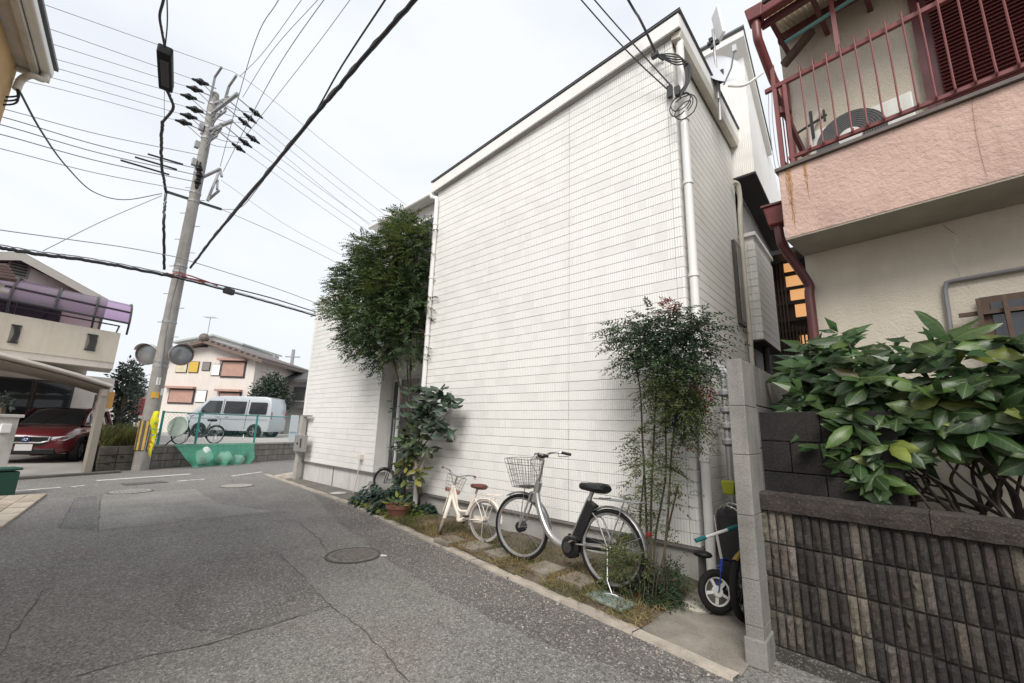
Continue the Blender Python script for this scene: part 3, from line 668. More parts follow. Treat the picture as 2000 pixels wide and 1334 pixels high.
# rust stains
RUST=mat('rust_stain',(.42,.22,.09),.9,.4,40,.5,60)
def stain(sx,w_,h):
    mb=MB(); n=14; vs=[]
    for i in range(n+1):
        f=i/n; ww=w_*(1-.6*f)*random.uniform(.5,1.2); xx=sx+random.uniform(-.006,.006); z=ZP-.01-h*f
        vs+=[RP(xx-ww/2,QB-.0035,z),RP(xx+ww/2,QB-.0035,z)]
    mb.add(vs,[(2*i,2*i+1,2*i+3,2*i+2) for i in range(n)]); mb.build('rust_stain',RUST,bal)
def stain2(px,w_,h):
    s,_=FQ(px,345,QB); stain(s,w_,h)
for d,w_,h in ((0,.016,.50),(.010,.008,.60),(-.012,.007,.36),(.020,.005,.45),(-.02,.004,.25),(.006,.006,.56)): 
    s,_=FQ(1540,345,QB); stain(s+d,w_,h)
for d,w_,h in ((0,.012,.26),(.007,.006,.36),(-.006,.005,.18)):
    s,_=FQ(1572,330,QB); stain(s+d,w_,h)
# crack lines in the stucco
def wallcrack(pts,q,w_,m_,par):
    P=[]; 
    for x,y in pts: s,z=FQ(x,y,q); P.append(RP(s,q-.003,z))
    P=spline(P,6); vs=[]
    for p in P: 
        j=random.uniform(-w_,w_)*.5; vs+=[p+dR*(w_/2+j),p+dR*(-w_/2+j)]
    mb=MB(); mb.add(vs,[(2*i,2*i+1,2*i+3,2*i+2) for i in range(len(P)-1)]); mb.build('crack',m_,par)
wallcrack([(1898,195),(1905,250),(1915,300),(1928,345)],QB,.0022,mat('crack_dark',(.30,.20,.165),.9),bal)
PATCH=mat('filler_patch',(.58,.54,.48),.9,.1,20)
wallcrack([(1862,455),(1868,470),(1861,490),(1868,520),(1880,545)],QW,.014,PATCH,rh_)
wallcrack([(1842,440),(1868,458)],QW,.006,mat('crack_dark',(.22,.15,.12)),rh_)
wallcrack([(1885,545),(1895,560)],QW,.012,PATCH,rh_)
# ---- railing
rl=thing('balcony_railing','red painted steel railing along the pink balcony','railing',RP(0,QB,ZP))
RQ=QB+.035
def rq(px,py,q=None):
    s,z=FQ(px,py,q or RQ); return RP(s,q or RQ,z)
def rail(a,b,w_,h,name='rail'):
    sa,za=FQ(*a,RQ); sb,zb=FQ(*b,RQ); zm=(za+zb)/2; sb=max(sb,SR)
    MB().bar(RP(sa,RQ,zm),RP(sb,RQ,zm),w_,h).build(name,REDM,rl,bevel=.004); return zm
zt=rail((1494,178),(1843,5),.035,.045,'top_rail'); zb=rail((1540,305),(1822,205),.03,.035,'bottom_rail')
sb0=FQ(1585,300,RQ)[0]; pitch=.102
zl=ZP+.03
for i in range(30):
    s=sb0+i*pitch*1.0
    if s>2.4: break
    q=RQ-.018
    if i%1==0:
        P=[RP(s,q+.03,zb+.05),RP(s,q-.02,zb-.005),RP(s-.002,q-.022,zb+.08),RP(s,q-.012,(zt+zb)/2),RP(s,q-.03,zt+.02),RP(s,q-.01,zt+.05),RP(s,q+.02,zt+.02)]
        MB().tube(spline(P,4),.0075,6).build('baluster',REDM,rl,smooth=True)
sp_=FQ(1530,330,RQ)[0]
MB().bar(RP(sp_,RQ,ZP+.03),RP(sp_,RQ,zt+.25),.035,.035).build('corner_post',REDM,rl)
MB().bar(RP(sp_+.085,RQ,ZP+.03),RP(sp_+.085,RQ,zt+.02),.03,.03).build('post',REDM,rl)
MB().bar(RP(sp_,RQ+.48,ZP+.03),RP(sp_,RQ+.48,zt+.4),.035,.035).build('corner_post',REDM,rl)
sp2=FQ(1634,80,RQ)[0]
MB().bar(RP(sp2,RQ+.02,zt),RP(sp2,RQ+.02,zt+1.2),.035,.035).build('roof_post',REDM,rl)
for zz_ in (zt,zb): MB().bar(RP(sp_,RQ,zz_),RP(sp_,RQ+.48,zz_),.03,.03).build('side_rail',REDM,rl)
MB().bar(RP(sp_,RQ+.05,zt-.05),RP(sp_+.10,RQ+.4,zb+.2),.035,.05).build('brace',REDD,rl)
for k in range(4): MB().tube([RP(sp_-.005,RQ+.1+k*.1,ZP+.03),RP(sp_-.005,RQ+.1+k*.1,zt)],.006,6).build('side_baluster',REDM,rl)
for k,dx in enumerate((-.02,-.05)):
    MB().tube(spline([RP(sp_+dx,RQ-.02,zt-.05),RP(sp_+dx-.02,RQ-.02,zt-.4),RP(sp_+dx-.01,RQ-.02,ZP+.1),RP(sp_+dx+.02,RQ-.02,ZP+.03)]),.0035,5).build('loose_wire',GALV,rl)
# ---- roof canopy over balcony with corrugated sheet
def cq(px,py,q): s,z=FQ(px,py,q); return s,z
zc=FQ(1500,30,QB-.1)[1]
can=thing('balcony_canopy','corrugated balcony canopy with dark red gutter at the top right','canopy',RP(0,QB,zc))
ZC=FQ(1476,40,QB-.17)[1]+.03
mb=MB(); n=200; s_0=FQ(1476,40,QB-.17)[0]+.06
mb.grid(lambda i,j:RP(s_0+i*3.2,QB-.12+j*.75,ZC+j*.2+.012*math.sin(i*3.2/.045*2*math.pi)),420,1); mb.build('corrugated_sheet',mat('polycarbonate',(.50,.42,.30),.5,.15,4,trans=.4),can)
MB().fbox(RP,(s_0-.05,2.4),(QB-.22,QB-.13),(ZC-.05,ZC+.04)).build('gutter',REDM,can,bevel=.015)
MB().fbox(RP,(s_0-.04,2.4),(QB-.10,QB-.05),(ZC-.08,ZC-.02)).build('front_beam',REDD,can)
for k in range(9): MB().fbox(RP,(s_0+.02+k*.34,s_0+.06+k*.34),(QB-.1,QW),(ZC-.05,ZC-.022)).build('rafter',REDD,can)
MB().fbox(RP,(s_0,2.4),(QB+.28,QB+.33),(ZC-.02,ZC+.07)).build('purlin',REDD,can)
hp=RP(s_0-.06,QB-.17,ZC-.05)
MB().hexa([hp+V((-.06,-.06,0)),hp+V((.06,-.06,0)),hp+V((.06,.06,0)),hp+V((-.06,.06,0)),hp+V((-.08,-.08,.13)),hp+V((.08,-.08,.13)),hp+V((.08,.08,.13)),hp+V((-.08,.08,.13))]).build('rain_head',REDM,can,bevel=.01)
MB().tube(spline([hp,hp+V((0,0,-.18)),hp+V((.01,.05,-.26)),RP(sp_-.02,QB+.10,ZC-.55),RP(sp_,QB+.16,ZC-.66),RP(sp_+.0,QB+.16,ZC-.95)],5),.04,10).build('rainwater_pipe',REDM,can,smooth=True)
MB().tube([RP(s_0+.10,QB+.10,ZC-.22),RP(s_0+.9,QB+.16,ZC-.1)],.018,8).build('drying_pole',mat('teal_pole',(.10,.25,.24),.4),can)
MB().bar(RP(s_0+.02,QB+.30,ZC-.30),RP(s_0+.30,QB+.30,ZC-.08),.07,.07).build('wooden_bracket',BROWN,can,bevel=.01)
# upper roof eave tiles above canopy
MB().fbox(RP,(s_0-.02,2.6),(QB-.05,QB+.6),(ZC+.25,ZC+.33)).build('eave_board',mat('dark_eave',(.05,.035,.03),.7,.2),can)
# ---- louvred shutters of the upper window
wd=MB(); s1=FQ(1800,60,QW)[0]; s1b=SR-.2; zw0=ZP-.2; zw1=5.6
sh=thing('louvred_shutter','dark red louvred shutters behind the balcony railing','shutter',RP(s1,QW,ZP))
MB().fbox(RP,(s1,s1+2.0),(QW-.03,QW-.003),(zw0,zw1)).build('frame',REDD,sh)
SLAT=mat('shutter_slat',(.14,.030,.030),.5,.15,10)
sl_=MB(); R3=rot.to_3x3()@Matrix.Rotation(.6,3,'X'); sl_.cbox((0,0,0),.56,.028,.008,R3); slm=sl_.mesh('slat',SLAT)
for col_ in range(3):
    sc=s1+.05+.29+col_*.64
    for k in range(44):
        piece('slat',slm,sh,Matrix.Translation(RP(sc,QW-.045,zw0+.04+k*.036)))
    MB().fbox(RP,(sc+.29,sc+.345),(QW-.075,QW-.031),(zw0,zw1)).build('stile',REDM,sh)
MB().fbox(RP,(s1-.05,s1-.002),(QW-.075,QW-.031),(zw0,zw1)).build('stile',REDD,sh)
# ---- air conditioner outdoor unit
ac=thing('air_conditioner_unit','white air conditioner outdoor unit behind the balcony railing','air conditioner',RP(-.75,QB+.3,ZP))
AQ=QB+.17; a0,za0=FQ(1590,310,AQ); a1_,za1=FQ(1765,190,AQ); zA1=FQ(1700,235,AQ)[1]
zA1=FQ(1690,214,AQ)[1]; ACW=mat('ac_white',(.66,.66,.62),.45,.05,3,streak=.2)
MB().fbox(RP,(a0,a0+.70),(AQ,AQ+.28),(ZP-.42,zA1)).build('casing',ACW,ac,bevel=.012)
fc=RP(a0+.28,AQ-.012,zA1-.21)
for k,r in enumerate([.06+.0185*i for i in range(11)]): MB().torus(fc,-nR,r,.0045,36,5).build('grille_ring',DARKM,ac)
o=MB(); 
for k in range(16):
    a=k*math.pi/8; d=dR*math.cos(a)+V((0,0,math.sin(a))); o.tube([fc+d*.05,fc+d*.25],.003,4)
o.build('grille_spokes',DARKM,ac)
MB().lathe([(.25,0),(.25,.006),(.001,.006)],fc+nR*.004,-nR,32).build('fan_opening',mat('fan_dark',(.10,.10,.10),.7),ac)
MB().lathe([(.085,0),(.085,.012),(.001,.018)],fc,-nR,20).build('fan_hub',ACW,ac)
MB().tube(spline([RP(a0-.02,AQ+.25,ZP),RP(a0-.06,QW-.06,ZP+.3),RP(a0-.05,QW-.05,ZP+.6),RP(a0+.05,QW-.05,ZP+.78)]),.03,10).build('pipe_cover',PIPEC,ac,smooth=True)
# old tap-like fittings
o=MB(); fp=RP(a0-.1,AQ-.02,ZP+.42)
o.tube([fp,fp+dR*.24+V((0,0,.06))],.012,6); o.tube([fp+dR*.12+V((0,0,-.12)),fp+dR*.12+V((0,0,.16))],.014,6); o.tube([fp+dR*.22+V((0,0,.0)),fp+dR*.22+V((0,0,.12))],.01,6)
tag(o.build('clamp_fitting',DARKM),'dark metal clamp on a rod beside the air conditioner','clamp')
# ---- second downpipe bracket under the balcony (rain head + diagonal pipe)
dp=thing('corner_rain_pipe','dark red rain head with slanting pipe at the balcony corner','rain pipe',RP(SL,QB,3))
hp=RP(*(lambda s,z:(s-.0,QB+.25,z))(*FQ(1518,425,QB+.25)))
MB().hexa([hp+V((-.07,-.07,-.09)),hp+V((.07,-.07,-.09)),hp+V((.07,.07,-.09)),hp+V((-.07,.07,-.09)),hp+V((-.10,-.10,.09)),hp+V((.10,-.10,.09)),hp+V((.10,.10,.09)),hp+V((-.10,.10,.09))]).build('rain_head',REDM,dp,bevel=.012)
MB().box(hp.x-.115,hp.x+.115,hp.y-.115,hp.y+.115,hp.z+.092,hp.z+.112).build('head_rim',REDD,dp)
e_=RP(SL+.03,QW-.06,2.86)
MB().tube(spline([hp+V((0,0,-.09)),hp+V((.01,0,-.25)),hp+V((.03,.03,-.33)),e_+V((0,0,.05)),e_+V((.0,.0,-.08)),RP(SL+.03,QW-.06,2.3)],5),.04,10).build('pipe',REDD,dp,smooth=True)
# ---- ground floor window with wooden grille, grey conduit
s_,z__=FQ(1912,585,QW); s2_=s_+1.0
gw=thing('wooden_grille_window','brown framed window with wooden grille above the big leaved bush','window',RP(s_,QW,z__))
MB().fbox(RP,(s_,s2_),(QW-.06,QW-.002),(z__-.7,z__)).build('frame',BROWN,gw)
MB().fbox(RP,(s_+.05,s2_-.05),(QW-.066,QW-.061),(z__-.66,z__-.05)).build('pane',GLASSD,gw)
for k in range(5): MB().fbox(RP,(s_-.02+k*.13,s_+.005+k*.13),(QW-.13,QW-.105),(z__-.75,z__-.02)).build('grille_bar',BROWN,gw)
for zq in (z__-.11,z__-.6): MB().fbox(RP,(s_-.12,s2_),(QW-.10,QW-.075),(zq-.03,zq)).build('grille_rail',BROWN,gw)
pt=[RP(*(lambda s,z:(s,QW-.03,z))(*FQ(*p,QW-.03))) for p in ((2500,425),(2060,512),(1998,524),(1862,548),(1848,552),(1846,566),(1851,600),(1862,680))]
tag(MB().tube(pt,.016,8).build('conduit',mat('grey_conduit',(.20,.20,.21),.5,.1),smooth=True),'grey conduit bent across the cream wall above the bush','conduit')
# ---- timber lattice house in the gap
lt=thing('timber_lattice_house','dark timber house front with lit amber windows seen in the gap','house',(-.3,9.6,0))
LY=9.2
def ly(px,py): p=onY(px,py,LY); return p.x,p.z
x0,zt_=ly(1508,512); x1,_=ly(1592,505); _,zb_=ly(1545,700); zt_=ly(1545,508)[1]
MB().box(x0-.02,x1+1.2,LY+.05,LY+2,0,zt_).build('wall',mat('dark_timber',(.032,.02,.014),.7,.3,6),lt)
AMB=bpy.data.materials.new('lit_amber_window'); AMB.use_nodes=True; _b=AMB.node_tree.nodes['Principled BSDF']; _b.inputs['Base Color'].default_value=(.5,.3,.12,1); _b.inputs['Emission Color'].default_value=(1,.50,.20,1); _b.inputs['Emission Strength'].default_value=.30; _b.inputs['Roughness'].default_value=.2
for ya,yb,xa,xb in ((516,527,1527,1553),(534,556,1533,1572),(563,582,1542,1574),(595,616,1552,1578),(655,670,1562,1582)):
    xA,zA_=ly(xa,ya); xB,zB_=ly(xb,yb); MB().box(xA,xB,LY+.01,LY+.048,zB_,zA_).build('lit_window',AMB,lt)
for k in range(26):
    xx=x0+k*.055
    if xx<x1+.3: MB().box(xx,xx+.022,LY-.06,LY-.03,zb_-.3,zt_-.02 if k<4 else zt_-1.2-.02*k).build('lattice_bar',mat('lattice_wood',(.060,.036,.024),.6,.3,8),lt)
for py in (530,558,586,620,640): 
    zq=ly(1560,py)[1]; MB().box(x0,x1+.4,LY-.028,LY+.005,zq-.06,zq).build('lattice_rail',mat('dark_timber',(.032,.02,.014)),lt)
MB().box(x1-.02,x1+.06,LY-.1,LY+.0,0,zt_).build('red_post',mat('red_wood',(.13,.035,.025),.6,.2),lt)
MB().hexa([V((x0-.15,LY-.5,zt_-.02)),V((x1+1,LY-.5,zt_-.02)),V((x1+1,LY+1,zt_+.1)),V((x0-.15,LY+1,zt_+.1)),V((x0-.15,LY-.5,zt_+.06)),V((x1+1,LY-.5,zt_+.06)),V((x1+1,LY+1,zt_+.2)),V((x0-.15,LY+1,zt_+.2))]).build('eave',mat('black_eave',(.03,.03,.032),.5),lt)
bf=MB().box(-3,-.3,8.9,9.1,0,2.3); tag(bf.build('end_wall',mat('gap_render',(.22,.20,.17),.9,.2,3,.3,40)),'dim rendered wall closing the gap beneath the lattice house','wall')
# ================================================================ far side of the cross street
TANW=mat('tan_stucco',(.50,.33,.16),.9,.15,3,.5,70)
EAVEW=mat('eave_white',(.60,.57,.52),.6,.06,3,streak=.3)
# near left house: only its eave corner enters the picture
c=G(103,155,5.3); wc=G(35,132,5.3)
lh=thing('tan_house','tan stucco house with white eave gutter at the top left','house',(wc.x,wc.y,0))
sc_,qc=c.dot(dR),c.dot(nR); sw_,qw_=wc.dot(dR),wc.dot(nR)
MB().fbox(RP,(sw_,sw_+5),(qw_-6,qw_),(0,5.28)).build('wall',TANW,lh)
MB().fbox(RP,(sc_+.05,sw_+5),(qw_-6,qc-.14),(5.285,5.33)).build('soffit',EAVEW,lh)
MB().fbox(RP,(sc_+.02,sw_+5),(qc-.16,qc-.10),(5.26,5.42)).build('fascia',EAVEW,lh)
MB().fbox(RP,(sc_,sw_+5),(qc-.095,qc),(5.30,5.40)).build('gutter',WHITE,lh,bevel=.02)
MB().fbox(RP,(sc_-.02,sc_+.03),(qw_-6,qc-.02),(5.24,5.40)).build('verge_board',EAVEW,lh)
MB().fbox(RP,(sc_+.04,sw_+5),(qw_+.12,qw_+.16),(5.255,5.284)).build('soffit_batten',EAVEW,lh)
MB().fbox(RP,(sc_-.03,sw_+5),(qw_-6,qc+.02),(5.43,5.47)).build('roof',ROOFD,lh)
MB().tube(spline([RP(sc_+.06,qc-.05,5.30),RP(sc_+.06,qc-.06,5.22),RP(sc_+.10,qc-.14,5.19),RP(sw_+.05,qw_+.06,5.14),RP(sw_+.06,qw_+.05,5.0)],5),.035,10).build('gutter_elbow',EAVEW,lh,smooth=True)
# street retaining wall of grey blocks
RV=.35; zW=UZ(430,866,RV)[1]; zLOT=zW-.04
RBLK=mat('street_block',(.20,.185,.165),.95,.25,4,.5,50,streak=.7,objcol=False,speck=.2,sscale=150)
uL=UZ(190,900,RV)[0]; uM=UZ(292,900,RV)[0]; uR=uM+7.6
rw_=thing('retaining_wall','weathered grey block retaining wall along the cross street','wall',SP(uM+3,RV,0))
n=int((uR-uM)/.42); blockrow(rw_,SP,[uM+i*(uR-uM)/n for i in range(n+1)],[0,zW*.31,zW*.62,zW*.90],(RV,RV+.15),RBLK,off=True,gap=.012,jit=.006)
for i in range(8): MB().fbox(SP,(uM+i*.95,uM+i*.95+.943),(RV-.02,RV+.17),(zW*.905,zW)).build('coping',mat('street_coping',(.34,.32,.29),.9,.2,4,streak=.4),rw_,bevel=.008)
lw=thing('low_block_wall','low dark block wall under the weeds left of the utility pole','wall',SP(uL+.5,RV,0))
zLw=UZ(240,872,RV)[1]; n=3
blockrow(lw,SP,[uL+i*(uM-uL)/n for i in range(n+1)],[0,zLw*.33,zLw*.66,zLw],(RV-.02,RV+.13),mat('low_block',(.115,.10,.085),.95,.3,4,.6,40,streak=.5,speck=.2,sscale=140),gap=.014,jit=.01)
for px,py in ((238,892),(222,891),(210,905)):
    u,z=UZ(px,py,RV); MB().ball(SP(u,RV-.02,z),.05,8,6,(1,1,.6)).build('block_opening',mat('opening_dark',(.03,.03,.03),.9),lw)
# parking lot deck
lot=MB(); lot.fbox(SP,(uL+.05,30),(RV+.12,40),(-.05,zLOT)); struct(lot.build('parking_lot',mat('gravel_lot',(.42,.40,.37),.95,.15,2,.4,40,speck=.3,sscale=60)))
# fence
FG=mat('fence_green',(.03,.26,.23),.5,.1); fn_=thing('green_mesh_fence','green steel mesh fence on top of the street retaining wall','fence',SP(uM+2,RV+.08,zW))
FV=RV+.07; zT=UZ(430,808,FV)[1]
posts=[UZ(x,y,FV)[0] for x,y in ((313,840),(386,838),(500,835))]; posts+= [posts[-1]+(posts[-1]-posts[-2])*k for k in (1,)]
for u in posts: MB().tube([SP(u,FV,zW-.3),SP(u,FV,zT+.02)],.033,8).build('post',FG,fn_,smooth=True)
MB().tube([SP(posts[0],FV,zT-.02),SP(posts[-1],FV,zT-.02)],.018,6).build('top_rail',FG,fn_)
mm=MB(); L_=posts[-1]-posts[0]; hh=zT-zW-.04; st_=.11; k=-int(hh/st_)
while k*st_<L_:
    for sg in (0,1):
        a=k*st_; pts=[]
        u0,u1=(a,a+hh); z0,z1=(0,hh)
        if u0<0: z0=-u0; u0=0
        if u1>L_: z1=hh-(u1-L_); u1=L_
        if u1>u0:
            if sg: z0,z1=hh-z0,hh-z1
            mm.tube([SP(posts[0]+u0,FV,zW+z0+.02),SP(posts[0]+u1,FV,zW+z1+.02)],.0022,3,False)
    k+=1
mm.build('wire_mesh',mat('mesh_wire_green',(.10,.30,.27),.5),fn_,kind='stuff')
for px,py in ((363,857),(421,857),(475,855)):
    u,z=UZ(px,py,RV-.05); o=MB(); o.ball(SP(u,RV-.04,z),.05,8,6,(1,.5,1.2)); o.tube([SP(u,RV-.04,z),SP(u,RV-.04,z+.12)],.012,5)
    tag(o.build('net_clip',WHITE,smooth=True),{363:'white clip holding the green net at its left end',421:'white clip holding the middle of the green net',475:'white clip holding the green net at its right end'}[px],'clip','clips of the rubbish net')
# rubbish net and bags
BAG=mat('rubbish_bag',(.62,.66,.62),.35,.1,4,.5,18)
def lump(c,r,sc,seed,name,label):
    rs=random.Random(seed); mb=MB(); mb.ball((0,0,0),1,18,12); ph=[(rs.uniform(2,6),rs.uniform(0,6),rs.uniform(2,5),rs.uniform(0,6)) for _ in range(5)]
    vs=[]
    for v in mb.v:
        v=V(v); d=1+sum(.10*math.sin(a*v.x+b+3*v.z)*math.cos(c_*v.y+e) for a,b,c_,e in ph)
        p=V((v.x*sc[0],v.y*sc[1],v.z*sc[2]))*r*d; p.z=max(p.z,-sc[2]*r*.75); vs.append(eS*p.x+nS*p.y+V((0,0,p.z))+c)
    mb.v=[tuple(v) for v in vs]; return tag(mb.build(name,BAG,smooth=True),label,'rubbish bag','rubbish bags under the net')
for (px,py),r,sc,sd,lb in (((400,890),.33,(.75,.8,1),1,'upright pale rubbish bag under the green net, left'),((440,893),.30,(.9,.8,.8),2,'slumped pale rubbish bag in the middle of the green net'),((466,897),.25,(1,.8,.8),3,'round pale rubbish bag under the green net, right')):
    u,z=UZ(px,py,.02); lump(SP(u,.14,max(z,r*sc[2]*.70)-.04),r*.86,sc,sd,'rubbish_bag',lb)
NET=bpy.data.materials.new('green_net'); NET.use_nodes=True; _t=NET.node_tree; _b=_t.nodes['Principled BSDF']; _b.inputs['Base Color'].default_value=(.06,.36,.23,1); _b.inputs['Roughness'].default_value=.7
_tr=N(_t,'ShaderNodeBsdfTransparent'); _mx=N(_t,'ShaderNodeMixShader'); _mx.inputs[0].default_value=.5
_t.links.new(_tr.outputs[0],_mx.inputs[1]); _t.links.new(_b.outputs[0],_mx.inputs[2]); _t.links.new(_mx.outputs[0],_t.nodes['Material Output'].inputs[0])
ul,ur=UZ(340,862,RV-.04)[0],UZ(497,858,RV-.04)[0]; bl,br=UZ(375,912,-.35)[0],UZ(492,906,-.35)[0]
def netf(i,j):
    u=(ul+(ur-ul)*i)*(1-j)+(bl+(br-bl)*i)*j; z=zW*(1-j)+.02*j-.0
    bul=math.sin(min(1,j*1.15)*math.pi*.55)*(.18+.14*math.sin(i*9)*math.sin(i*3+1)+.10*math.sin(i*23+j*4))
    v=RV-.05-.62*math.sin(min(1,j*1.25)*math.pi/2)-.10*math.sin(i*11+1)*j-.06*math.sin(i*29+j*5)*j
    return SP(u+.03*math.sin(j*9+i*14)*j,v,max(.02,z+.06*math.sin(i*15)*j*(1-j)))
tag(MB().grid(netf,44,20).build('rubbish_net',NET,smooth=True),'green net draped from the retaining wall over rubbish bags','net')
# ---- generic road car
TYRE=RUBBER; RIM=mat('alloy_rim',(.35,.35,.36),.35,.1,metal=.8)
def wheel(parent,P,r,w_,side,dark=False,spokes=5):
    c=P(0,0,0); ax=(P(0,side,0)-c).normalized(); X_=(P(1,0,0)-c).normalized(); Z_=V((0,0,1))
    o=MB(); o.lathe([(r*.66,-w_/2),(r*.93,-w_/2),(r,-w_*.32),(r,w_*.32),(r*.93,w_/2),(r*.66,w_/2)],c,ax,28,True); wt=o.build('wheel',TYRE,parent,smooth=True)
    o=MB(); o.lathe([(r*.66,-w_*.3),(r*.66,w_*.42),(r*.60,w_*.42),(r*.58,w_*.1),(.02,w_*.1)],c,ax,28); 
    for k in range(spokes):
        a=2*math.pi*k/spokes; d=X_*math.cos(a)+Z_*math.sin(a); o.bar(c+ax*w_*.3+d*r*.08,c+ax*w_*.36+d*r*.6,r*.16,w_*.12,ax)
    o.lathe([(r*.14,w_*.1),(r*.14,w_*.42),(.005,w_*.45)],c,ax,10)
    o.build('rim',DARKM if dark else RIM,wt,smooth=True)
def loft(mb,rings):
    b=len(mb.v); n=len(rings[0])
    for r in rings: mb.v+=[tuple(p) for p in r]
    for i in range(len(rings)-1):
        for j in range(n): mb.f.append((b+i*n+j,b+i*n+(j+1)%n,b+(i+1)*n+(j+1)%n,b+(i+1)*n+j))
    mb.f.append(tuple(b+j for j in range(n))[::-1]); mb.f.append(tuple(b+(len(rings)-1)*n+j for j in range(n)))
    return mb
def sub(o,l=2):
    m_=o.modifiers.new('sub','SUBSURF'); m_.levels=l; m_.render_levels=l; return o
def car(name,label,loc,yaw,paint,W=1.78,suv=True,group=None,plate=True,emblem=True,kscale=1.0):
    t=thing(name,label,'car',loc,group); cy,sy=math.cos(yaw),math.sin(yaw); K=kscale
    def P(x,y,z): x*=K;y*=K;z*=K; return V((loc[0]+x*cy-y*sy,loc[1]+x*sy+y*cy,loc[2]+z))
    h=W/2
    def ring(x,hw,zb,zs_,zt): 
        pts=[(hw*.80,zb),(hw*.97,zb+.10),(hw,zb+.28),(hw*.985,zs_-.12),(hw*.93,zs_),(hw*.72,zt),(hw*.35,zt+.015)]
        return [P(x,y,z) for y,z in pts]+[P(x,-y,z) for y,z in pts[::-1]]
    st_=[(2.17,h*.66,.34,.60,.66),(2.12,h*.80,.26,.68,.76),(1.98,h*.93,.22,.80,.88),(1.6,h*.985,.22,.88,.97),(1.05,h,.20,.93,1.02),(.75,h,.20,.95,1.03),(-.6,h,.20,.97,1.03),(-1.5,h*.985,.22,1.0,1.05),(-1.95,h*.95,.26,1.0,1.06),(-2.15,h*.86,.34,.98,1.02)]
    body=sub(loft(MB(),[ring(*s) for s in st_]).build('body',paint,t,smooth=True),1)
    def cr_(x,hb,hr,zb,zr):
        pts=[(hb,zb),(hb*.5+hr*.5,(zb+zr)/2),(hr,zr-.05),(hr*.8,zr),(hr*.4,zr+.012)]
        return [P(x,y,z) for y,z in pts]+[P(x,-y,z) for y,z in pts[::-1]]
    cab=[(1.02,h*.84,h*.80,1.00,1.03),(.55,h*.85,h*.72,1.0,1.33),(.22,h*.85,h*.70,1.0,1.49),(-.6,h*.85,h*.70,1.0,1.53),(-1.5,h*.84,h*.67,1.0,1.47),(-2.0,h*.80,h*.68,1.0,1.12)]
    g_=loft(MB(),[cr_(*s) for s in cab]).build('windows',GLASSD,t,smooth=True)
    # roof skin and pillars
    def rf(x,hr,zr,e=.012): 
        pts=[(hr+e,zr-.055),(hr*.82,zr+e),(hr*.4,zr+.014+e)]
        return [P(x,y,z) for y,z in pts]+[P(x,-y,z) for y,z in pts[::-1]]
    rs=[rf(.20,h*.70,1.49),rf(-.2,h*.70,1.52),rf(-.6,h*.70,1.53),rf(-1.5,h*.67,1.475),rf(-1.6,h*.67,1.44)]
    mb=MB(); b=0
    for r in rs: mb.v+=[tuple(p) for p in r]
    n=6
    for i in range(len(rs)-1):
        for j in range(n-1): mb.f.append((i*n+j,i*n+j+1,(i+1)*n+j+1,(i+1)*n+j))
    mb.build('roof',paint,t,smooth=True)
    for s in (1,-1):
        MB().tube([P(1.0,s*h*.83,1.02),P(.57,s*h*.745,1.32),P(.2,s*h*.71,1.475)],.035,6).build('front_pillar',paint,t)
        MB().tube([P(-.35,s*h*.86,1.0),P(-.4,s*h*.71,1.49)],.04,6).build('pillar',BLACKP,t)
        MB().tube([P(-1.45,s*h*.85,1.0),P(-1.35,s*h*.69,1.47)],.06,6).build('pillar',paint,t)
        MB().ball(P(.72,s*(h+.10),1.06),.11,10,6,(.7,1,.75)).build('wing_mirror',paint,t,smooth=True)
        for x in (1.32,-1.32):
            q=lambda a,b_,c_,x=x,s=s: P(x+a,s*(h-.10)+b_,.335+c_)
            o=MB(); o.lathe([(.40,-.02),(.40,.135),(.36,.135),(.36,-.02)],q(0,0,0),(q(0,s,0)-q(0,0,0)),24,True); o.build('wheel_arch',BLACKP,t,smooth=True)
            wheel(t,q,.335,.22,s,dark=False)
        # headlight and lamp details
        o=MB(); hl=[P(2.10,s*h*.50,.70),P(2.02,s*h*.80,.73),P(1.84,s*h*.955,.80),P(1.86,s*h*.945,.70),P(2.06,s*h*.80,.60),P(2.125,s*h*.52,.615)]
        oo=(P(1,s*.5,.25)-P(0,0,0)).normalized()*.045
        o.prism([p+oo*.1 for p in hl],oo); o.build('headlight',mat('headlight_glass',(.62,.63,.64),.12,.2,14,spec=.8,metal=.3),t,bevel=.01)
        MB().ball(P(2.11,s*h*.62,.36),.07,10,6,(.6,1,.7)).build('fog_lamp',mat('lamp_pale',(.55,.55,.55),.2,metal=.5),t,smooth=True)
        MB().cbox(P(-2.08,s*h*.72,.85),.12,.28,.16,Matrix.Rotation(yaw,3,'Z')).build('tail_light',mat('tail_red',(.35,.02,.02),.25),t,bevel=.02)
        MB().tube([P(.15,s*(h*1.0+.005),.90),P(-.02,s*(h*1.0+.005),.90)],.015,6).build('door_handle',paint,t)
    R_=Matrix.Rotation(yaw,3,'Z')
    o=MB(); gp=[(.46,.70),(.42,.53),(.30,.46),(-.30,.46),(-.42,.53),(-.46,.70)]
    o.prism([P(2.10,y,z) for y,z in gp],(P(.065,0,0)-P(0,0,0))); gr=o.build('grille',BLACKP,t)
    pts=[P(2.175,y,z) for y,z in ((.46,.71),(.44,.60),(.30,.555),(-.30,.555),(-.44,.60),(-.46,.71))]
    MB().tube(pts,.022,6).build('grille_trim',CHROME,gr,smooth=True)
    MB().tube([P(2.175,.47,.71),P(2.175,-.47,.71)],.012,6).build('grille_trim',CHROME,gr)
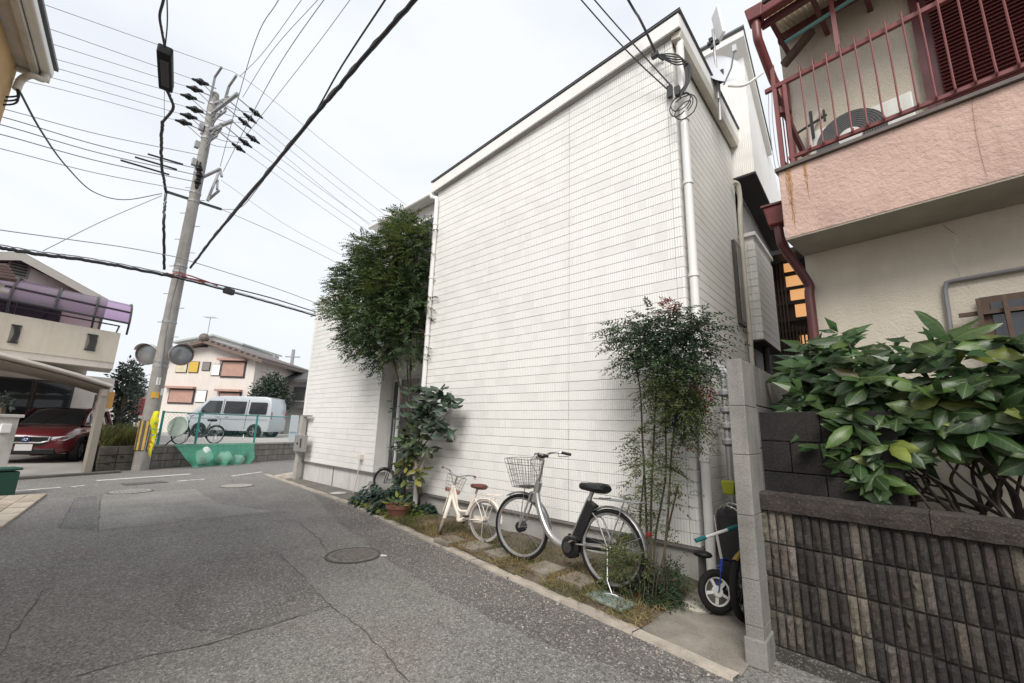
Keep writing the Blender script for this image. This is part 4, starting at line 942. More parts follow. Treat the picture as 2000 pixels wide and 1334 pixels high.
    if emblem: 
        MB().lathe([(.085,0),(.085,.012),(.001,.014)],P(2.18,0,.635),P(1,0,0)-P(0,0,0),20).build('emblem',mat('emblem_blue',(.03,.05,.14),.3,metal=.3),gr)
        o=MB()
        for y,z,r in ((.035,.015,.016),(-.01,.025,.009),(-.03,.01,.009),(-.04,-.015,.009),(0,-.012,.009),(.02,-.025,.009)): o.ball(P(2.196,y,.635+z),r*K,6,4)
        o.build('emblem_star',CHROME,gr)
    MB().cbox(P(2.12,0,.33),.10*K,1.2*K,.14*K,R_).build('lower_intake',BLACKP,t,bevel=.02)
    if plate: MB().cbox(P(2.185,0,.43),.015*K,.33*K,.165*K,R_).build('number_plate',mat('plate_white',(.6,.6,.58),.5,.03),t,bevel=.006)
    o=MB(); o.tube([P(1.03,.5,1.03),P(.85,.1,1.10)],.01,5); o.tube([P(1.03,-.1,1.03),P(.85,-.5,1.10)],.01,5); o.build('wiper',BLACKP,t)
    return t
REDP=mat('maroon_paint',(.14,.013,.020),.28,.05,2,coat=.8,metal=.1); SILP=mat('silver_blue_paint',(.47,.505,.535),.3,.03,2,coat=.6,metal=.25); DKP=mat('dark_blue_paint',(.03,.04,.07),.3,.03,coat=.6); LTP=mat('pale_silver_paint',(.50,.52,.54),.3,.03,coat=.6,metal=.3)
fwdc=V((.945,-.325,0)).normalized(); cp_=G(38,907,ZD)-fwdc*2.12
car('parked_car','maroon crossover car parked under the carport on the left',(cp_.x,cp_.y,ZD),math.atan2(fwdc.y,fwdc.x),REDP,W=1.78,kscale=.98)
# ---- silver kei van in the lot
def van(loc,yaw):
    t=thing('parked_van','silver blue boxy van parked behind the green fence','van',loc); cy,sy=math.cos(yaw),math.sin(yaw)
    def P(x,y,z): x*=1.24; y*=1.1; z*=1.09; return V((loc[0]+x*cy-y*sy,loc[1]+x*sy+y*cy,loc[2]+z))
    side=[(1.72,.28),(1.76,.55),(1.70,.82),(1.58,1.02),(1.10,1.62),(.85,1.80),(.4,1.87),(-1.35,1.87),(-1.58,1.80),(-1.66,1.55),(-1.69,1.0),(-1.69,.40),(-1.62,.26)]
    def off(pts,f,hw):
        cx,cz=.0,1.0; return [P(cx+(x-cx)*f,hw,cz+(z-cz)*f) for x,z in pts]
    def prof(hw): # narrower above the belt
        return lambda z: hw if z<1.02 else hw-(z-1.02)*.16
    rings=[]
    for f,hw in ((.93,-.735),(.985,-.715),(1,-.66),(1,.66),(.985,.715),(.93,.735)):
        r=[]
        for x,z in side:
            s=1 if hw>0 else -1; y=abs(hw)-(max(0,z-1.02)*.15); r.append(P(x*f,s*y,1+(z-1)*f))
        rings.append(r)
    loft(MB(),rings).build('body',SILP,t,smooth=True)
    def win(poly,name,s,m_=GLASSD,e=.742):
        o=MB(); pts=[]
        for x,z in poly: pts.append(P(x,s*(e-max(0,z-1.02)*.15),z))
        o.prism(pts,(P(0,s*.006,0)-P(0,0,0))); return o.build(name,m_,t)
    for s in (1,-1):
        win([(1.30,1.06),(1.02,1.47),(.92,1.62),(.38,1.62),(.38,1.06)],'window',s)
        win([(.24,1.06),(.24,1.62),(-.62,1.62),(-.62,1.06)],'window',s)
        win([(-.80,1.06),(-.80,1.60),(-1.46,1.60),(-1.50,1.54),(-1.50,1.10),(-1.46,1.06)],'window',s)
        for x in (.31,-.70): win([(x+.008,.38),(x+.008,1.70),(x-.008,1.70),(x-.008,.38)],'door_seam',s,BLACKP,.741)
        win([(1.5,.80),(1.5,.825),(-1.6,.825),(-1.6,.80)],'side_crease',s,mat('crease_silver',(.30,.33,.37),.4),.741)
        for x in (.47,.10): win([(x+.08,.90),(x+.08,.94),(x-.08,.94),(x-.08,.90)],'door_handle',s,SILP,.752)
        for x in (1.12,-1.12):
            q=lambda a,b_,c_,x=x,s=s: P(x+a,s*.705+b_,.27+c_)
            o=MB(); o.lathe([(.37,-.03),(.37,.045),(.36,.05),(.01,.05)],q(0,0,0),(q(0,s,0)-q(0,0,0)),24); o.build('wheel_arch',BLACKP,t,smooth=True)
            wheel(t,q,.30,.20,s,False)
        MB().cbox(P(1.12,s*.84,1.14),.10,.14,.18,Matrix.Rotation(yaw,3,'Z')).build('wing_mirror',SILP,t,bevel=.03)
        MB().cbox(P(1.70,s*.52,.78),.12,.26,.20,Matrix.Rotation(yaw,3,'Z')).build('headlight',mat('headlight_glass',(.62,.63,.64)),t,bevel=.03)
        MB().cbox(P(-1.66,s*.60,1.0),.08,.12,.36,Matrix.Rotation(yaw,3,'Z')).build('tail_light',mat('tail_red',(.35,.02,.02)),t,bevel=.02)
    o=MB(); o.hexa([P(1.592,-.60,1.06),P(1.592,.60,1.06),P(1.58,.60,1.055),P(1.58,-.60,1.055),P(1.14,-.52,1.60),P(1.14,.52,1.60),P(1.12,.52,1.58),P(1.12,-.52,1.58)]); o.build('windscreen',GLASSD,t)
    MB().cbox(P(1.765,0,.45),.02,.33,.165,Matrix.Rotation(yaw,3,'Z')).build('number_plate',mat('plate_white',(.6,.6,.58)),t)
hx=V((RT.x,RT.y,0)).normalized(); hy=V((-hx.y,hx.x,0))
rwp=G(512,855,zLOT); vc=rwp-hx*1.12*1.0+hy*.70
vc=rwp-hx*(1.16*1.24+.38)+hy*.75
van((vc.x,vc.y,zLOT),math.atan2(-hx.y,-hx.x))
cpos=G(352,850,zLOT)+hy*2.3
car('parked_car','pale silver car parked left of the van behind the fence',(cpos.x,cpos.y,zLOT),math.atan2(-hx.y,-hx.x)+.1,LTP,W=1.7,plate=False,emblem=False,kscale=.93)
cpos=G(325,850,zLOT)+hy*4.4
car('parked_car','dark blue car half hidden behind the utility pole and the silver car',(cpos.x,cpos.y,zLOT),math.atan2(-hx.y,-hx.x)+.05,DKP,W=1.7,plate=False,emblem=False,kscale=.85)
cpos=G(567,838,zLOT)+hy*3
car('parked_car','small dark car parked beyond the van at the far right of the lot',(cpos.x,cpos.y,zLOT),math.atan2(hy.y,hy.x),DKP,W=1.5,plate=False,emblem=False,kscale=.9)
# round pale lid on the fence
u,z=UZ(347,833,FV-.12); c=SP(u,FV-.12,z); t=thing('round_disc','round pale green disc leaning on the green fence','disc',c)
ax=(-hy+V((0,0,.15))).normalized(); MB().lathe([(.30,-.02),(.315,0),(.30,.02),(.26,.012),(.001,.02)],c,ax,28).build('disc',mat('lid_pale',(.50,.60,.52),.5,.08,5),t,smooth=True)
o=MB()
for k in range(24): a=2*math.pi*k/24; d=hx*math.cos(a)+V((0,0,1))*math.sin(a); o.cbox(c+ax*.018+d*.275,.02,.02,.02)
o.build('rim_marks',mat('lid_marks',(.30,.42,.36),.6),t); MB().tube([c-V((0,0,.3)),SP(u-.25,RV-.05,zW-.02)],.02,5).build('prop',DARKM,t)
# white board on the fence
u,z=UZ(572,838,FV-.03); t=thing('notice_board','white board fixed at the right end of the green fence','notice board',SP(u,FV,z))
MB().fbox(SP,(u-.16,u+.2),(FV-.06,FV-.03),(z-.55,z+.55)).build('panel',mat('board_white',(.68,.72,.74),.4,.03),t)
MB().fbox(SP,(u-.14,u+.18),(FV-.066,FV-.061),(z-.16,z-.10)).build('blue_band',mat('board_blue',(.30,.50,.58),.4),t)
# ---- beige house on the left
BEI=mat('beige_stucco',(.66,.60,.50),.9,.06,2,.3,60,streak=.2); BEI2=mat('mauve_beige_stucco',(.72,.66,.60),.9,.06,2,.3,60,streak=.2)
BV=1.6; b=thing('beige_house','beige two storey house with purple balcony canopy behind the carport','house',SP(-2,3,0))
ubr,zbt=UZ(236,651,BV); zbb=UZ(232,710,BV)[1]; ulf=ubr-5.6
MB().fbox(SP,(ulf,ubr),(BV,BV+.14),(zbb,zbt)).build('balcony_wall',BEI,b)
MB().fbox(SP,(ubr-.14,ubr-.001),(BV+.141,BV+1.5),(zbb,zbt)).build('balcony_wall',BEI,b)
MB().fbox(SP,(ulf,ubr+.0),(BV+.02,BV+1.7),(zbb-.18,zbb-.003)).build('balcony_floor',BEI2,b)
for px in ((30,593+40),(178,668)):
    pass
for (xa,ya,xb,yb) in ((14,637,44,668),(164,655,193,683)):
    u0,z0=UZ(xa,yb,BV); u1,z1=UZ(xb,ya,BV); zc_=UZ((xa+xb)/2,(ya+yb)/2,BV)[1]
    f=MB().fbox(SP,(u0,u1),(BV-.012,BV-.002),(zc_-.22,zc_+.22)).build('balcony_grille',mat('grille_back',(.24,.22,.20),.8),b)
    o=MB()
    for k in range(5): uu=u0+.05+(u1-u0-.1)*k/4; o.tube([SP(uu,BV-.025,zc_-.22),SP(uu+.04,BV-.025,zc_),SP(uu,BV-.025,zc_+.22)],.012,4)
    o.fbox(SP,(u0,u1),(BV-.03,BV-.013),(zc_-.24,zc_-.20)); o.fbox(SP,(u0,u1),(BV-.03,BV-.013),(zc_+.20,zc_+.24)); o.build('ironwork',DARKM,f)
UV=BV+1.5; ue=UZ(200,600,UV)[0]
zr_,=[UZ(45,493,UV-.4)[1]]; ur_=UZ(45,493,UV-.4)[0]; ze_=UZ(212,585,UV-.4)[1]; uee=UZ(212,585,UV-.4)[0]; ul_=2*ur_-uee
def gable(Pf,ul,ur,um,zb,ze,zr,v0,v1,m_): return MB().prism([Pf(ul,v0,zb),Pf(ur,v0,zb),Pf(ur,v0,ze),Pf(um,v0,zr),Pf(ul,v0,ze)],Pf(0,v1,0)-Pf(0,v0,0))
gable(SP,ul_+.35,ue,ur_,zbb,ze_-.05,zr_-.22,UV,UV+6,None).build('upper_wall',BEI2,b)
def roofp(Pf,um,zr,u1,z1,v0,v1,th,m_,name,par):
    return MB().hexa([Pf(um,v0,zr-th),Pf(u1,v0,z1-th),Pf(u1,v1,z1-th),Pf(um,v1,zr-th),Pf(um,v0,zr),Pf(u1,v0,z1),Pf(u1,v1,z1),Pf(um,v1,zr)]).build(name,m_,par)
for uu in (uee,ul_): roofp(SP,ur_,zr_,uu,ze_,UV-.4,UV+6.2,.16,mat('roof_slate',(.16,.15,.145),.8,.2,5),'roof',b)
for uu in (uee,ul_): roofp(SP,ur_,zr_-.02,uu,ze_-.02,UV-.43,UV-.401,.22,mat('verge_cream',(.58,.54,.48),.6,.05),'verge_board',b)
u0,z0=UZ(37,525,UV); f=MB().fbox(SP,(u0-.22,u0+.22),(UV-.03,UV-.003),(z0-.24,z0+.24)).build('vent_window',mat('vent_frame',(.30,.28,.26),.6),b)
for k in range(5): MB().fbox(SP,(u0-.17,u0+.17),(UV-.045,UV-.031),(z0-.19+k*.08,z0-.15+k*.08)).build('louvre',DARKM,f)
# balcony windows
zw0,zw1=zbt-.5,UZ(60,585,UV)[1]
ua=UZ(126,600,UV)[0]
for k in range(4):
    f=MB().fbox(SP,(ua-(k+1)*.95,ua-k*.95-.03),(UV-.05,UV-.003),(zw0,zw1)).build('sash_window',DARKM,b); MB().fbox(SP,(ua-(k+1)*.95+.06,ua-k*.95-.09),(UV-.06,UV-.051),(zw0+.06,zw1-.06)).build('pane',GLASSD,f)
# lower floor
LV=5.5; ule=UZ(205,800,LV)[0]
MB().fbox(SP,(ulf,UZ(212,800,LV)[0]),(LV,LV+4),(0,zbb-.18)).build('ground_floor_wall',BEI2,b)

ua=UZ(143,780,LV)[0]; za=UZ(80,742,LV)[1]
for k in range(4):
    f=MB().fbox(SP,(ua-(k+1)*1.0,ua-k*1.0-.03),(LV-.06,LV-.003),(.35,za)).build('sash_window',DARKM,b); MB().fbox(SP,(ua-(k+1)*1.0+.06,ua-k*1.0-.09),(LV-.07,LV-.061),(.4,za-.06)).build('pane',GLASSD,f)
# purple canopy
PUR=bpy.data.materials.new('purple_polycarbonate'); PUR.use_nodes=True; _t=PUR.node_tree; _b=_t.nodes['Principled BSDF']; _b.inputs['Base Color'].default_value=(.33,.27,.34,1); _b.inputs['Roughness'].default_value=.18
_tr=N(_t,'ShaderNodeBsdfTransparent'); _tr.inputs[0].default_value=(.55,.35,.58,1); _mx=N(_t,'ShaderNodeMixShader'); _mx.inputs[0].default_value=.45
_t.links.new(_tr.outputs[0],_mx.inputs[1]); _t.links.new(_b.outputs[0],_mx.inputs[2]); _t.links.new(_mx.outputs[0],_t.nodes['Material Output'].inputs[0])
cn=thing('purple_canopy','curved purple polycarbonate canopy over the beige balcony','canopy',SP(-2,BV,zbt))
zct=UZ(120,572,UV)[1]+.05; zcf=UZ(130,608,BV-.1)[1]; ucr=UZ(254,625,BV-.1)[0]; ucl=ucr-5.9
def arc(u,t_,e=0): # t from wall (0) to front drop (1)
    a=t_*math.pi/2; return SP(u,UV-.02-(UV-BV+.08)*math.sin(a)-e*math.sin(a),zcf+(zct-zcf)*math.cos(a)+e*math.cos(a))
MB().grid(lambda i,j:arc(ucl+(ucr-ucl)*i,j),12,14).build('sheet',PUR,cn,smooth=True)
nr=7
for k in range(nr+1): MB().tube([arc(ucl+(ucr-ucl)*k/nr,j/14,.012) for j in range(15)],.03,6).build('rib',DARKM,cn)
for tt in (1,.72): MB().tube([arc(ucl,tt,.01),arc(ucr,tt,.01)],.032,6).build('beam',DARKM,cn)
for k in range(nr+1):
    if k in (2,4,6,7): MB().tube([arc(ucl+(ucr-ucl)*k/nr,1),SP(ucl+(ucr-ucl)*k/nr,BV+.07,zbt)],.028,6).build('post',DARKM,cn)
MB().tube([SP(ulf,BV+.07,zbt+.22),SP(ubr-.06,BV+.07,zbt+.22)],.022,6).build('hand_rail',DARKM,cn)
MB().tube([SP(ubr-.07,BV+.07,zbt+.22),SP(ubr-.07,BV+1.4,zbt+.22)],.022,6).build('hand_rail',DARKM,cn)
# carport
CPM=mat('carport_bronze',(.36,.32,.27),.55,.06,metal=.2); cpt=thing('carport','beige arched carport over the maroon car','carport',SP(-.2,.1,0))
upx,_=UZ(183,918,.05); pb=G(184,919)
CV=.02; topu,topz=UZ(207,760,CV)
MB().bar(SP(topu-.02,CV+.1,0),SP(topu-.02,CV+.1,topz),.15,.16,eS).build('post',CPM,cpt,bevel=.01)
prof=[UZ(x,y,CV) for x,y in ((218,755),(150,733),(80,714),(0,694),(-60,682))]
for a,c_ in zip(prof,prof[1:]):
    MB().hexa([SP(c_[0],CV,c_[1]-.02),SP(a[0],CV,a[1]-.02),SP(a[0],CV+4.6,a[1]-.02),SP(c_[0],CV+4.6,c_[1]-.02),SP(c_[0],CV,c_[1]+.02),SP(a[0],CV,a[1]+.02),SP(a[0],CV+4.6,a[1]+.02),SP(c_[0],CV+4.6,c_[1]+.02)]).build('roof_sheet',mat('carport_sheet',(.42,.38,.33),.5,.1),cpt)
MB().tube([SP(a[0],CV-.01,a[1]+.015) for a in prof],.045,6).build('front_beam',mat('carport_light',(.62,.58,.52),.5,.05),cpt)
for k in range(1,7): MB().tube([SP(a[0],CV+k*.7,a[1]-.06) for a in prof],.035,5).build('rib',CPM,cpt)
MB().bar(SP(topu-.02,CV,topz-.1),SP(topu-.02,CV+4.6,topz-.1),.12,.16).build('side_beam',CPM,cpt)
MB().bar(SP(topu-.02,CV+4.4,0),SP(topu-.02,CV+4.4,topz),.12,.12,eS).build('post',CPM,cpt)
u,z=UZ(215,782,.2); tag(MB().fbox(SP,(u-.07,u+.07),(.1,.2),(z-.22,z+.22)).build('orange_box',mat('orange_plate',(.55,.30,.08),.5)),'small orange box on the carport post','meter box')
# gate pillar and planter at the left edge
gp=FD(12,812,9.5); t=thing('gate_pillar','white gate pillar with flat cap at the left edge','gate pillar',(gp.x,gp.y,0))
R_=Matrix.Rotation(math.atan2(eS.y,eS.x),3,'Z')
MB().cbox((gp.x,gp.y,gp.z/2-.02),.34,.30,gp.z-.02,R_).build('pillar',mat('pillar_white',(.52,.50,.46),.85,.12,3,.2,60,streak=.4),t)
MB().cbox((gp.x,gp.y,gp.z),.46,.40,.07,R_).build('cap',mat('pillar_white',(.52,.50,.46)),t,bevel=.01)
MB().cbox(gp+RT*.2+V((0,-.1,-.28)),.16,.14,.20,R_).build('mail_slot',WHITE,t,bevel=.01)
gb=FD(4,935,7.6); t=thing('green_bin','dark green bin with slatted side at the left edge','bin',(gb.x,gb.y,0))
MB().cbox((gb.x,gb.y,gb.z-.18),.34,.3,.62,R_).build('body',mat('bin_green',(.012,.07,.05),.5,.1),t,bevel=.03)
MB().cbox((gb.x,gb.y,gb.z+.17),.38,.34,.05,R_).build('lid',mat('bin_green',(.012,.07,.05)),t,bevel=.02)
# tiled roof corner at the left edge above the canopy
c=FD(22,545,9.0); t=thing('tiled_gate_roof','small brown tiled roof corner with white gutter at the left edge','roof',(c.x,c.y,0))
for k in range(5): MB().tube([c+RT*(.10-.06*k)+V((0,0,-.02+.07*k)),c+RT*(.10-.06*k)-FW*1.0+V((0,0,.05+.07*k))-RT*.25],.055,8).build('roof_tile',mat('brown_tile',(.09,.05,.04),.5,.3,12),t,smooth=True)
MB().bar(c+RT*.02+V((0,0,-.28)),c+RT*-.45-FW*.9+V((0,0,-.02)),.10,.09).build('gutter',EAVEW,t,bevel=.02)
MB().bar(c+RT*-.12+V((0,0,-.22)),c+RT*-.6-FW*.9+V((0,0,.10)),.08,.2).build('eave_board',EAVEW,t)
# ---- white gabled house beyond the lot
def HP(h,d,z): return hx*h+hy*d+V((0,0,z))
def HZ(px,py,d): p=onN(px,py,hy*d,hy); return p.dot(hx),p.z
WD=26.0; WHS=mat('white_stucco_far',(.66,.60,.55),.9,.05,1,.2,40,streak=.2)
wh=thing('gabled_white_house','white stucco house with pink shutters behind the parked van','house',HP(HZ(390,700,WD)[0],WD,0))
hl=HZ(283,790,WD)[0]; hr=HZ(492,760,WD)[0]; hm,zm=HZ(398,664,WD-.5); her,zer=HZ(513,703,WD-.5); hel=2*hm-her
MB().prism([HP(hl,WD,0),HP(hr,WD,0),HP(hr,WD,zer+.15),HP(hm,WD,zm-.25),HP(hl,WD,zer+.15)],hy*8).build('wall',WHS,wh)
TILE=mat('brown_grey_tile',(.15,.12,.105),.6,.25,6)
for s,hh_ in ((1,her),(-1,hel)):
    roofp(HP,hm,zm,hh_,zer,WD-.55,WD+8.5,.14,TILE,'roof',wh); roofp(HP,hm,zm-.03,hh_,zer-.03,WD-.58,WD-.552,.16,mat('verge_brown',(.16,.11,.09),.6,.1),'verge_board',wh)
    for k in range(10):
        f=k/10; o=MB(); o.tube([HP(hm+(hh_-hm)*f,WD-.5,zm+(zer-zm)*f+.05),HP(hm+(hh_-hm)*f,WD+8.4,zm+(zer-zm)*f+.05)],.10,6); o.build('tile_row',TILE,wh)
MB().ball(HP(hm,WD-.5,zm+.15),.28,8,6).build('ridge_end_tile',TILE,wh); hv,zv=HZ(398,674,WD); MB().prism([HP(hv-.3,WD-.04,zv-.15),HP(hv+.3,WD-.04,zv-.15),HP(hv+.22,WD-.04,zv+.12),HP(hv-.22,WD-.04,zv+.12)],hy*.035).build('gable_vent',DARKM,wh)
PNK=mat('pink_shutter',(.42,.25,.20),.6,.1,4); YEL=mat('yellow_panel',(.60,.40,.06),.5,.05)
def hwin(x0,y0,x1,y1,m_,name,par,frame=None,dd=.06):
    a,za=HZ(x0,y1,WD); c_,zc_=HZ(x1,y0,WD); zmid=HZ((x0+x1)/2,y0,WD)[1]; zlow=HZ((x0+x1)/2,y1,WD)[1]
    o=MB(); o.prism([HP(a,WD-dd,zlow),HP(c_,WD-dd,zlow),HP(c_,WD-dd,zmid),HP(a,WD-dd,zmid)],hy*(dd-.004)); f=o.build(name,m_,par)
    return f
for a in ((433,708,480,735),(330,762,380,786),(428,768,470,790)):
    f=hwin(a[0]-3,a[1]-3,a[2]+3,a[3]+3,DARKM,'window',wh,dd=.05); s_=hwin(*a,PNK,'shutter',f,dd=.09)
    hwin(a[0]-4,a[1]-7,a[2]+4,a[1]-3,PNK,'hood',f,dd=.3)
for a,m_ in (((344,707,368,727),mat('cream_panel',(.62,.55,.38),.5)),((369,707,390,727),YEL),((395,708,412,723),mat('grey_pane',(.22,.20,.19),.3)),((413,712,432,733),WHITE),((382,763,405,785),WHITE)): 
    f=hwin(a[0]-1,a[1]-1,a[2]+1,a[3]+1,DARKM,'window',wh,dd=.05); hwin(*a,m_,'panel',f,dd=.07)
hwin(268,778,285,812,mat('dark_red_panel',(.3,.03,.03),.6),'side_awning',wh,dd=.5)
# pale house behind it
bb=thing('pale_rear_house','pale flat gabled house showing just above the white gable','house',HP(HZ(420,660,36)[0],36,0))
h0=HZ(345,690,36)[0]; h1=HZ(470,690,36)[0]; hm2,zm2=HZ(422,654,36); ze2=HZ(345,668,36)[1]
MB().prism([HP(h0,36,0),HP(h1,36,0),HP(h1,36,ze2-.1),HP(hm2,36,zm2-.15),HP(h0,36,ze2-.1)],hy*6).build('wall',mat('pale_far_wall',(.62,.62,.62),.8,.04),bb)
for hh_ in (h0-.3,h1+.3): roofp(HP,hm2,zm2,hh_,ze2,35.6,42,.15,mat('pale_far_roof',(.40,.42,.40),.6,.05),'roof',bb)
# antenna on it
a=HP(*HZ(405,655,35)[:1],35,HZ(405,655,35)[1]); ztp=HZ(405,620,35)[1]; t=thing('television_antenna','thin television antenna above the white gabled house','antenna',a)
MB().tube([a,V((a.x,a.y,ztp))],.03,5).build('mast',GALV,t); o=MB(); o.tube([V((a.x,a.y,ztp))-hx*.5,V((a.x,a.y,ztp))+hx*.5],.02,4)
for k in range(6): c=V((a.x,a.y,ztp))+hx*(-.45+.18*k); o.tube([c-V((.0,0,.0))-hy*.35,c+hy*.35],.012,4); 
o.build('elements',GALV,t)
# dark-roofed house at the right of the lot
dh=thing('tiled_grey_house','grey house with dark tiled roofs beyond the parked van','house',HP(HZ(590,760,30)[0],30,0))
h0=HZ(561,780,30)[0]; z1=HZ(575,745,30)[1]
MB().prism([HP(h0,30,0),HP(h0+5,30,0),HP(h0+5,30,z1),HP(h0,30,z1)],hy*6).build('wall',mat('grey_far_wall',(.40,.39,.38),.9,.15,1),dh)
for zq,ov in ((z1,.5),(z1-1.8,.7)):
    MB().hexa([HP(h0-ov,29.3,zq-.1),HP(h0+6,29.3,zq-.1),HP(h0+6,31,zq+.6),HP(h0-ov,31,zq+.6),HP(h0-ov,29.3,zq+.1),HP(h0+6,29.3,zq+.1),HP(h0+6,31,zq+.8),HP(h0-ov,31,zq+.8)]).build('roof',mat('dark_tile_far',(.07,.068,.07),.6,.3,5),dh)
for k in range(3): MB().fbox(HP,(h0+.4+k*1.3,h0+1.2+k*1.3),(29.93,29.99),(z1-1.3,z1-.4)).build('window',GLASSD,dh)
# distant poles
for px,y0,lb in ((563,680,'tall distant utility pole beside the dark tiled roof'),(527,690,'shorter distant utility pole right of the white gable')):
    p=FD(px,760,34); zt_=FD(px+6,y0,34).z; t=thing('distant_utility_pole',lb,'utility pole',(p.x,p.y,0),'distant poles'); MB().tube([(p.x,p.y,0),(p.x,p.y,zt_)],[.2,.13],8).build('shaft',GALV,t); MB().tube([V((p.x,p.y,zt_-.6))-hx*.6,V((p.x,p.y,zt_-.6))+hx*.6],.05,5).build('crossarm',GALV,t)
# low houses closing the horizon
for k,(px,d,w_,h_,col_,lb) in enumerate([(300,60,9,5.2,(.5,.48,.45),'pale low house on the horizon behind the bushes'),(235,55,6,5.0,(.42,.38,.34),'brown low house on the horizon left of the pole')]):
    hc=HZ(px,800,d)[0]; t=thing('distant_house',lb,'house',HP(hc,d,0)); MB().fbox(HP,(hc-w_/2,hc+w_/2),(d,d+6),(0,h_-1.6)).build('wall',mat('far_wall_%d'%k,col_,.9,.05),t); gable(HP,hc-w_/2-.4,hc+w_/2+.4,hc,h_-1.6,h_-1.55,h_,d-.4,d+6.4,None).build('roof',TILE,t)
# ================================================================ utility pole and overhead lines
PB=G(273,918); up=thing('utility_pole','tall grey concrete utility pole with crossarms beside the cross street','utility pole',PB)
POLEM=mat('pole_concrete',(.30,.285,.265),.9,.15,3,.3,50,streak=.45)
MB().tube([(PB.x,PB.y,z) for z in (0,3,6,9,12.3)],[.195,.178,.16,.143,.125],20).build('shaft',POLEM,up,smooth=True)
MB().lathe([(.125,12.3),(.11,12.36),(.001,12.38)],(PB.x,PB.y,0),(0,0,1),16).build('cap',GALV,up)
tocam=-nS
def arm(px,z,name='crossarm',w_=.09,back=.35):
    e=G(*px,z); d=(e-V((PB.x,PB.y,z))); d.z=0; c=V((PB.x,PB.y,z)); 
    return MB().bar(c-d.normalized()*back,e,w_,w_).build(name,GALV,up,bevel=.006),e
arm((464,183),11.55); arm((454,236),10.9); a3,_=arm((452,192),11.95,back=.2); arm((430,330),9.1,w_=.07,back=.1)
for (x0,y0,x1,y1) in ((405,219,420,150),(438,200,447,169)):
    a=FD(x0,y0,14.2); b=FD(x1,y1,14.2); MB().bar(a,b,.07,.07).build('upright',GALV,up)
for (x0,y0,x1,y1) in ((420,150,433,131),(447,169,462,147),(418,269,432,250),(430,330,405,392),(405,392,428,372),(430,330,433,345),(425,352,424,370)):
    MB().bar(FD(x0,y0,14.0),FD(x1,y1,13.7),.06,.06).build('bracket',GALV,up)
ba,bb_=G(324,374,8.35),G(433,409,8.35); MB().bar(ba,bb_,.06,.07).build('cable_arm',DARKM,up)
for z in (11.9,11.5,11.0,10.6,9.3,8.6,8.3,6.1,5.9,4.3,3.1,2.95):
    r=.195-.0057*z+.012; MB().lathe([(r-.01,-.035),(r,-.035),(r,.035),(r-.01,.035)],(PB.x,PB.y,z),(0,0,1),18,True).build('steel_band',GALV,up)
for k in range(14):
    z=3.4+k*.45; s=1 if k%2 else -1; MB().tube([V((PB.x,PB.y,z))+hx*s*.15,V((PB.x,PB.y,z))+hx*s*.36],.012,5).build('climbing_step',GALV,up)
for z,L_,s in ((11.75,.9,1),(11.3,.9,1),(10.75,.8,1),(11.1,.7,-1),(10.5,.6,1)):
    c0=V((PB.x,PB.y,z)); dv=(G(464,183,11.55)-V((PB.x,PB.y,11.55))); dv.z=0; dv=dv.normalized()*s
    MB().bar(c0+hx*.10,c0+hx*.10+dv*L_,.05,.06).build('crossarm',GALV,up)
    MB().bar(c0+dv*L_*.8+V((0,0,-.02)),c0+V((0,0,-.45)),.035,.035).build('arm_brace',GALV,up)
    for f in (.35,.6,.9): MB().lathe([(.03,0),(.05,.03),(.03,.06),(.05,.09),(.02,.14)],c0+hx*.1+dv*L_*f+V((0,0,.03)),(0,0,1),8).build('pin_insulator',mat('porcelain_grey',(.30,.29,.28),.4),up)
for z,sx in ((10.9,.2),(10.3,-.2),(9.6,.22)): MB().cbox((PB.x+sx*.3,PB.y-.2,z),.14,.12,.24).build('junction_box',GALV,up,bevel=.01)
# hazard boards and plates near the base
HAZY=mat('hazard_yellow',(.55,.36,.10),.6,.15,6); HAZ=mat('hazard_grey_black',(.10,.09,.085),.7,.2,6)
def rad(z): return .195-.0057*z
tc_=(CAM-PB); tc_.z=0; a0_=math.atan2(tc_.y,tc_.x)
for k in range(9):
    a=a0_-.15-1.2+.30*k; d=V((math.cos(a),math.sin(a),0)); r=rad(1)+.022; tng=V((-d.y,d.x,0)); zl,zh=.55,1.36
    c=PB+d*r; MB().hexa([c-tng*.030-d*.008+V((0,0,zl)),c+tng*.030-d*.008+V((0,0,zl)),c+tng*.030+d*.008+V((0,0,zl)),c-tng*.030+d*.008+V((0,0,zl)),c-tng*.030-d*.008+V((0,0,zh)),c+tng*.030-d*.008+V((0,0,zh)),c+tng*.030+d*.008+V((0,0,zh)),c-tng*.030+d*.008+V((0,0,zh))]).build('guard_slat',HAZY if k%2==0 else HAZ,up)
MB().lathe([(rad(1)+.012,.53),(rad(1)+.014,1.38)],PB,(0,0,1),20).build('guard_sleeve',mat('sleeve_grey',(.20,.17,.13),.8,.15),up)
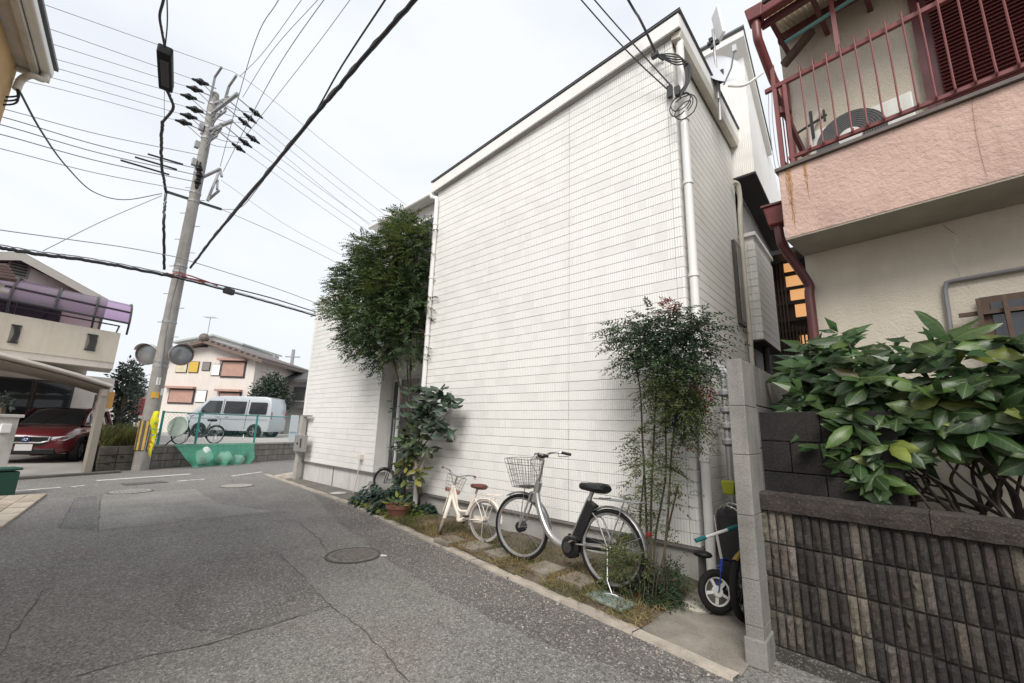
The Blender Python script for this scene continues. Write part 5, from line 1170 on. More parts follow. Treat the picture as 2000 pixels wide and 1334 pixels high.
def plate(px,py,w_,h_,m_,name,dz=0):
    z=None
    for i in range(60):
        zz_=.3+i*.1
        q=PB+V((0,0,zz_)); 
        if FD(px,py,(q-CAM).dot(FW)).z<=zz_: z=zz_; break
    r=rad(z)+.012; d0=(FD(px,py,(PB+V((0,0,z))-CAM).dot(FW))-PB); lat=d0.dot(hx); aa=a0_ 
    f=tc_.normalized(); s_=max(-.9,min(.9,lat/r)); rt=V((-f.y,f.x,0)); 
    if rt.dot(hx)<0: rt=-rt
    d=f*math.sqrt(1-s_*s_)+rt*s_; tng=V((-d.y,d.x,0)); c=PB+d*r
    MB().hexa([c-tng*w_/2+V((0,0,z-h_/2)),c+tng*w_/2+V((0,0,z-h_/2)),c+tng*w_/2+d*.006+V((0,0,z-h_/2)),c-tng*w_/2+d*.006+V((0,0,z-h_/2)),c-tng*w_/2+V((0,0,z+h_/2)),c+tng*w_/2+V((0,0,z+h_/2)),c+tng*w_/2+d*.006+V((0,0,z+h_/2)),c-tng*w_/2+d*.006+V((0,0,z+h_/2))]).build(name,m_,up)
plate(309,748,.10,.22,WHITE,'white_plate'); plate(313,768,.08,.20,WHITE,'white_plate'); plate(303,777,.17,.17,mat('yellow_sign',(.70,.40,.03),.5),'yellow_plate')
MB().tube([PB+tc_.normalized()*(rad(z)+.03)+hx*.06*math.sin(z)+V((0,0,z)) for z in (0,1,2,3,4,5,6)],.012,5).build('ground_wire',CABLEG,up)
# yellow vinyl banner strip hanging on the pole's right side
t=thing('yellow_banner','bright yellow strip banner hanging on the right of the pole base','banner',PB)
w0=12.0; q=[FD(305,803,w0),FD(311,803,w0),FD(307,838,w0),FD(298,870,w0),FD(292,893,w0),FD(279,894,w0),FD(284,870,w0),FD(292,838,w0)]
BAN=mat('banner_yellow',(.78,.74,.02),.6,.08,6)
pts=[(301,803,313,803),(294,820,311,822),(289,838,308,840),(285,855,304,857),(280,872,298,875),(276,893,294,895)]
MB().grid(lambda i,j:(lambda k,f:FD(pts[k][0]*(1-f)*(1)+pts[min(k+1,5)][0]*f+ (pts[k][2]-pts[k][0])*i,pts[k][1]*(1-f)+pts[min(k+1,5)][1]*f,w0-.05*math.sin(i*3)-.04*math.sin(j*9)))(min(5,int(j*5)),j*5-min(5,int(j*5)) if j<1 else 0),4,15).build('sheet',BAN,t,smooth=True)
for (px,py,cl) in ((303,826,(.05,.35,.12)),(300,838,(.05,.35,.12)),(298,850,(.06,.3,.3)),(294,862,(.5,.08,.05)),(291,872,(.5,.08,.05))): MB().cbox(FD(px,py,w0-.075),.07,.006,.045,Matrix.Rotation(math.atan2(hx.y,hx.x),3,'Z')).build('print_mark',mat('print_%d'%px,cl,.6),t)
# mirrors
for px,py,side,lb in ((288,692,-1,'round traffic mirror on the left of the utility pole'),(354,693,1,'round traffic mirror on the right of the utility pole')):
    c=FD(px,py,12.45); t=thing('traffic_mirror',lb,'traffic mirror',c,'traffic mirrors on the pole')
    ax=((CAM-c).normalized()+hx*side*.55+V((0,0,-.05))).normalized()
    MB().lathe([(.001,.05),(.10,.046),(.20,.032),(.29,.0),(.295,-.01)],c,ax,28).build('mirror_face',mat('mirror_silver',(.30,.315,.33),.28,.03,metal=.7),t,smooth=True)
    MB().lathe([(.295,-.03),(.312,-.03),(.316,.03),(.298,.035)],c,ax,28,True).build('rim',mat('mirror_rim',(.30,.22,.21),.5,.3,9),t,smooth=True)
    MB().lathe([(.001,-.10),(.15,-.09),(.295,-.03)],c,ax,24).build('back',mat('mirror_back',(.40,.40,.41),.5),t,smooth=True)
    o=MB(); u=ax.orthogonal().normalized(); 
    upv=(V((0,0,1))-ax*ax.z).normalized(); rv=ax.cross(upv); n_=16; vs=[]
    for k in range(n_+1):
        a=-1.2+2.4*k/n_; d=upv*math.cos(a)+rv*math.sin(a); vs+=[c+d*.316+ax*.02,c+d*.33+ax*(.17*math.cos(a*.8))]
    o.add(vs,[(2*i,2*i+1,2*i+3,2*i+2) for i in range(n_)]); o.build('hood',mat('mirror_hood',(.62,.60,.58),.5,.06),t,smooth=True)
    MB().tube([c-ax*.09,V((PB.x,PB.y,c.z))],.025,6).build('arm',GALV,t)
# insulators
def insul(c,d,name='insulator'):
    d=V(d).normalized(); MB().lathe([(.02,-.24),(.05,-.20),(.055,-.10),(.075,-.08),(.05,-.05),(.10,-.02),(.10,.02),(.05,.05),(.075,.08),(.05,.11),(.03,.24)],c,d,10).build(name,BLACKP,up,smooth=True)
WG={}
def wire(pts,r,m_,label,group,name='overhead_wire',k=8,sag=0):
    P=spline(pts,k) if len(pts)>2 else [V(pts[0]).lerp(V(pts[1]),i/12)-V((0,0,sag*4*(i/12)*(1-i/12))) for i in range(13)]
    return tag(MB().tube(P,r,5,False).build(name,m_,smooth=True),label,'cable',group)
ORD=['first','second','third','fourth','fifth','sixth']
LI=[(392,160),(381,174),(369,189),(381,214),(369,227),(359,239)]; LF=[(81,51),(89,82),(96,112),(99,130),(106,153),(92,168)]
RI=[(500,221),(488,231),(478,240),(494,271),(479,279),(466,289)]; RF=[(757,424),(747,433),(737,452),(723,437),(712,447),(702,455)]
vv=[-1.5,-1.0,-.55,-1.4,-.95,-.5]
for i in range(6):
    def at(px,py,v): u,z=UZ(px,py,v); return SP(u,v,z)
    v=vv[i]; a=at(*LI[i],v); b=at(*LF[i],v); c=at(LF[i][0]-190,LF[i][1]-55+i*4,v); insul(a,b-a)
    wire([a,b,c],.0075,CABLEG,ORD[i]+' wire from the top, from the pole insulators to the tan house','upper left wires')
    anchor=at(LI[i][0]+30,LI[i][1]+13,v); MB().tube([a,anchor],.018,5).build('insulator_link',GALV,up)
    a=at(*RI[i],v); b=at(*RF[i],v); c=at(RF[i][0]*2-RI[i][0],RF[i][1]*2-RI[i][1]-12,v); insul(a,b-a)
    wire([a,b,c],.0075,CABLEG,ORD[i]+' wire from the top, from the pole insulators towards the white house','upper right wires')
    anchor=at(RI[i][0]-38,RI[i][1]-32,v); MB().tube([a,anchor],.018,5).build('insulator_link',GALV,up)
    P=[at(*LI[i],v),at((LI[i][0]+RI[i][0])/2,(LI[i][1]+RI[i][1])/2+18,v),at(*RI[i],v)]; MB().tube(spline(P),.010,4).build('jumper',CABLEG,up)
for i,(a,b) in enumerate((((392,303),(0,211)),((389,330),(0,227)),((389,343),(0,243)),((386,356),(0,262)),((376,374),(0,290)))):
    v=-.25; A=at(*a,v); B=at(*b,v); C=at(b[0]-200,b[1]-45,v); wire([A,at((a[0]+b[0])/2,(a[1]+b[1])/2+6,v),B,C],.010 if i in (0,4) else .013,CABLEG,ORD[i]+' wire from the top, from the lower pole bracket to the left edge','lower left wires')
    if 0<i<4: insul(A,V((0,0,1))); MB().tube([at(a[0]-20-12*i,a[1]-6-3*i,v),at(a[0]-75-25*i,a[1]-22-7*i,v)],.028,6).build('wire_sleeve',CABLE,up)
top=at(424,128,-.8); wire([top,at(76,5,-.8),at(-100,-60,-.8)],.008,CABLEG,'uppermost thin earth wire left of the pole top','earth wire'); wire([top,at(500,170,-.8),at(700,330,-.8),at(900,480,-.8)],.008,CABLEG,'uppermost thin earth wire right of the pole top','earth wire')
for i,(pts,z,lb) in enumerate(((((430,325),(492,100),(545,-2),(620,-140)),9.3,'first'),(((468,150),(516,100),(590,-2),(660,-100)),12.0,'second'),(((474,190),(531,100),(622,-2),(700,-90)),11.6,'third'),(((436,335),(502,205),(562,100),(683,-70)),9.2,'fourth'),(((480,265),(609,100),(685,-2),(760,-100)),11.0,'fifth'))):
    wire([G(*p,z) for p in pts],.008,CABLEG,lb+' thin wire from the left running from the pole up to the top edge','overhead wires to the top edge')
# heavy telephone cables
def bundle(name,label,P,r,m_=CABLE,ties=True,wob=.0):
    P=spline(P,14); t=thing(name,label,'cable',P[0]); 
    P2=[p+V((random.uniform(-wob,wob),random.uniform(-wob,wob),random.uniform(-wob,wob))) for p in P]
    MB().tube(P2,r,8).build('sheath',m_,t,smooth=True)
    MB().tube([p+V((0,0,r*1.6))+V((.5*r*math.sin(i*1.3),.5*r*math.cos(i*1.1),0)) for i,p in enumerate(P)],r*.35,5).build('messenger_wire',CABLEG,t)
    return t,P
z1=8.4
t,P=bundle('hanging_cable','thick black cable dropping past the long cable arm into the street cable',[G(321,527,5.95),G(320,430,7.2),ba+V((0,0,-.02)),G(316,330,8.5),G(315,270,8.5),G(318,238,8.5)],.036,wob=.012)
t,P=bundle('overhead_cable','cable leaving the black splice box towards the top edge',[G(318,238,8.5),G(338,212,8.5),G(332,190,8.55),G(325,175,8.6)],.03)
t,P=bundle('overhead_cable','black cable pair rising from the splice box at the top left',[G(322,92,8.6),G(316,60,8.6),G(312,30,8.6),G(320,-5,8.6),G(322,-60,8.6)],.022)
wire([G(323,90,8.62),G(327,40,8.62),G(325,-40,8.62)],.012,CABLE,'single black line beside the cable pair above the splice box','splice lines')
wire([G(321,240,8.5),G(321,190,8.6),G(323,160,8.6)],.006,CABLEG,'thin support wire below the splice box','splice lines')
c=G(323,133,8.6); d_=(G(322,100,8.6)-G(324,170,8.6)).normalized(); t=thing('splice_box','black cable splice box hanging at the top left','splice box',c)
a,b2=G(325,172,8.6),G(322,95,8.6)
wbx=G(335,133,8.6)-G(311,133,8.6); wl=wbx.length; q0,q1=a.lerp(b2,.02),a.lerp(b2,.98)
MB().bar(q0,q1,wl*.92,wl*.8).build('case',mat('splice_black',(.007,.007,.008),.6,.2,8,.4,20,spec=.2),t,bevel=.03)
MB().bar(q0.lerp(q1,.15)+V((0,0,-wl*.42)),q0.lerp(q1,.85)+V((0,0,-wl*.42)),wl*.5,wl*.08).build('clamp_plate',DARKM,t,bevel=.01)
bundle('overhead_cable','thick black cable running diagonally from the pole to the top edge',[G(372,523,6.0),G(420,460,6.05),G(500,365,6.1),G(600,243,6.2),G(700,125,6.3),G(810,0,6.4),G(900,-100,6.5)],.031,wob=.006)
wire([G(372,522,6.05),G(470,395,6.15),G(585,265,6.25),G(668,128,6.4),G(752,0,6.5),G(810,-90,6.6)],.012,CABLE,'thinner black line branching beside the thick diagonal cable','diagonal lines')
wire([G(433,409,8.3),G(470,405,7.5),G(515,352,6.3)],.010,CABLEG,'short curved line linking the cable arm and the diagonal cable','diagonal lines')
sv=-.30
bundle('street_cable','thick black telephone cable along the cross street left of the pole',[at(-80,468,sv),at(0,484,sv),at(80,497,sv),at(160,507,sv),at(250,523,sv),at(340,541,sv)],.042,wob=.01)
bundle('street_cable','thick black telephone cable along the cross street right of the pole',[at(340,541,sv),at(430,564,sv),at(530,592,sv),at(620,618,sv),at(760,660,sv)],.030,wob=.006)
wire([at(345,538,sv),at(430,557,sv),at(530,582,sv),at(620,610,sv),at(760,650,sv)],.022,CABLE,'second black cable just above the street cable right of the pole','street lines')
wire([at(-80,435,sv),at(0,449,sv),at(130,467,sv),at(250,484,sv),at(345,502,sv)],.012,CABLEG,'thin beaded wire above the street cable left of the pole','street lines')
wire([at(345,502,sv),at(430,528,sv),at(530,560,sv),at(612,590,sv),at(740,640,sv)],.012,CABLEG,'thin beaded wire above the street cable right of the pole','street lines')
REDC=mat('cable_red',(.35,.06,.06),.5)
wire([at(325,533,sv),at(345,540,sv),at(365,537,sv),at(390,545,sv),at(410,552,sv),at(425,558,sv)],.022,REDC,'red cable wound round the pole where the street cables meet','red cable')
wire([at(335,536,sv-.1),at(350,533,sv-.1),at(372,545,sv-.1),at(400,552,sv-.1)],.016,REDC,'second short red cable on the street cables at the pole','red cable')
c=at(447,569,sv); tag(MB().bar(c-eS*.16,c+eS*.16,.16,.2).build('cable_joint',CABLE,bevel=.03),'black cable joint on the street cable right of the pole','cable joint')
wire([G(433,409,8.35),at(560,465,-.2),at(670,520,-.2),at(800,590,-.2)],.009,CABLEG,'thin wire from the cable arm down to the right behind the tree','service wires')
wire([at(432,352,-.3),at(560,440,-.3),at(690,510,-.3)],.006,CABLEG,'faint wire from the lower bracket down to the right','service wires')
# service wires of the tan house
h0=wc+V((0,0,-.3)); h0=G(33,168,5.05)
wire([h0,G(80,255,5.2),G(130,325,5.6),G(185,376,6.4),G(245,390,7.3),G(316,378,8.3)],.012,CABLE,'sagging black service wire from the tan house to the cable arm','service wires')
wire([at(84,490,-.8),at(200,432,-.5),at(316,382,-.2)],.010,CABLEG,'thin wire rising from the purple canopy house to the cable arm','service wires')
for k in range(3): wire([h0,h0+V((.05,.02,-.15-.05*k)),h0+V((.0,-.25,-.3-.03*k))-RT*.1],.010,CABLE,ORD[k]+' small loop of cable under the tan house eave','service wires')
# wires to the corner of the white house
cp0=V((-1.60,4.60,5.62)); cp1=V((-1.55,4.58,6.25))
wire([G(880,-300,7.6),G(1132,-4,6.9),G(1230,105,6.2),cp0],.009,CABLE,'left one of two wires reaching the right corner of the white house','house corner wires')
wire([G(900,-310,7.6),G(1158,-4,6.9),G(1245,95,6.2),cp0+V((.03,0,.05))],.009,CABLE,'right one of two wires reaching the right corner of the white house','house corner wires')
wire([G(1060,-300,7.5),G(1225,-4,6.9),G(1250,38,6.6),cp1+V((-.18,-.02,-.02))],.016,CABLE,'thicker cable arriving just below the roof corner of the white house','house corner wires')
t=thing('cable_bracket','black cable clamp hanging under the roof corner of the white house','cable clamp',cp1)
o=MB(); o.cbox(cp1+V((-.2,-.02,-.02)),.09,.06,.06); o.tube([cp1+V((-.2,0,0)),cp1+V((-.12,.05,-.1))],.012,5); o.build('clamp',DARKM,t)
lc=thing('cable_loops','coiled black cables around the corner downpipe of the white house','cable',cp0)
base_=V((-1.47,4.58,5.5))
for k in range(5):
    a=cp1+V((-.18,-.02,-.03)); m1=base_+V((.05+.02*k,-.03,.45-.03*k)); MB().tube(spline([a,a.lerp(m1,.5)+V((.05,-.05,-.03-.03*k)),m1,base_+V((.08+.012*k,-.02,.12)),base_+V((.0,-.03,-.02*k))]),.009,5).build('drop_cable',CABLE,lc)
for k in range(4):
    r=random.uniform(.10,.2); c=base_+V((.05+random.uniform(-.04,.06),-.02,-.12-random.uniform(0,.14))); ph=random.uniform(0,6); tl=random.uniform(-.6,.6); MB().tube([c+V((r*math.cos(a)*.8,.06*math.sin(a+tl)-.03,r*math.sin(a)*random.uniform(.95,1.1)+tl*.1*math.cos(a))) for a in [ph+i*2*math.pi/18 for i in range(15+k)]],.007,5).build('coil',CABLE,lc)
MB().cbox(base_+V((-.02,-.04,.02)),.06,.05,.12).build('binder',DARKM,lc); MB().cbox(cp0,.06,.05,.16).build('binder',DARKM,lc)
# ================================================================ bicycles
def bike(name,label,Fc,Rc,R,frame,steer,opt):
    Fc=V(Fc);Rc=V(Rc); wb=(Fc-Rc).length; yaw=math.atan2(Fc.y-Rc.y,Fc.x-Rc.x); k=R/.33; lean=opt.get('lean',0)
    t=thing(name,label,'bicycle',(Rc+Fc)/2,opt.get('group')); cy,sy=math.cos(yaw),math.sin(yaw); z0=Rc.z
    def P(x,y,z):
        y2=y*math.cos(lean)-z*math.sin(lean); z2=z*math.cos(lean)+y*math.sin(lean)
        return V((Rc.x+x*cy-y2*sy,Rc.y+x*sy+y2*cy,z0+z2))
    wbk=wb; hd=opt.get('head',.22)*k
    ax0=V((wb-.06*k,0,R)); axd=V((-.32,0,1)).normalized(); ROT=Matrix.Rotation(steer,3,axd)
    def Q(x,y,z): v=ROT@(V((x,y,z))-ax0)+ax0; return P(*v)
    def wh(F,cx,nm,rimm):
        c=F(cx,0,R); a=(F(cx,1,R)-c).normalized(); X=(F(cx+1,0,R)-c).normalized(); Z=(F(cx,0,R+1)-c).normalized()
        tw=.019*k if not opt.get('fat') else .03
        w=MB().torus(c,a,R-tw,tw,40,8).build('wheel',opt.get('tyre',RUBBER),t,smooth=True)
        MB().lathe([(R-2*tw-.004,-.011*k),(R-2*tw+.003,-.013*k),(R-2*tw+.003,.013*k),(R-2*tw-.004,.011*k),(R-2*tw-.018*k,.006*k),(R-2*tw-.018*k,-.006*k)],c,a,40,True).build('rim',rimm,w,smooth=True)
        o=MB()
        if opt.get('mag'):
            for i in range(5):
                b=2*math.pi*i/5; d=X*math.cos(b)+Z*math.sin(b); o.bar(c+d*.02,c+d*(R-2*tw-.01),.045*k,.018,a)
            o.lathe([(.04,-.02),(.045,0),(.04,.02)],c,a,12)
            o.build('spokes',rimm,w)
        else:
            n=opt.get('spk',28)
            for i in range(n):
                b=2*math.pi*i/n; d=X*math.cos(b)+Z*math.sin(b); b2=b+(.9 if i%2 else -.9); d2=X*math.cos(b2)+Z*math.sin(b2)
                o.tube([c+d2*.022*k+a*(.025 if i%4<2 else -.025)*k,c+d*(R-2*tw-.012*k)],.0013,3,False)
            o.build('spokes',STEEL,w)
        MB().lathe([(.012*k,-.05*k),(.03*k,-.03*k),(.02*k,-.02*k),(.02*k,.02*k),(.03*k,.03*k),(.012*k,.05*k)],c,a,12).build('hub',opt.get('hub',STEEL),w,smooth=True)
        return w
    wh(P,0,'rear',opt.get('rim',STEEL)); wh(Q,wb,'front',opt.get('rim',STEEL))
    tb=lambda pts,r,nm,m_,par=t,n=8: MB().tube([V(p) for p in pts],r,n).build(nm,m_,par,smooth=True)
    hb=(wb-.15*k,0,.60*k); ht=(wb-.205*k,0,.80*k); bb=(.44*k,0,.29*k); st=(.24*k,0,.72*k); sd=(.205*k,0,opt.get('seat',.82)*k)
    fr=.019*k if not opt.get('fat_tube') else .028*k
    def L3(a,b,f): return tuple(a[i]+(b[i]-a[i])*f for i in range(3))
    if opt.get('step','low')=='low':
        dt=spline([P(*ht) ,P(wb-.18*k,0,.70*k),P(wb-.24*k,0,.52*k),P(wb-.36*k,0,.34*k),P(.58*k,0,.255*k),P(*bb)],6); fo=MB().tube(dt,fr*1.25,10).build('frame',frame,t,smooth=True)
        if opt.get('twin'): tb(spline([P(*ht),P(wb-.28*k,0,.60*k),P(.60*k,0,.42*k),P(.36*k,0,.42*k)],6),fr*.8,'upper_tube',frame,fo)
    else:
        fo=tb([P(*hb),P(*bb)],fr*1.1,'frame',frame); tb([P(*ht),P(*L3(bb,st,.8))],fr,'top_tube',frame,fo)
    tb([P(*bb),P(*st)],fr,'seat_tube',frame,fo); tb([P(*hb),P(*ht)],fr*1.4,'head_tube',frame,fo); tb([P(*st),P(*sd)],fr*.75,'seat_post',STEEL,fo)
    for s in (1,-1):
        tb([P(bb[0],s*.03*k,bb[2]),P(.1*k,s*.05*k,R+.0),P(0,s*.055*k,R)],.010*k,'chain_stay',frame,fo); tb([P(*L3(bb,st,.85)),P(.12*k,s*.045*k,.55*k),P(0,s*.055*k,R)],.008*k,'seat_stay',frame,fo)
        tb([Q(wb-.135*k,s*.045*k,.69*R/.33),Q(wb-.07*k,s*.05*k,.50*k),Q(wb,s*.05*k,R)],.011*k,'fork_blade',opt.get('fork',frame),fo)
    tb([Q(wb-.135*k,-.05*k,.69*k),Q(wb-.135*k,.05*k,.69*k)],.014*k,'fork_crown',opt.get('fork',frame),fo)
    # mudguards
    def guard(F,cx,a0,a1,nm,m_):
        n=18; rr_=R+.018*k; vs=[]
        for i in range(n+1):
            a=a0+(a1-a0)*i/n
            for y,dr in ((-.03,-.010),(-.018,.004),(0,.009),(.018,.004),(.03,-.010)): vs.append(F(cx+(rr_+dr*k)*math.cos(a),y*k,R+(rr_+dr*k)*math.sin(a)))
        o=MB(); o.add(vs,[(i*5+j,i*5+j+1,(i+1)*5+j+1,(i+1)*5+j) for i in range(n) for j in range(4)]); return o.build(nm,m_,t,smooth=True)
    if opt.get('guards',True):
        g1=guard(P,0,-.35+0,2.9+.25,'rear_mudguard',opt.get('guard_mat',STEEL)); g2=guard(Q,wb,1.0,3.35,'front_mudguard',opt.get('guard_mat',STEEL))
        g1.data.transform
        for F,cx,aa,par in ((P,0,2.7,g1),(Q,wb,2.9,g2)):
            for s in (1,-1): tb([F(cx,s*.05*k,R),F(cx+(R+.015*k)*math.cos(aa),s*.03*k,R+(R+.015*k)*math.sin(aa))],.0025,'guard_stay',STEEL,par,5)
    # saddle
    o=MB(); n=10; vs=[]; sx,sz=sd[0],sd[2]
    prof=[(-.155,.08,.035),(-.135,.108,.06),(-.06,.105,.066),(.0,.075,.06),(.07,.045,.052),(.13,.032,.045),(.155,.014,.03)]
    for x,w_,h_ in prof:
        for i in range(n): a=2*math.pi*i/n; vs.append(P(sx+x*k*1.0,w_*k*math.cos(a),sz+.02*k+h_*k*(math.sin(a)*.8 if math.sin(a)>0 else math.sin(a)*.7)))
    o.add(vs,[(i*n+j,i*n+(j+1)%n,(i+1)*n+(j+1)%n,(i+1)*n+j) for i in range(len(prof)-1) for j in range(n)]+[tuple(range(n))[::-1],tuple((len(prof)-1)*n+j for j in range(n))]); o.build('saddle',opt.get('saddle',BLACKP),t,smooth=True)
    # handlebar
    hz=opt.get('bar_z',1.0)*k; hxp=wb-.255*k; bw_=opt.get('bar_w',.27)*k; sw=opt.get('sweep',.17)*k
    tb([Q(*ht),Q(hxp,0,hz-.03*k)],.012*k,'stem',opt.get('stem',CHROME),fo)
    hb_=tb(spline([Q(hxp-sw,bw_,hz+.03*k),Q(hxp-sw*.5,bw_*.98,hz+.045*k),Q(hxp+.03*k,bw_*.55,hz+.03*k),Q(hxp+.02*k,0,hz-.03*k),Q(hxp+.03*k,-bw_*.55,hz+.03*k),Q(hxp-sw*.5,-bw_*.98,hz+.045*k),Q(hxp-sw,-bw_,hz+.03*k)],5),.011*k,'handlebar',opt.get('bar',CHROME))
    for s in (1,-1):
        tb([Q(hxp-sw*.45,s*bw_*.98,hz+.044*k),Q(hxp-sw-.02*k,s*bw_*1.0,hz+.028*k)],.016*k,'grip',opt.get('grip',BLACKP),hb_); tb([Q(hxp-sw*.3,s*bw_*.93,hz+.035*k),Q(hxp-sw*.2,s*bw_*1.0,hz+.0),Q(hxp-sw*.9,s*bw_*1.08,hz+.005)],.005*k,'brake_lever',STEEL,hb_,5)
    for s in (() if opt.get('xbar') else (1,-1)): tb(spline([Q(hxp,s*bw_*.6,hz+.03*k),Q(hxp+.10*k,s*.10*k,hz-.05*k),Q(hxp+.06*k,s*.02*k,hz-.2*k),Q(wb-.14*k,0,.72*k)],5),.003,'brake_cable',BLACKP,hb_,4)
    if opt.get('xbar'):
        for q in [hb_]+list(hb_.children): bpy.data.objects.remove(q)
        (xa,ya),(xb,yb),wq=opt['xbar']; A_,B_=FD(xa,ya,wq),FD(xb,yb,wq+.05); hb_=tb([A_,A_.lerp(B_,.5),B_],.013,'handlebar',opt['bar'])
        for e0,e1 in ((A_,A_.lerp(B_,.24)),(B_,B_.lerp(A_,.24))): tb([e0,e1],.018,'grip',opt['grip'],hb_)
        tb([A_.lerp(B_,.5),Q(*ht)],.012,'stem_riser',opt['bar'],hb_)
    # basket
    if opt.get('basket'):
        bm=opt['basket']; x0=hxp+.10*k; zb_=hz-.32*k; zt_=hz-.03*k; o=MB()
        def BK(u,v,f): # u across -1..1, v fore 0..1, f height 0..1
            return Q(x0+v*(.20+.10*f)*k-.01*f,u*(.13+.045*f)*k,zb_+(zt_-zb_)*f)
        nn=opt.get('bwires',7)
        for f in [i/5 for i in range(6)]:
            loop=[BK(-1,0,f),BK(-1,.5,f),BK(-.9,1,f),BK(0,1.05,f),BK(.9,1,f),BK(1,.5,f),BK(1,0,f),BK(-1,0,f)]; o.tube(loop,.0042 if f in(0,1) else .0026,4)
        for i in range(nn+1):
            u=-1+2*i/nn; o.tube([BK(u,1,0),BK(u,1,1)],.0026,4); o.tube([BK(u,0,0),BK(u,0,1)],.0026,4); o.tube([BK(u,0,0),BK(u,1,0)],.0026,4)
            o.tube([BK(-1,i/nn,0),BK(-1,i/nn,1)],.0026,4); o.tube([BK(1,i/nn,0),BK(1,i/nn,1)],.0026,4); 
        bo=o.build('basket',bm,t); tb([BK(0,.6,0),Q(wb,.05*k,R)],.006*k,'basket_stay',STEEL,bo,5)
        if opt.get('band'): 
            o=MB(); loop=[BK(-1,0,-.02),BK(-1,.5,-.02),BK(-.9,1,-.02),BK(0,1.05,-.02),BK(.9,1,-.02),BK(1,.5,-.02),BK(1,0,-.02)]; l2=[BK(-1,0,.25),BK(-1,.5,.25),BK(-.9,1,.25),BK(0,1.05,.25),BK(.9,1,.25),BK(1,.5,.25),BK(1,0,.25)]
            o.add(loop+l2,[(i,i+1,7+i+1,7+i) for i in range(6)]); o.build('basket_band',opt['band'],bo)
        else: MB().cbox(BK(0,.5,.0),.12*k,.12*k,.02).build('basket_plate',BLACKP,bo)
    # rack
    if opt.get('rack'):
        zr=2*R+.09*k; rm=opt['rack']; o=MB()
        o.tube([P(.17*k,.05*k,zr-.02),P(-.30*k,.06*k,zr),P(-.32*k,0,zr),P(-.30*k,-.06*k,zr),P(.17*k,-.05*k,zr-.02)],.007*k,6)
        for y in (-.02,.02): o.tube([P(.15*k,y*k,zr-.02),P(-.31*k,y*k,zr)],.004*k,5)
        for x in (.05,-.1,-.24): o.tube([P(x*k,.058*k,zr-.005),P(x*k,-.058*k,zr-.005)],.005*k,5)
        for s in (1,-1): o.tube([P(-.16*k,s*.06*k,zr),P(0,s*.06*k,R)],.006*k,5)
        o.build('rack',rm,t)
    MB().cbox(P(-(R+.03*k),0,R+.18*k),.03*k,.045*k,.035*k).build('rear_light',mat('reflector_red',(.20,.015,.015),.3),t,bevel=.008)
    # cranks, chain guard, pedals
    MB().lathe([(.075*k,-.004),(.075*k,.004),(.02*k,.006),(.02*k,-.006)],P(bb[0],-.05*k,bb[2]),P(0,1,0)-P(0,0,0),20,True).build('chainring',STEEL,t)
    for s,a in ((1,2.6),(-1,2.6+math.pi)):
        e=(bb[0]+.15*k*math.cos(a),s*.075*k,bb[2]+.15*k*math.sin(a)); cr=tb([P(bb[0],s*.06*k,bb[2]),P(*e)],.010*k,'crank',STEEL); MB().cbox(P(e[0],e[1]+s*.05*k,e[2]),.09*k,.08*k,.025*k,Matrix.Rotation(yaw,3,'Z')).build('pedal',BLACKP,cr,bevel=.006)
    o=MB(); o.hexa([P(bb[0]+.08*k,-.068*k,bb[2]-.05*k),P(bb[0]+.08*k,-.056*k,bb[2]-.05*k),P(-.03*k,-.056*k,R-.045*k),P(-.03*k,-.068*k,R-.045*k),P(bb[0]+.08*k,-.068*k,bb[2]+.07*k),P(bb[0]+.08*k,-.056*k,bb[2]+.07*k),P(-.03*k,-.056*k,R+.045*k),P(-.03*k,-.068*k,R+.045*k)]); o.build('chain_guard',opt.get('chain',BLACKP),t,bevel=.01)
    # stand
    if opt.get('stand',True):
        for s in (1,-1): tb([P(.0,s*.06*k,R),P(-.05*k,s*.13*k,.10*k),P(-.11*k,s*.14*k,.005)],.007*k,'stand_leg',STEEL)
    if opt.get('battery'):
        o=MB(); a,b=L3(bb,st,.12),L3(bb,st,.92); o.bar(P(a[0]-.055*k,0,a[2]),P(b[0]-.055*k,0,b[2]),.085*k,.10*k,(P(1,0,0)-P(0,0,0))); o.build('battery',BLACKP,t,bevel=.012)
        MB().lathe([(.001,-.06*k),(.075*k,-.055*k),(.10*k,-.03*k),(.10*k,.03*k),(.075*k,.055*k),(.001,.06*k)],P(bb[0]-.01*k,0,bb[2]-.03*k),P(0,1,0)-P(0,0,0),18).build('motor',BLACKP,t,smooth=True)
        MB().lathe([(.05*k,0),(.05*k,.015*k),(.001,.02*k)],P(bb[0]-.01*k,.06*k,bb[2]-.03*k),P(0,1,0)-P(0,0,0),14).build('motor_cover',DARKM,t)
        MB().cbox(Q(hxp+.03*k,.0,hz+.01),.05,.09,.05,Matrix.Rotation(yaw,3,'Z')).build('control_panel',BLACKP,t,bevel=.01); MB().cbox(Q(wb-.12*k,.0,.66*k),.06,.05,.06,Matrix.Rotation(yaw,3,'Z')).build('headlamp',DARKM,t,bevel=.012)
        MB().lathe([(.03*k,-.05*k),(.055*k,-.035*k),(.055*k,.035*k),(.03*k,.05*k)],Q(wb,0,R),Q(wb,1,R)-Q(wb,0,R),14).build('hub_dynamo',BLACKP,t,smooth=True)
    return t
SILV=mat('silver_frame',(.52,.52,.51),.28,.05,6,metal=.8)
gz=.045
f=G(1015,1094,gz); r=G(1192,1152,gz); dd=(f-r).normalized(); 
bike('bicycle','silver electric bicycle with wire basket leaning beside the white wall',f,r,.345,SILV,.22,dict(battery=True,basket=mat('basket_wire',(.33,.32,.30),.4,metal=.7),rack=STEEL,fat_tube=True,lean=.07,guard_mat=mat('guard_dark_silver',(.22,.22,.22),.35,metal=.7),bar_z=1.06,seat=.80,spk=36,group='bicycles by the white wall'))
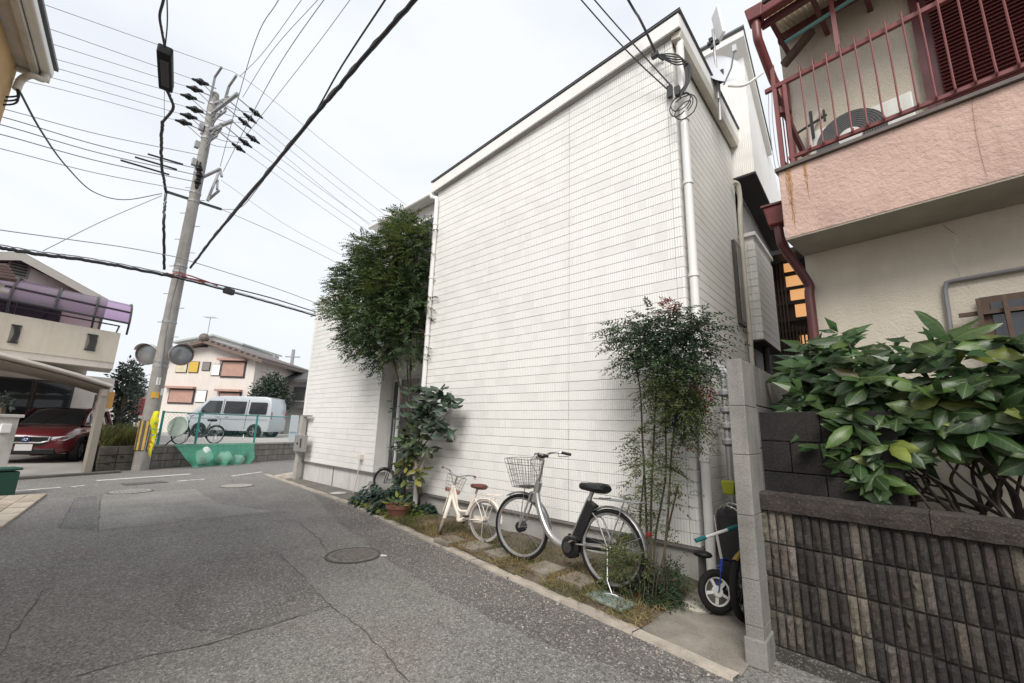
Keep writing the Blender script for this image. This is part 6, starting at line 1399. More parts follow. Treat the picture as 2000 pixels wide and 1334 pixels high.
PINKF=mat('cream_pink_frame',(.76,.69,.61),.4,.05,4); ORG=mat('tan_band',(.36,.13,.05),.6,.15,10); REDG=mat('maroon_rubber',(.13,.03,.025),.5,.1)
f=G(862,1040,gz); r=G(948,1060,gz); d=(f-r).normalized(); r=f-d*.74
bike('bicycle','small cream child bicycle with reddish saddle beside the pale tree trunk',f,r,.255,PINKF,-.85,dict(twin=True,basket=mat('basket_thin',(.50,.47,.44),.4,metal=.5),band=ORG,saddle=mat('red_saddle',(.13,.04,.03),.5,.1),grip=REDG,rack=PINKF,lean=.05,guard_mat=PINKF,tyre=mat('cream_tyre',(.42,.38,.34),.7,.15),fork=PINKF,bar_w=.30,bar_z=1.0,chain=PINKF,fat_tube=True,group='bicycles by the white wall'))
# bicycles in the narrow path on the right
BLUEF=mat('blue_frame',(.015,.04,.26),.35,.05,coat=.4)
f=V((-1.40,3.62,.02)); f=G(1408,1200,.02); r=f+V((.02,.56,0))
bike('bicycle','small blue child bicycle with white five spoke wheels in the narrow path',f,r,.165,BLUEF,-.75,dict(step='d',mag=True,rim=mat('white_wheel',(.62,.62,.60),.4),fat=True,guards=False,bar_z=1.52,bar_w=.52,sweep=.12,bar=mat('white_bar',(.62,.62,.60),.35),grip=mat('teal_grip',(.01,.12,.13),.5),stand=False,seat=1.02,xbar=((1358,1056),(1440,1028),3.55),group='bicycles in the narrow path'))
f=G(1452,1215,.02)+V((.03,.02,0)); r=f+V((.03,.80,0))
bike('bicycle','dark bicycle with golden mudguard behind the pillar in the narrow path',f,r,.25,DARKM,-.1,dict(step='d',fat=True,guard_mat=mat('gold_guard',(.42,.30,.09),.35,.05,metal=.6),bar_z=1.05,stand=False,spk=20,group='bicycles in the narrow path'))
f=V((-7.15,4.98,.06)); r=V((-7.75,4.92,.06))
bike('bicycle','black bicycle standing in the entrance recess behind the leafy shrub',V((-7.75,4.98,.06)),V((-7.0,5.02,.06)),.27,DARKM,.4,dict(guard_mat=BLACKP,bar_z=1.15,seat=1.1,rim=DARKM,group='bicycles by the entrance'))
u,z=UZ(395,850,RV+.5); f=SP(UZ(352,850,RV+.5)[0],RV+.5,zLOT); r=SP(UZ(405,850,RV+.5)[0],RV+.45,zLOT)
rr=f+eS*1.1; bike('bicycle','black bicycle parked behind the green fence in front of the van',f+eS*.0,f+eS*1.1,.31,DARKM,.2,dict(guard_mat=BLACKP,group='bicycle behind the fence',bar=STEEL))
# helmet / visor on the blue bicycle's bar, basket and pipes further in
c=onX(1372,1082,-1.42); tag(MB().ball(c,.07,12,8,(1.25,.8,.45)).build('bicycle_helmet',BLACKP,smooth=True),'black rounded cap hanging by the blue bicycle','helmet')
c=onX(1424,952,-1.2); t=thing('yellow_bucket','small yellow green bucket hanging in the narrow path','bucket',c)
MB().hexa([c+V(p) for p in ((-.045,-.04,-.06),(.045,-.04,-.06),(.045,.04,-.06),(-.045,.04,-.06),(-.06,-.05,.06),(.06,-.05,.06),(.06,.05,.06),(-.06,.05,.06))]).build('bucket',mat('yellow_green_plastic',(.30,.33,.02),.5,.05),t,bevel=.01)
MB().box(-1.30,-1.05,4.3,4.5,.0,.62).build('dummy',BLACKP) if False else None
# parallel wall-mounted grey pipes with meters
t=thing('meter_pipes','grey looped pipes with meters on the side wall in the narrow path','pipes',(-1.3,5.1,0))
for k,y in enumerate((4.98,5.18)):
    x=-1.40; MB().tube(spline([(x-.12,y,2.12),(x-.08,y,2.2),(x,y,2.22),(x+.06,y,2.15),(x+.07,y,2.0),(x+.07,y,1.6),(x+.07,y,.6)],5),.028,8).build('pipe',GALV,t,smooth=True)
    for zz_ in (1.9,1.72,1.55,1.38): MB().lathe([(.035,-.04),(.055,-.02),(.055,.02),(.035,.04)],(x+.07,y,zz_),(0,0,1),10).build('fitting',GALV,t,smooth=True)
t=thing('covered_items','dark covered box stored behind the bicycles in the narrow path','box',(-1.1,4.6,0)); MB().box(-1.32,-.98,4.35,4.75,.02,.78).build('box',mat('dark_cover',(.022,.022,.024),.6,.2,6,.6,8),t,bevel=.05)
MB().tube(spline([(-1.25,4.3,.80),(-1.15,4.25,.86),(-1.02,4.25,.82)]),.01,6).build('strap',STEEL,t)
# ================================================================ plants
NR=np.random.default_rng(11)
def unit(a): return a/np.maximum(1e-9,np.linalg.norm(a,axis=-1,keepdims=True))
def leaf_arrays(B,D,Nn,L,W,fold=.25,droop=.15):
    """B base, D direction, Nn normal (n,3); L,W (n,) -> verts, faces: leaf of two folded halves with a bent tip"""
    n=len(B); D=unit(D); S_=unit(np.cross(D,Nn)); Nn=unit(np.cross(S_,D)); L=L[:,None]; W=W[:,None]
    mid=B+D*L*.45; tip=B+D*L-Nn*L*droop
    l=mid+S_*W*.5-Nn*W*fold; r=mid-S_*W*.5-Nn*W*fold
    v=np.stack([B,l,tip,r,mid+Nn*0],1).reshape(-1,3)
    i=np.arange(n)[:,None]*5
    f=np.concatenate([i+np.array([[0,4,1]]),i+np.array([[1,4,2]]),i+np.array([[0,3,4]]),i+np.array([[3,2,4]])],1).reshape(-1,3)
    return v,f
def np_mesh(name,v,f,m_,parent=None,kind=None):
    me=bpy.data.meshes.new(name); me.from_pydata(v.tolist(),[],f.tolist()); me.materials.append(m_); me.update()
    o=bpy.data.objects.new(name,me); COL.objects.link(o); attach(o,parent)
    if kind: o['kind']=kind
    return o
def blob_pts(blobs,n,shell=.5):
    """blobs: (center V, radius); random points, biased to the shells"""
    C=np.array([list(b[0]) for b in blobs]); R=np.array([b[1] for b in blobs]); p=R**2.2; p/=p.sum()
    k=NR.choice(len(blobs),n,p=p); d=unit(NR.normal(size=(n,3))); rr=R[k]*(shell+(1-shell)*NR.random(n)**.7)*(.72+.33*NR.random(n)+.38*NR.random(n)**7)
    return C[k]+d*rr[:,None],d
def pinnate(base,dir_,length,npair,ll,lw,droopn=(0,0,1)):
    """sprays: base (n,3), dir (n,3) -> leaflet arrays"""
    n=len(base); dir_=unit(dir_); up_=np.tile(np.array(droopn,float),(n,1))+NR.normal(size=(n,3))*.35; S_=unit(np.cross(dir_,up_)); U=unit(np.cross(S_,dir_))
    Bs,Ds,Ns,Ls,Ws=[],[],[],[],[]
    for k in range(npair):
        f=(k+.6)/npair; pos=base+dir_*(length*f)[:,None]-np.array([0,0,1.])*(length*f*f*.35)[:,None]
        for s in (1,-1):
            d=dir_*.55+S_*s*.85+NR.normal(size=(n,3))*.18-np.array([0,0,.25])
            Bs.append(pos);Ds.append(d);Ns.append(U+NR.normal(size=(n,3))*.25);Ls.append(ll*(.75+.5*NR.random(n))*(1.1-.35*f));Ws.append(lw*(.8+.4*NR.random(n)))
    pos=base+dir_*length[:,None]-np.array([0,0,1.])*(length*.35)[:,None]
    Bs.append(pos);Ds.append(dir_-np.array([0,0,.4]));Ns.append(U);Ls.append(ll*np.ones(n));Ws.append(lw*np.ones(n))
    return leaf_arrays(np.concatenate(Bs),np.concatenate(Ds),np.concatenate(Ns),np.concatenate(Ls),np.concatenate(Ws))
def leafmat(name,col,col2=None,rough=.45,isl=.45,trans=.22,sc=3): return mat(name,col,rough,.2,sc,island=isl,col2=col2,trans=trans,spec=.4)
ASHL=leafmat('ash_leaf',(.080,.125,.044),(.044,.078,.034)); ASHY=leafmat('ash_young_leaf',(.11,.15,.038),trans=.35)
BARK=mat('bark',(.13,.10,.075),.9,.3,8,.8,30); BARKP=mat('pale_bark',(.30,.26,.21),.9,.3,8,.8,30,streak=.4); BARKD=mat('dark_bark',(.05,.036,.028),.9,.3,8,.8,30)
def branch(pts,r0,r1,m_,parent,name='branch',n=7):
    P=spline(pts,6); k=len(P); return MB().tube(P,[r0+(r1-r0)*i/(k-1) for i in range(k)],n).build(name,m_,parent,smooth=True)
def inside_limit(p,d,ymax):  # keep foliage out of walls
    keep=p[:,1]<ymax; return p[keep],d[keep]
# ---- evergreen ash in the recess
tb_=G(800,962); tb_=V((-6.55,4.62,0))
ash=thing('ash_tree','bushy dark green tree growing in front of the entrance recess','tree',tb_)
bl=[((700,610),62,4.25),((760,520),72,4.45),((800,470),58,4.6),((828,520),42,4.62),((750,625),78,4.3),((700,660),48,4.3),((800,620),62,4.55),((690,545),46,4.25),((740,690),44,4.35),((815,690),38,4.6),((662,600),32,4.2),((785,440),30,4.6),((838,460),26,4.65),((720,490),44,4.4),((830,590),35,4.6),((745,560),70,4.4),((790,560),60,4.5),((660,560),22,4.2),((705,510),30,4.3),((840,560),20,4.6),((836,650),22,4.6)]
blobs=[]
for (x,y),r,Y in bl:
    c=onY(x,y,Y); w_=(c-CAM).dot(FW); blobs.append((c,r*w_/FPX))
blobs=[(b[0],b[1]*.86) for b in blobs]; p,d=blob_pts(blobs,3900,.1); dr=d*np.array([1,1,.35])+NR.normal(size=d.shape)*.4+np.array([-.1,-.25,.12])
ok=(p[:,1]<4.92)|(p[:,0]>-8.0); ok&=(p[:,1]<5.2); ok&=~((p[:,0]>-6.25)&(p[:,1]>4.5)); p,dr=p[ok],dr[ok]
v,f=pinnate(p,dr,.15+.13*NR.random(len(p)),6,.068,.026); np_mesh('crown',v,f,ASHL,ash,'stuff')
bl2=[((785,440),34),((740,500),40),((800,470),40),((690,560),34),((760,560),50),((700,480),18),((650,600),24)]
b2=[]
for (x,y),r in bl2:
    c=onY(x,y,4.28); w_=(c-CAM).dot(FW); b2.append((c,r*w_/FPX))
p,d=blob_pts(b2,900,.3); v,f=pinnate(p,d*np.array([1,1,.4])+np.array([-.1,-.3,.3]),.14+.12*NR.random(len(p)),6,.056,.02); np_mesh('young_growth',v,f,ASHY,ash,'stuff')
for e,(xx,yy,YY) in enumerate([(795,700,4.65),(740,600,4.4),(800,520,4.6)]):
    tp=onY(xx,yy,YY)
    mid_=onY(790+e*4,840,4.62); branch([tb_+V((-.05*e,.02*e,0)),mid_,mid_.lerp(tp,.5)+V((0,.03,.1)),tp],.028,.008,BARKD,ash,'trunk' if e==0 else 'limb')
# twigs sticking through
o=MB()
for k in range(70):
    b0=random.choice(blobs); c=b0[0]; dv=V((random.uniform(-1,1),random.uniform(-1,.3),random.uniform(-.3,1))).normalized()*b0[1]
    o.tube([c,c+dv*.6,c+dv],.006,4,False)
o.build('twigs',BARK,ash,kind='stuff')
# ---- big leaf templates (shared by the loquat-like shrub and the bush behind the low wall)
def bigleaf(L,W,droop,fold,mname,serr=.0,seed=0):
    rs=random.Random(seed); mb=MB(); n=7; vs=[]
    for i in range(n+1):
        f=i/n; x=f*L*(1-.12*droop*f); z=-droop*L*f*f*.6; w_=W/2*math.sin(math.pi*min(1,f**.85*.97+.03))**.8*(1+ (serr if i%2 else -serr))
        if i==0: w_=W*.04
        if i==n: w_=.001
        c=.012*L*math.sin(f*9+seed)
        vs+=[(x,w_,z-fold*w_+c),(x,0,z+fold*.35*W*.3),(x,-w_,z-fold*w_-c)]
    fs=[]
    for i in range(n): 
        for j in range(2): fs.append((i*3+j,i*3+j+1,(i+1)*3+j+1,(i+1)*3+j))
    mb.add(vs,fs)
    me=mb.mesh('leaf',mname,True); return me
def leafM(name,cols,gloss=.28,objcol=True):
    m_=mat(name,cols,gloss,.18,18,objcol=objcol,bump=.25,bscale=30,trans=.16,spec=.5); return m_
AUC=leafM('glossy_leaf',(.05,.10,.03),.38)
def veins(m_):
    t=m_.node_tree; L=t.links.new; b=[n for n in t.nodes if n.type=='BSDF_PRINCIPLED'][0]; src=b.inputs['Base Color'].links[0].from_socket
    tc=N(t,'ShaderNodeTexCoord'); sx=N(t,'ShaderNodeSeparateXYZ'); L(tc.outputs['Object'],sx.inputs[0])
    def mt(op,a,c=None):
        x=N(t,'ShaderNodeMath',operation=op)
        for i,q in ((0,a),(1,c)):
            if q is None: continue
            if isinstance(q,(int,float)): x.inputs[i].default_value=q
            else: L(q,x.inputs[i])
        return x.outputs[0]
    ay=mt('ABSOLUTE',sx.outputs[1]); mid=mt('LESS_THAN',ay,.011)
    side=mt('GREATER_THAN',mt('SINE',mt('MULTIPLY',mt('SUBTRACT',sx.outputs[0],mt('MULTIPLY',ay,.9)),48)),.93)
    f=mt('MAXIMUM',mt('MULTIPLY',mid,.55),mt('MULTIPLY',side,.22))
    mx_=N(t,'ShaderNodeMix',data_type='RGBA'); L(f,mx_.inputs[0]); L(src,mx_.inputs[6]); mx_.inputs[7].default_value=(.16,.21,.09,1); L(mx_.outputs[2],b.inputs['Base Color'])
veins(AUC)
def frame(p,d,n):
    d=V(d).normalized(); n=V(n); n=(n-d*n.dot(d)); n=n.normalized() if n.length>1e-5 else d.orthogonal().normalized(); s=n.cross(d)
    m_=Matrix((d,s,n)).transposed().to_4x4(); m_.translation=V(p); return m_
templ=[bigleaf(1,.42,dp,.35,AUC,sr,i) for i,(dp,sr) in enumerate([(.15,.05),(.35,.06),(.55,.05),(.25,.08),(.75,.05),(.45,.07)])]
def place_leaves(parent,specs,limit,m_,stuffname):
    """specs: (point, dir, normal, length, color); nearest ones become parts"""
    specs.sort(key=lambda s:(s[0]-CAM).length-s[3]*2); n=0; rest=[]
    for s in specs:
        if n<limit:
            M_=frame(s[0],s[1],s[2])@Matrix.Diagonal((s[3],s[3]*random.uniform(.85,1.15),s[3],1)); piece('leaf',random.choice(templ),parent,M_,s[4]); n+=1
        else: rest.append(s)
    if rest:
        B=np.array([list(s[0]) for s in rest]);D=np.array([list(s[1]) for s in rest]);Nn=np.array([list(s[2]) for s in rest]);L=np.array([s[3] for s in rest])
        v,f=leaf_arrays(B,D,Nn,L,L*.42,.2,.3); np_mesh(stuffname,v,f,m_,parent,'stuff')
# ---- loquat-like shrub with broad leaves
lq=thing('broad_leaf_shrub','broad leaved shrub with pale trunk left of the cream bicycle','shrub',G(824,985))
base=V((-5.72,4.40,.03)); base=G(826,990,.03)
sp=[]
cl=[((858,770),4.30,16,.17,0),((880,790),4.30,10,.17,0),((836,790),4.3,16,.18,0),((810,800),4.35,14,.17,0),((850,830),4.3,14,.18,0),((872,845),4.35,8,.16,0),((808,762),4.4,12,.15,0),((825,820),4.3,14,.16,0),((800,850),4.3,12,.14,1),((820,850),4.28,12,.15,1),((795,890),4.3,10,.13,1),((845,800),4.28,12,.16,0),((780,870),4.35,9,.12,1),((790,830),4.35,9,.13,1),((806,870),4.3,12,.15,1),((836,880),4.35,9,.14,1),((790,905),4.3,12,.15,2),((812,925),4.3,12,.14,2),((785,940),4.35,10,.14,2),((830,770),4.4,9,.15,0),((775,800),4.45,8,.10,1)]
for (x,y),Y,n,L,cc in cl:
    c=onY(x,y,Y)
    for k in range(int(n*1.5)):
        a=random.uniform(0,2*math.pi); el=random.uniform(-.5,.7); d_=V((math.cos(a)*math.cos(el),math.sin(a)*math.cos(el),math.sin(el)))
        pp=c+d_*random.uniform(.01,.07)+V((random.uniform(-.06,.06),random.uniform(-.05,.05),random.uniform(-.08,.08)))
        col_={0:(.034,.058,.038),1:(.055,.085,.034),2:(.10,.13,.030)}[cc]; kk=random.uniform(.6,1.3)
        if cc==2 and random.random()<.35: col_=(.24,.22,.035)
        sp.append((pp,d_,V((d_.x*-.4+.35,-.75+d_.y*-.3,.8)),L*random.uniform(.95,1.6),(col_[0]*kk,col_[1]*kk,col_[2]*kk,1)))
LQM=leafmat('shrub_leaf_far',(.05,.08,.045)); place_leaves(lq,sp,290,LQM,'inner_leaves')
branch([base,base.lerp(onY(815,930,4.38),.6)+V((.02,-.02,0)),onY(815,930,4.38),onY(812,880,4.4),onY(835,830,4.35)],.055,.018,BARKP,lq,'trunk')
branch([onY(816,935,4.38),onY(830,900,4.36),onY(843,880,4.34)],.032,.028,BARKP,lq,'cut_limb')
for x,y in ((850,790),(808,790),(875,805),(790,880)): branch([onY(813,890,4.4),onY((813+x)/2,(890+y)/2,4.38),onY(x,y,4.32)],.014,.006,BARK,lq,'limb')
# ---- ivy bed
IVY=leafmat('ivy_leaf',(.030,.058,.038),(.022,.045,.030),.32,.5,.12); IVYY=leafmat('ivy_young_leaf',(.16,.20,.035),trans=.3)
def bed(name,label,cells,n,size,m_,parent=None,cat='ivy'):
    B=[];D=[];Nn=[]
    for k in range(n):
        (x,y),rx,h=random.choice(cells); a=random.uniform(0,6.283); rr=math.sqrt(random.random()); c=G(x,y,.02)
        p=c+V((math.cos(a)*rr*rx,math.sin(a)*rr*rx,0)); hh=h*(1-rr*rr)*random.uniform(.55,1.05)
        B.append((p.x,p.y,max(.03,.04+hh))); D.append((math.cos(a)*.6+random.uniform(-.5,.5),math.sin(a)*.6-.45+random.uniform(-.5,.5),random.uniform(-.7,.25))); Nn.append((random.uniform(-.3,.3),-.45+random.uniform(-.3,.3),1))
    B=np.array(B);ok=(B[:,1]<4.9); ok&=B[:,1]>np.array([kerb_at(x)-.03 for x in B[:,0]]); B=B[ok];D=np.array(D)[ok];Nn=np.array(Nn)[ok]; L=size*(.6+.7*NR.random(len(B)))
    return leaf_arrays(B,D,Nn,L,L*.85,.12,.2)
iv=thing('ivy_bed','dark ivy ground cover at the foot of the tree by the lane','ivy',G(740,985)); tag(iv,kind='stuff')
cells=[((735,955),.36,.62),((760,965),.36,.60),((748,950),.3,.6),((720,978),.30,.28),((745,985),.34,.30),((790,1000),.30,.22),((830,1006),.24,.16),((850,1000),.18,.14),((778,985),.3,.34),((705,985),.22,.14),((750,1000),.25,.18),((765,945),.3,.5)]
v,f=bed('ivy','',cells,3400,.09,IVY); np_mesh('ivy_leaves',v,f,IVY,iv,'stuff')
v,f=bed('ivy','',[((695,985),.24,.10),((770,1012),.14,.14),((735,1003),.2,.10),((812,1010),.15,.12),((710,995),.2,.08)],420,.07,IVYY); np_mesh('young_ivy_leaves',v,f,IVYY,iv,'stuff')
# ---- terracotta pot
c=G(776,1014,.01); t=thing('potted_plant','terracotta pot with a leafy plant in front of the ivy bed','potted plant',c)
R0=.185; MB().lathe([(R0*.66,0),(R0*.70,.01),(R0*.96,.17),(R0*1.04,.17),(R0*1.06,.22),(R0*.98,.22),(R0*.92,.18),(R0*.001,.17)],c,(0,0,1),26).build('pot',mat('terracotta',(.20,.085,.06),.8,.18,8,.2,50,streak=.3),t,smooth=True)
sp=[]
for k in range(34):
    a=random.uniform(0,6.28); d_=V((math.cos(a),math.sin(a),random.uniform(.1,1.2))).normalized(); kk=random.uniform(.7,1.3); cl_=random.choice([(.07,.11,.035),(.22,.24,.03),(.05,.08,.035)])
    sp.append((c+V((0,0,.2))+d_*random.uniform(.03,.22),d_,V((0,-.3,1)),random.uniform(.09,.15),(cl_[0]*kk,cl_[1]*kk,cl_[2]*kk,1)))
place_leaves(t,sp,60,LQM,'leaves')
# ---- nandina by the right corner
NL=leafmat('nandina_leaf',(.056,.090,.040),(.034,.060,.034),.4,.5,.2); NLY=leafmat('nandina_light_leaf',(.12,.14,.045),(.07,.10,.04),.45,.4,.3); NRD=leafmat('nandina_red_leaf',(.22,.025,.022),None,.4,.4,.25)
nb=G(1278,1172,.03)
nd=thing('nandina_bush','tall nandina with bamboo like stems and red leaf tips at the house corner','shrub',nb)
def blobsY(bl): 
    r=[]
    for (x,y),rp,Y in bl: c=onY(x,y,Y); r.append((c,rp*(c-CAM).dot(FW)/FPX))
    return r
B1=blobsY([((1300,660),55,4.15),((1245,665),42,4.2),((1350,655),42,4.15),((1215,645),26,4.2),((1310,720),50,4.15),((1275,625),26,4.15),((1345,720),34,4.15),((1372,640),26,4.2),((1380,690),24,4.2),((1330,620),24,4.15),((1235,700),26,4.2),((1270,700),34,4.15)])
B1=[(b[0],b[1]*.8) for b in B1]; p,d=blob_pts(B1,900,.1); ok=p[:,1]<4.5; p,d=p[ok],d[ok]; v,f=pinnate(p,d*np.array([1.2,.8,.25])+NR.normal(size=d.shape)*.25+np.array([-.1,-.15,.12]),.16+.16*NR.random(len(p)),7,.046,.015); np_mesh('crown',v,f,NL,nd,'stuff')
B2=blobsY([((1330,800),40,4.15),((1345,830),34,4.15),((1310,780),36,4.15),((1350,800),30,4.2),((1300,770),34,4.2),((1360,780),28,4.2),((1320,850),22,4.2),((1345,870),18,4.2),((1260,900),30,4.15),((1330,740),40,4.15),((1290,830),26,4.2),((1250,945),22,4.15),((1290,960),24,4.2),((1300,905),22,4.2),((1250,860),14,4.2),((1335,960),12,4.2),((1240,1000),20,4.15),((1285,1020),20,4.2),((1215,965),10,4.2),((1250,765),10,4.2)])
p,d=blob_pts(B2,760,.1); v,f=pinnate(p,d*np.array([1.2,.8,.3])+NR.normal(size=d.shape)*.3+np.array([0,-.2,.1]),.12+.12*NR.random(len(p)),6,.042,.014); np_mesh('light_foliage',v,f,NLY,nd,'stuff')
B3=blobsY([((1305,598),13,4.12),((1230,640),9,4.15),((1365,640),8,4.15),((1378,772),12,4.15),((1350,770),14,4.15),((1335,880),6,4.15),((1318,610),9,4.12)])
p,d=blob_pts(B3,140,.1); v,f=pinnate(p,d+np.array([0,0,.5]),.05+.04*NR.random(len(p)),3,.035,.011); np_mesh('red_foliage',v,f,NRD,nd,'stuff')
NST=mat('nandina_stem',(.055,.042,.026),.8,.3,10)
for a in ([(1262,1165),(1262,1000),(1255,860),(1250,760),(1235,690)],[(1268,1165),(1272,980),(1278,840),(1283,740),(1290,680)],[(1292,1165),(1305,1000),(1312,880),(1330,760),(1350,690)],[(1275,1165),(1280,1050),(1300,930),(1300,820),(1305,700)],[(1258,1165),(1250,1040),(1258,920)],[(1296,1160),(1300,1060),(1325,945)]):
    branch([nb.lerp(onY(a[0][0],a[0][1],nb.y),.8)]+[onY(x,y,4.18+.02*random.uniform(-1,1)) for x,y in a[1:]],.013,.007,NST,nd,'stem',6)
c=onY(1318,820,4.14); MB().cbox(c,.035,.03,.11,Matrix.Rotation(.3,3,'Y')).build('blue_tie',mat('blue_plastic',(.03,.03,.25),.4),nd)
# low shrub round its foot
lb=thing('low_nandina','low feathery green shrub at the foot of the nandina','shrub',G(1240,1185,.03))
def blobsG(bl):
    r=[]
    for (x,y),Y,rp in bl: c=onY(x,y,Y); r.append((c,rp*(c-CAM).dot(FW)/FPX))
    return r
B4=blobsG([((1215,1100),3.78,34),((1200,1130),3.78,22),((1235,1075),3.8,26),((1215,1060),3.8,16),((1240,1110),3.8,22)])
p,d=blob_pts(B4,260,.15); v,f=pinnate(p,d*np.array([1,1,.5])+np.array([0,-.1,.3]),.08+.05*NR.random(len(p)),4,.036,.012); np_mesh('light_foliage',v,f,NLY,lb,'stuff')
B5=blobsG([((1275,1150),3.95,38),((1300,1140),4.0,30),((1250,1165),3.85,28),((1290,1175),3.9,30),((1310,1120),4.1,20),((1265,1185),3.8,20)])
p,d=blob_pts(B5,520,.2); p[:,2]=np.maximum(p[:,2],.05); v,f=pinnate(p,d*np.array([1,1,.5])+np.array([0,-.2,.25]),.08+.06*NR.random(len(p)),4,.040,.013); np_mesh('dark_foliage',v,f,NL,lb,'stuff')
B6=blobsG([((1232,1165),3.72,14),((1220,1178),3.7,10)]); p,d=blob_pts(B6,16,.1); v,f=pinnate(p,d+np.array([0,0,.5]),.04+.02*NR.random(len(p)),2,.03,.012); np_mesh('red_foliage',v,f,NRD,lb,'stuff')
for k in range(9): q=G(1240+k*8,1180,.03); branch([q,q+V((random.uniform(-.06,.06),random.uniform(-.05,.05),.2)),q+V((random.uniform(-.15,.15),random.uniform(-.1,.1),.42))],.006,.003,NST,lb,'stem',5)
# ---- dry grass in the strip
GR=mat('dry_grass',(.26,.195,.09),.8,.3,2.5,island=.5,col2=(.11,.12,.04),trans=.25)
n=20000; xs=-1.55-NR.random(n)*5.6; kk=np.array([kerb_at(x) for x in xs]); fr=NR.random(n)**1.25; wid=np.where(xs>-6.2,4.6-kk,5-kk)
ys=kk+.02+fr*(wid-.02)*.85
keep=np.ones(n,bool)
clump=np.sin(xs*7.3)+np.sin(ys*11+xs*3)+np.sin(xs*17+1); keep&=(clump+NR.normal(size=n)*.9>-.5)
xs,ys=xs[keep],ys[keep]; n=len(xs); Bz=np.full(n,.035); B=np.stack([xs,ys,Bz],1); D=np.stack([NR.normal(size=n)*.9,NR.normal(size=n)*.9-.3,.35+NR.random(n)*.8],1); L=.04+.07*NR.random(n)
v,f=leaf_arrays(B,D,NR.normal(size=(n,3)),L,np.full(n,.006),.1,.5); tag(np_mesh('dry_grass',v,f,GR),'dry straw coloured grass in the strip beside the kerb','grass',kind='stuff')
LIT=mat('leaf_litter',(.14,.07,.035),.8,.3,6,island=.6); n=700; xs=-1.6-NR.random(n)*4.8; kk=np.array([kerb_at(x) for x in xs]); ys=kk+.05+NR.random(n)*(4.6-kk); B=np.stack([xs,ys,.045+NR.random(n)*.02],1); D=NR.normal(size=(n,3))*np.array([1,1,.2]); v,f=leaf_arrays(B,D,np.tile([0,0,1.],(n,1))+NR.normal(size=(n,3))*.4,.03+.025*NR.random(n),np.full(n,.018),.2,.2); tag(np_mesh('leaf_litter',v,f,LIT),'fallen brown leaves scattered in the planting strip','fallen leaves',kind='stuff')
# grit and bits along the lane edge
n=1500; xs=-.9-NR.random(n)*7.5; kk=np.array([kerb_at(x) for x in xs]); ys=kk-.06-np.abs(NR.normal(size=n))*.28; sz=.004+.007*NR.random(n)**2
tv=np.array([[1,0,0],[-.5,.87,0],[-.5,-.87,0],[0,0,1.1]]); v=(np.stack([xs,ys,np.full(n,.003)],1)[:,None,:]+tv[None]*sz[:,None,None]*(.6+.8*NR.random((n,4,1)))).reshape(-1,3); i=np.arange(n)[:,None]*4; f=np.concatenate([i+np.array([[0,1,3]]),i+np.array([[1,2,3]]),i+np.array([[2,0,3]])],1).reshape(-1,3)
tag(np_mesh('lane_grit',v,f,mat('grit',(.26,.23,.19),.9,.3,40,island=.6)),'fine grit and crumbs along the kerb on the lane','grit',kind='stuff')
# ---- big glossy bush behind the low wall
bu=thing('glossy_leaf_bush','large glossy leaved evergreen bush behind the dark low wall','shrub',RP(-.2,3.95,.6))
outline_top=[(1530,745),(1560,690),(1600,645),(1640,632),(1700,660),(1760,640),(1830,630),(1900,648),(1960,655),(2010,640),(2100,650),(2300,640)]
outline_bot=[(1530,760),(1560,850),(1600,890),(1660,935),(1720,960),(1760,930),(1800,890),(1880,875),(1950,890),(2010,880),(2100,880),(2300,900)]
def interp(pl,x):
    for a,b in zip(pl,pl[1:]):
        if a[0]<=x<=b[0]: return a[1]+(b[1]-a[1])*(x-a[0])/(b[0]-a[0])
    return pl[-1][1]
sp=[]; tips=[]
EX=[(1600,870),(1640,900),(1680,900),(1702,935),(1620,850),(1660,870),(1730,905),(1590,835),(1650,830),(1700,860),(1740,870),(1610,800),(1680,945),(1760,860)]
for k in range(330+len(EX)):
    x=random.uniform(1545,2180) if k%3 else random.uniform(1545,1760); ty,by=interp(outline_top,x),interp(outline_bot,x); y=ty+14+(by-ty-20)*random.random()**.9; q=random.uniform(3.62,4.25) if random.random()<.6 else random.uniform(3.58,3.8)
    if x<1640: q=random.uniform(3.75,4.25)
    if 230<=k<330: q=random.uniform(3.9,4.4)
    if k>=330: x,y=EX[k-330]; q=random.uniform(3.58,3.72); ty,by=interp(outline_top,x),interp(outline_bot,x)
    s,z=FQ(x,y,q); c=RP(s,q,z); tips.append(c)
    hfr=(y-ty)/(by-ty); nl=random.randint(5,8); a0=random.uniform(0,6.28)
    for j in range(nl):
        a=a0+j*2.4; el=random.uniform(-.45,.75)-.35*hfr; d_=V((math.cos(a)*math.cos(el),math.sin(a)*math.cos(el),math.sin(el)))
        kk=random.uniform(.6,1.35); r_=random.random()
        col_=(.030,.062,.020) if r_<.62 else ((.065,.115,.026) if r_<.90 else (.15,.18,.035))
        if x<1720 and y<760 and random.random()<.10: col_=(.10,.08,.035)
        L=random.triangular(.08,.25,.17)*(1.25 if q<3.75 and x>1800 else 1)
        sp.append((c+d_*.015,d_,V((-d_.x*.5+random.uniform(-.3,.5),-1.0-d_.y*.4,random.uniform(.2,.9))),L,(col_[0]*kk,col_[1]*kk,col_[2]*kk,1)))
AUF=leafmat('glossy_leaf_inner',(.045,.09,.03),rough=.32); place_leaves(bu,sp,300,AUF,'inner_leaves')
roots=[(1700,1000),(1790,1010),(1850,1010),(1875,1000),(1935,1010),(1985,1000),(1760,1005)]
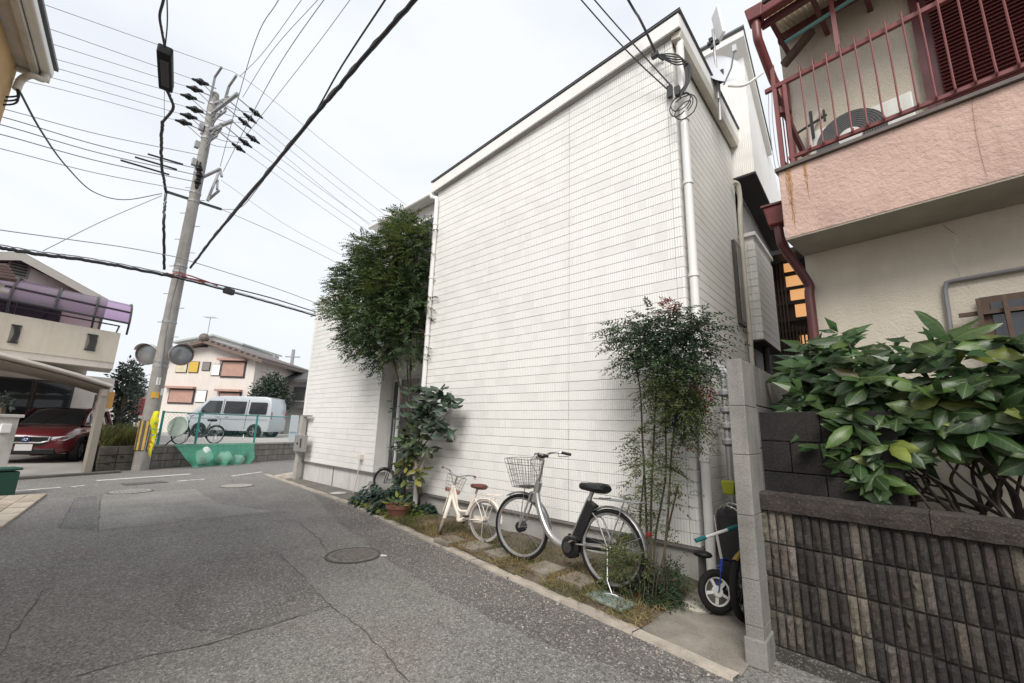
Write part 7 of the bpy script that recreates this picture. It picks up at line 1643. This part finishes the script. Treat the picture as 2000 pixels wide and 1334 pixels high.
for i,(x,y) in enumerate(roots):
    q=3.85+.05*(i%4); s,z=FQ(x,y,q); b0=RP(s,q,.55); tp=random.sample(tips,4)
    fork=b0+V((random.uniform(-.05,.12),random.uniform(-.05,.1),random.uniform(.28,.5)))
    branch([b0,b0.lerp(fork,.5)+V((random.uniform(-.06,.06),.0,0)),fork],.035 if i in (1,4) else .022,.016,BARKD,bu,'trunk')
    near=sorted(tips,key=lambda t_:(t_-fork).length+random.uniform(0,.35))[:6]
    for t_ in near: branch([fork,fork.lerp(t_,.4)+V((random.uniform(-.09,.09),random.uniform(-.06,.06),random.uniform(-.05,.06))),fork.lerp(t_,.75)+V((random.uniform(-.05,.05),random.uniform(-.05,.05),random.uniform(-.05,.05))),t_],.012,.005,BARKD,bu,'limb',5)
# ---- far bushes
def bush(name,label,cat,bl,n,size,m_,depth,group=None):
    bb_=[]
    for (x,y),r in bl: c=FD(x,y,depth+random.uniform(-.6,.6)); bb_.append((c,r*depth/FPX))
    c0=bb_[0][0]; t=thing(name,label,cat,(c0.x,c0.y,0),group); p,d=blob_pts(bb_,n,.35); L=size*(.6+.8*NR.random(n))
    v,f=leaf_arrays(p,d+NR.normal(size=d.shape)*.6,d+NR.normal(size=d.shape)*.5+np.array([0,0,.5]),L,L*.5,.2,.2); np_mesh('crown',v,f,m_,t,'stuff')
    MB().tube([(c0.x,c0.y,0),(c0.x,c0.y,c0.z)],[.14,.06],7).build('trunk',BARK,t); return t
BUSH=leafmat('bush_leaf',(.045,.07,.035),(.03,.05,.03),.5,.5,.1,.8); BUSHB=leafmat('blue_green_leaf',(.085,.11,.09),(.05,.07,.055),.5,.5,.1,.8)
bush('round_bush','round clipped dark green bush behind the van','bush',[((530,765),34),((515,775),26),((545,780),28),((530,750),24),((505,785),14)],3500,.16,BUSH,24)
bush('grey_green_tree','grey green feathery tree between the beige house and the pole','tree',[((250,745),28),((240,780),28),((255,720),18),((245,810),26),((232,835),16),((262,765),18)],3200,.15,BUSHB,17.5)
bush('gate_plant','small leafy plant above the white gate pillar','plant',[((8,785),12),((2,775),10),((14,792),8)],160,.10,BUSHB,9.7)
WEED=mat('weed_grass',(.20,.19,.06),.8,.3,2,island=.5,col2=(.10,.13,.04),trans=.3)
n=2600; us=NR.random(n)*(uM-uL)+uL; vs_=RV+.2+NR.random(n)*3.2; P_=[SP(u,v,zLw-.02) for u,v in zip(us,vs_)]; B=np.array([list(p) for p in P_]); D=np.stack([NR.normal(size=n)*.35,NR.normal(size=n)*.35,np.ones(n)],1); L=.25+.45*NR.random(n)
v,f=leaf_arrays(B,D,NR.normal(size=(n,3)),L,np.full(n,.03),.1,.3); tag(np_mesh('weeds',v,f,WEED),'tall yellowish weeds on the plot left of the utility pole','weeds',kind='stuff')
pm=MB(); pm.fbox(SP,(uL+.02,uM+.3),(RV+.1,6),(-.05,zLw-.03)); struct(pm.build('weed_plot',EARTH))
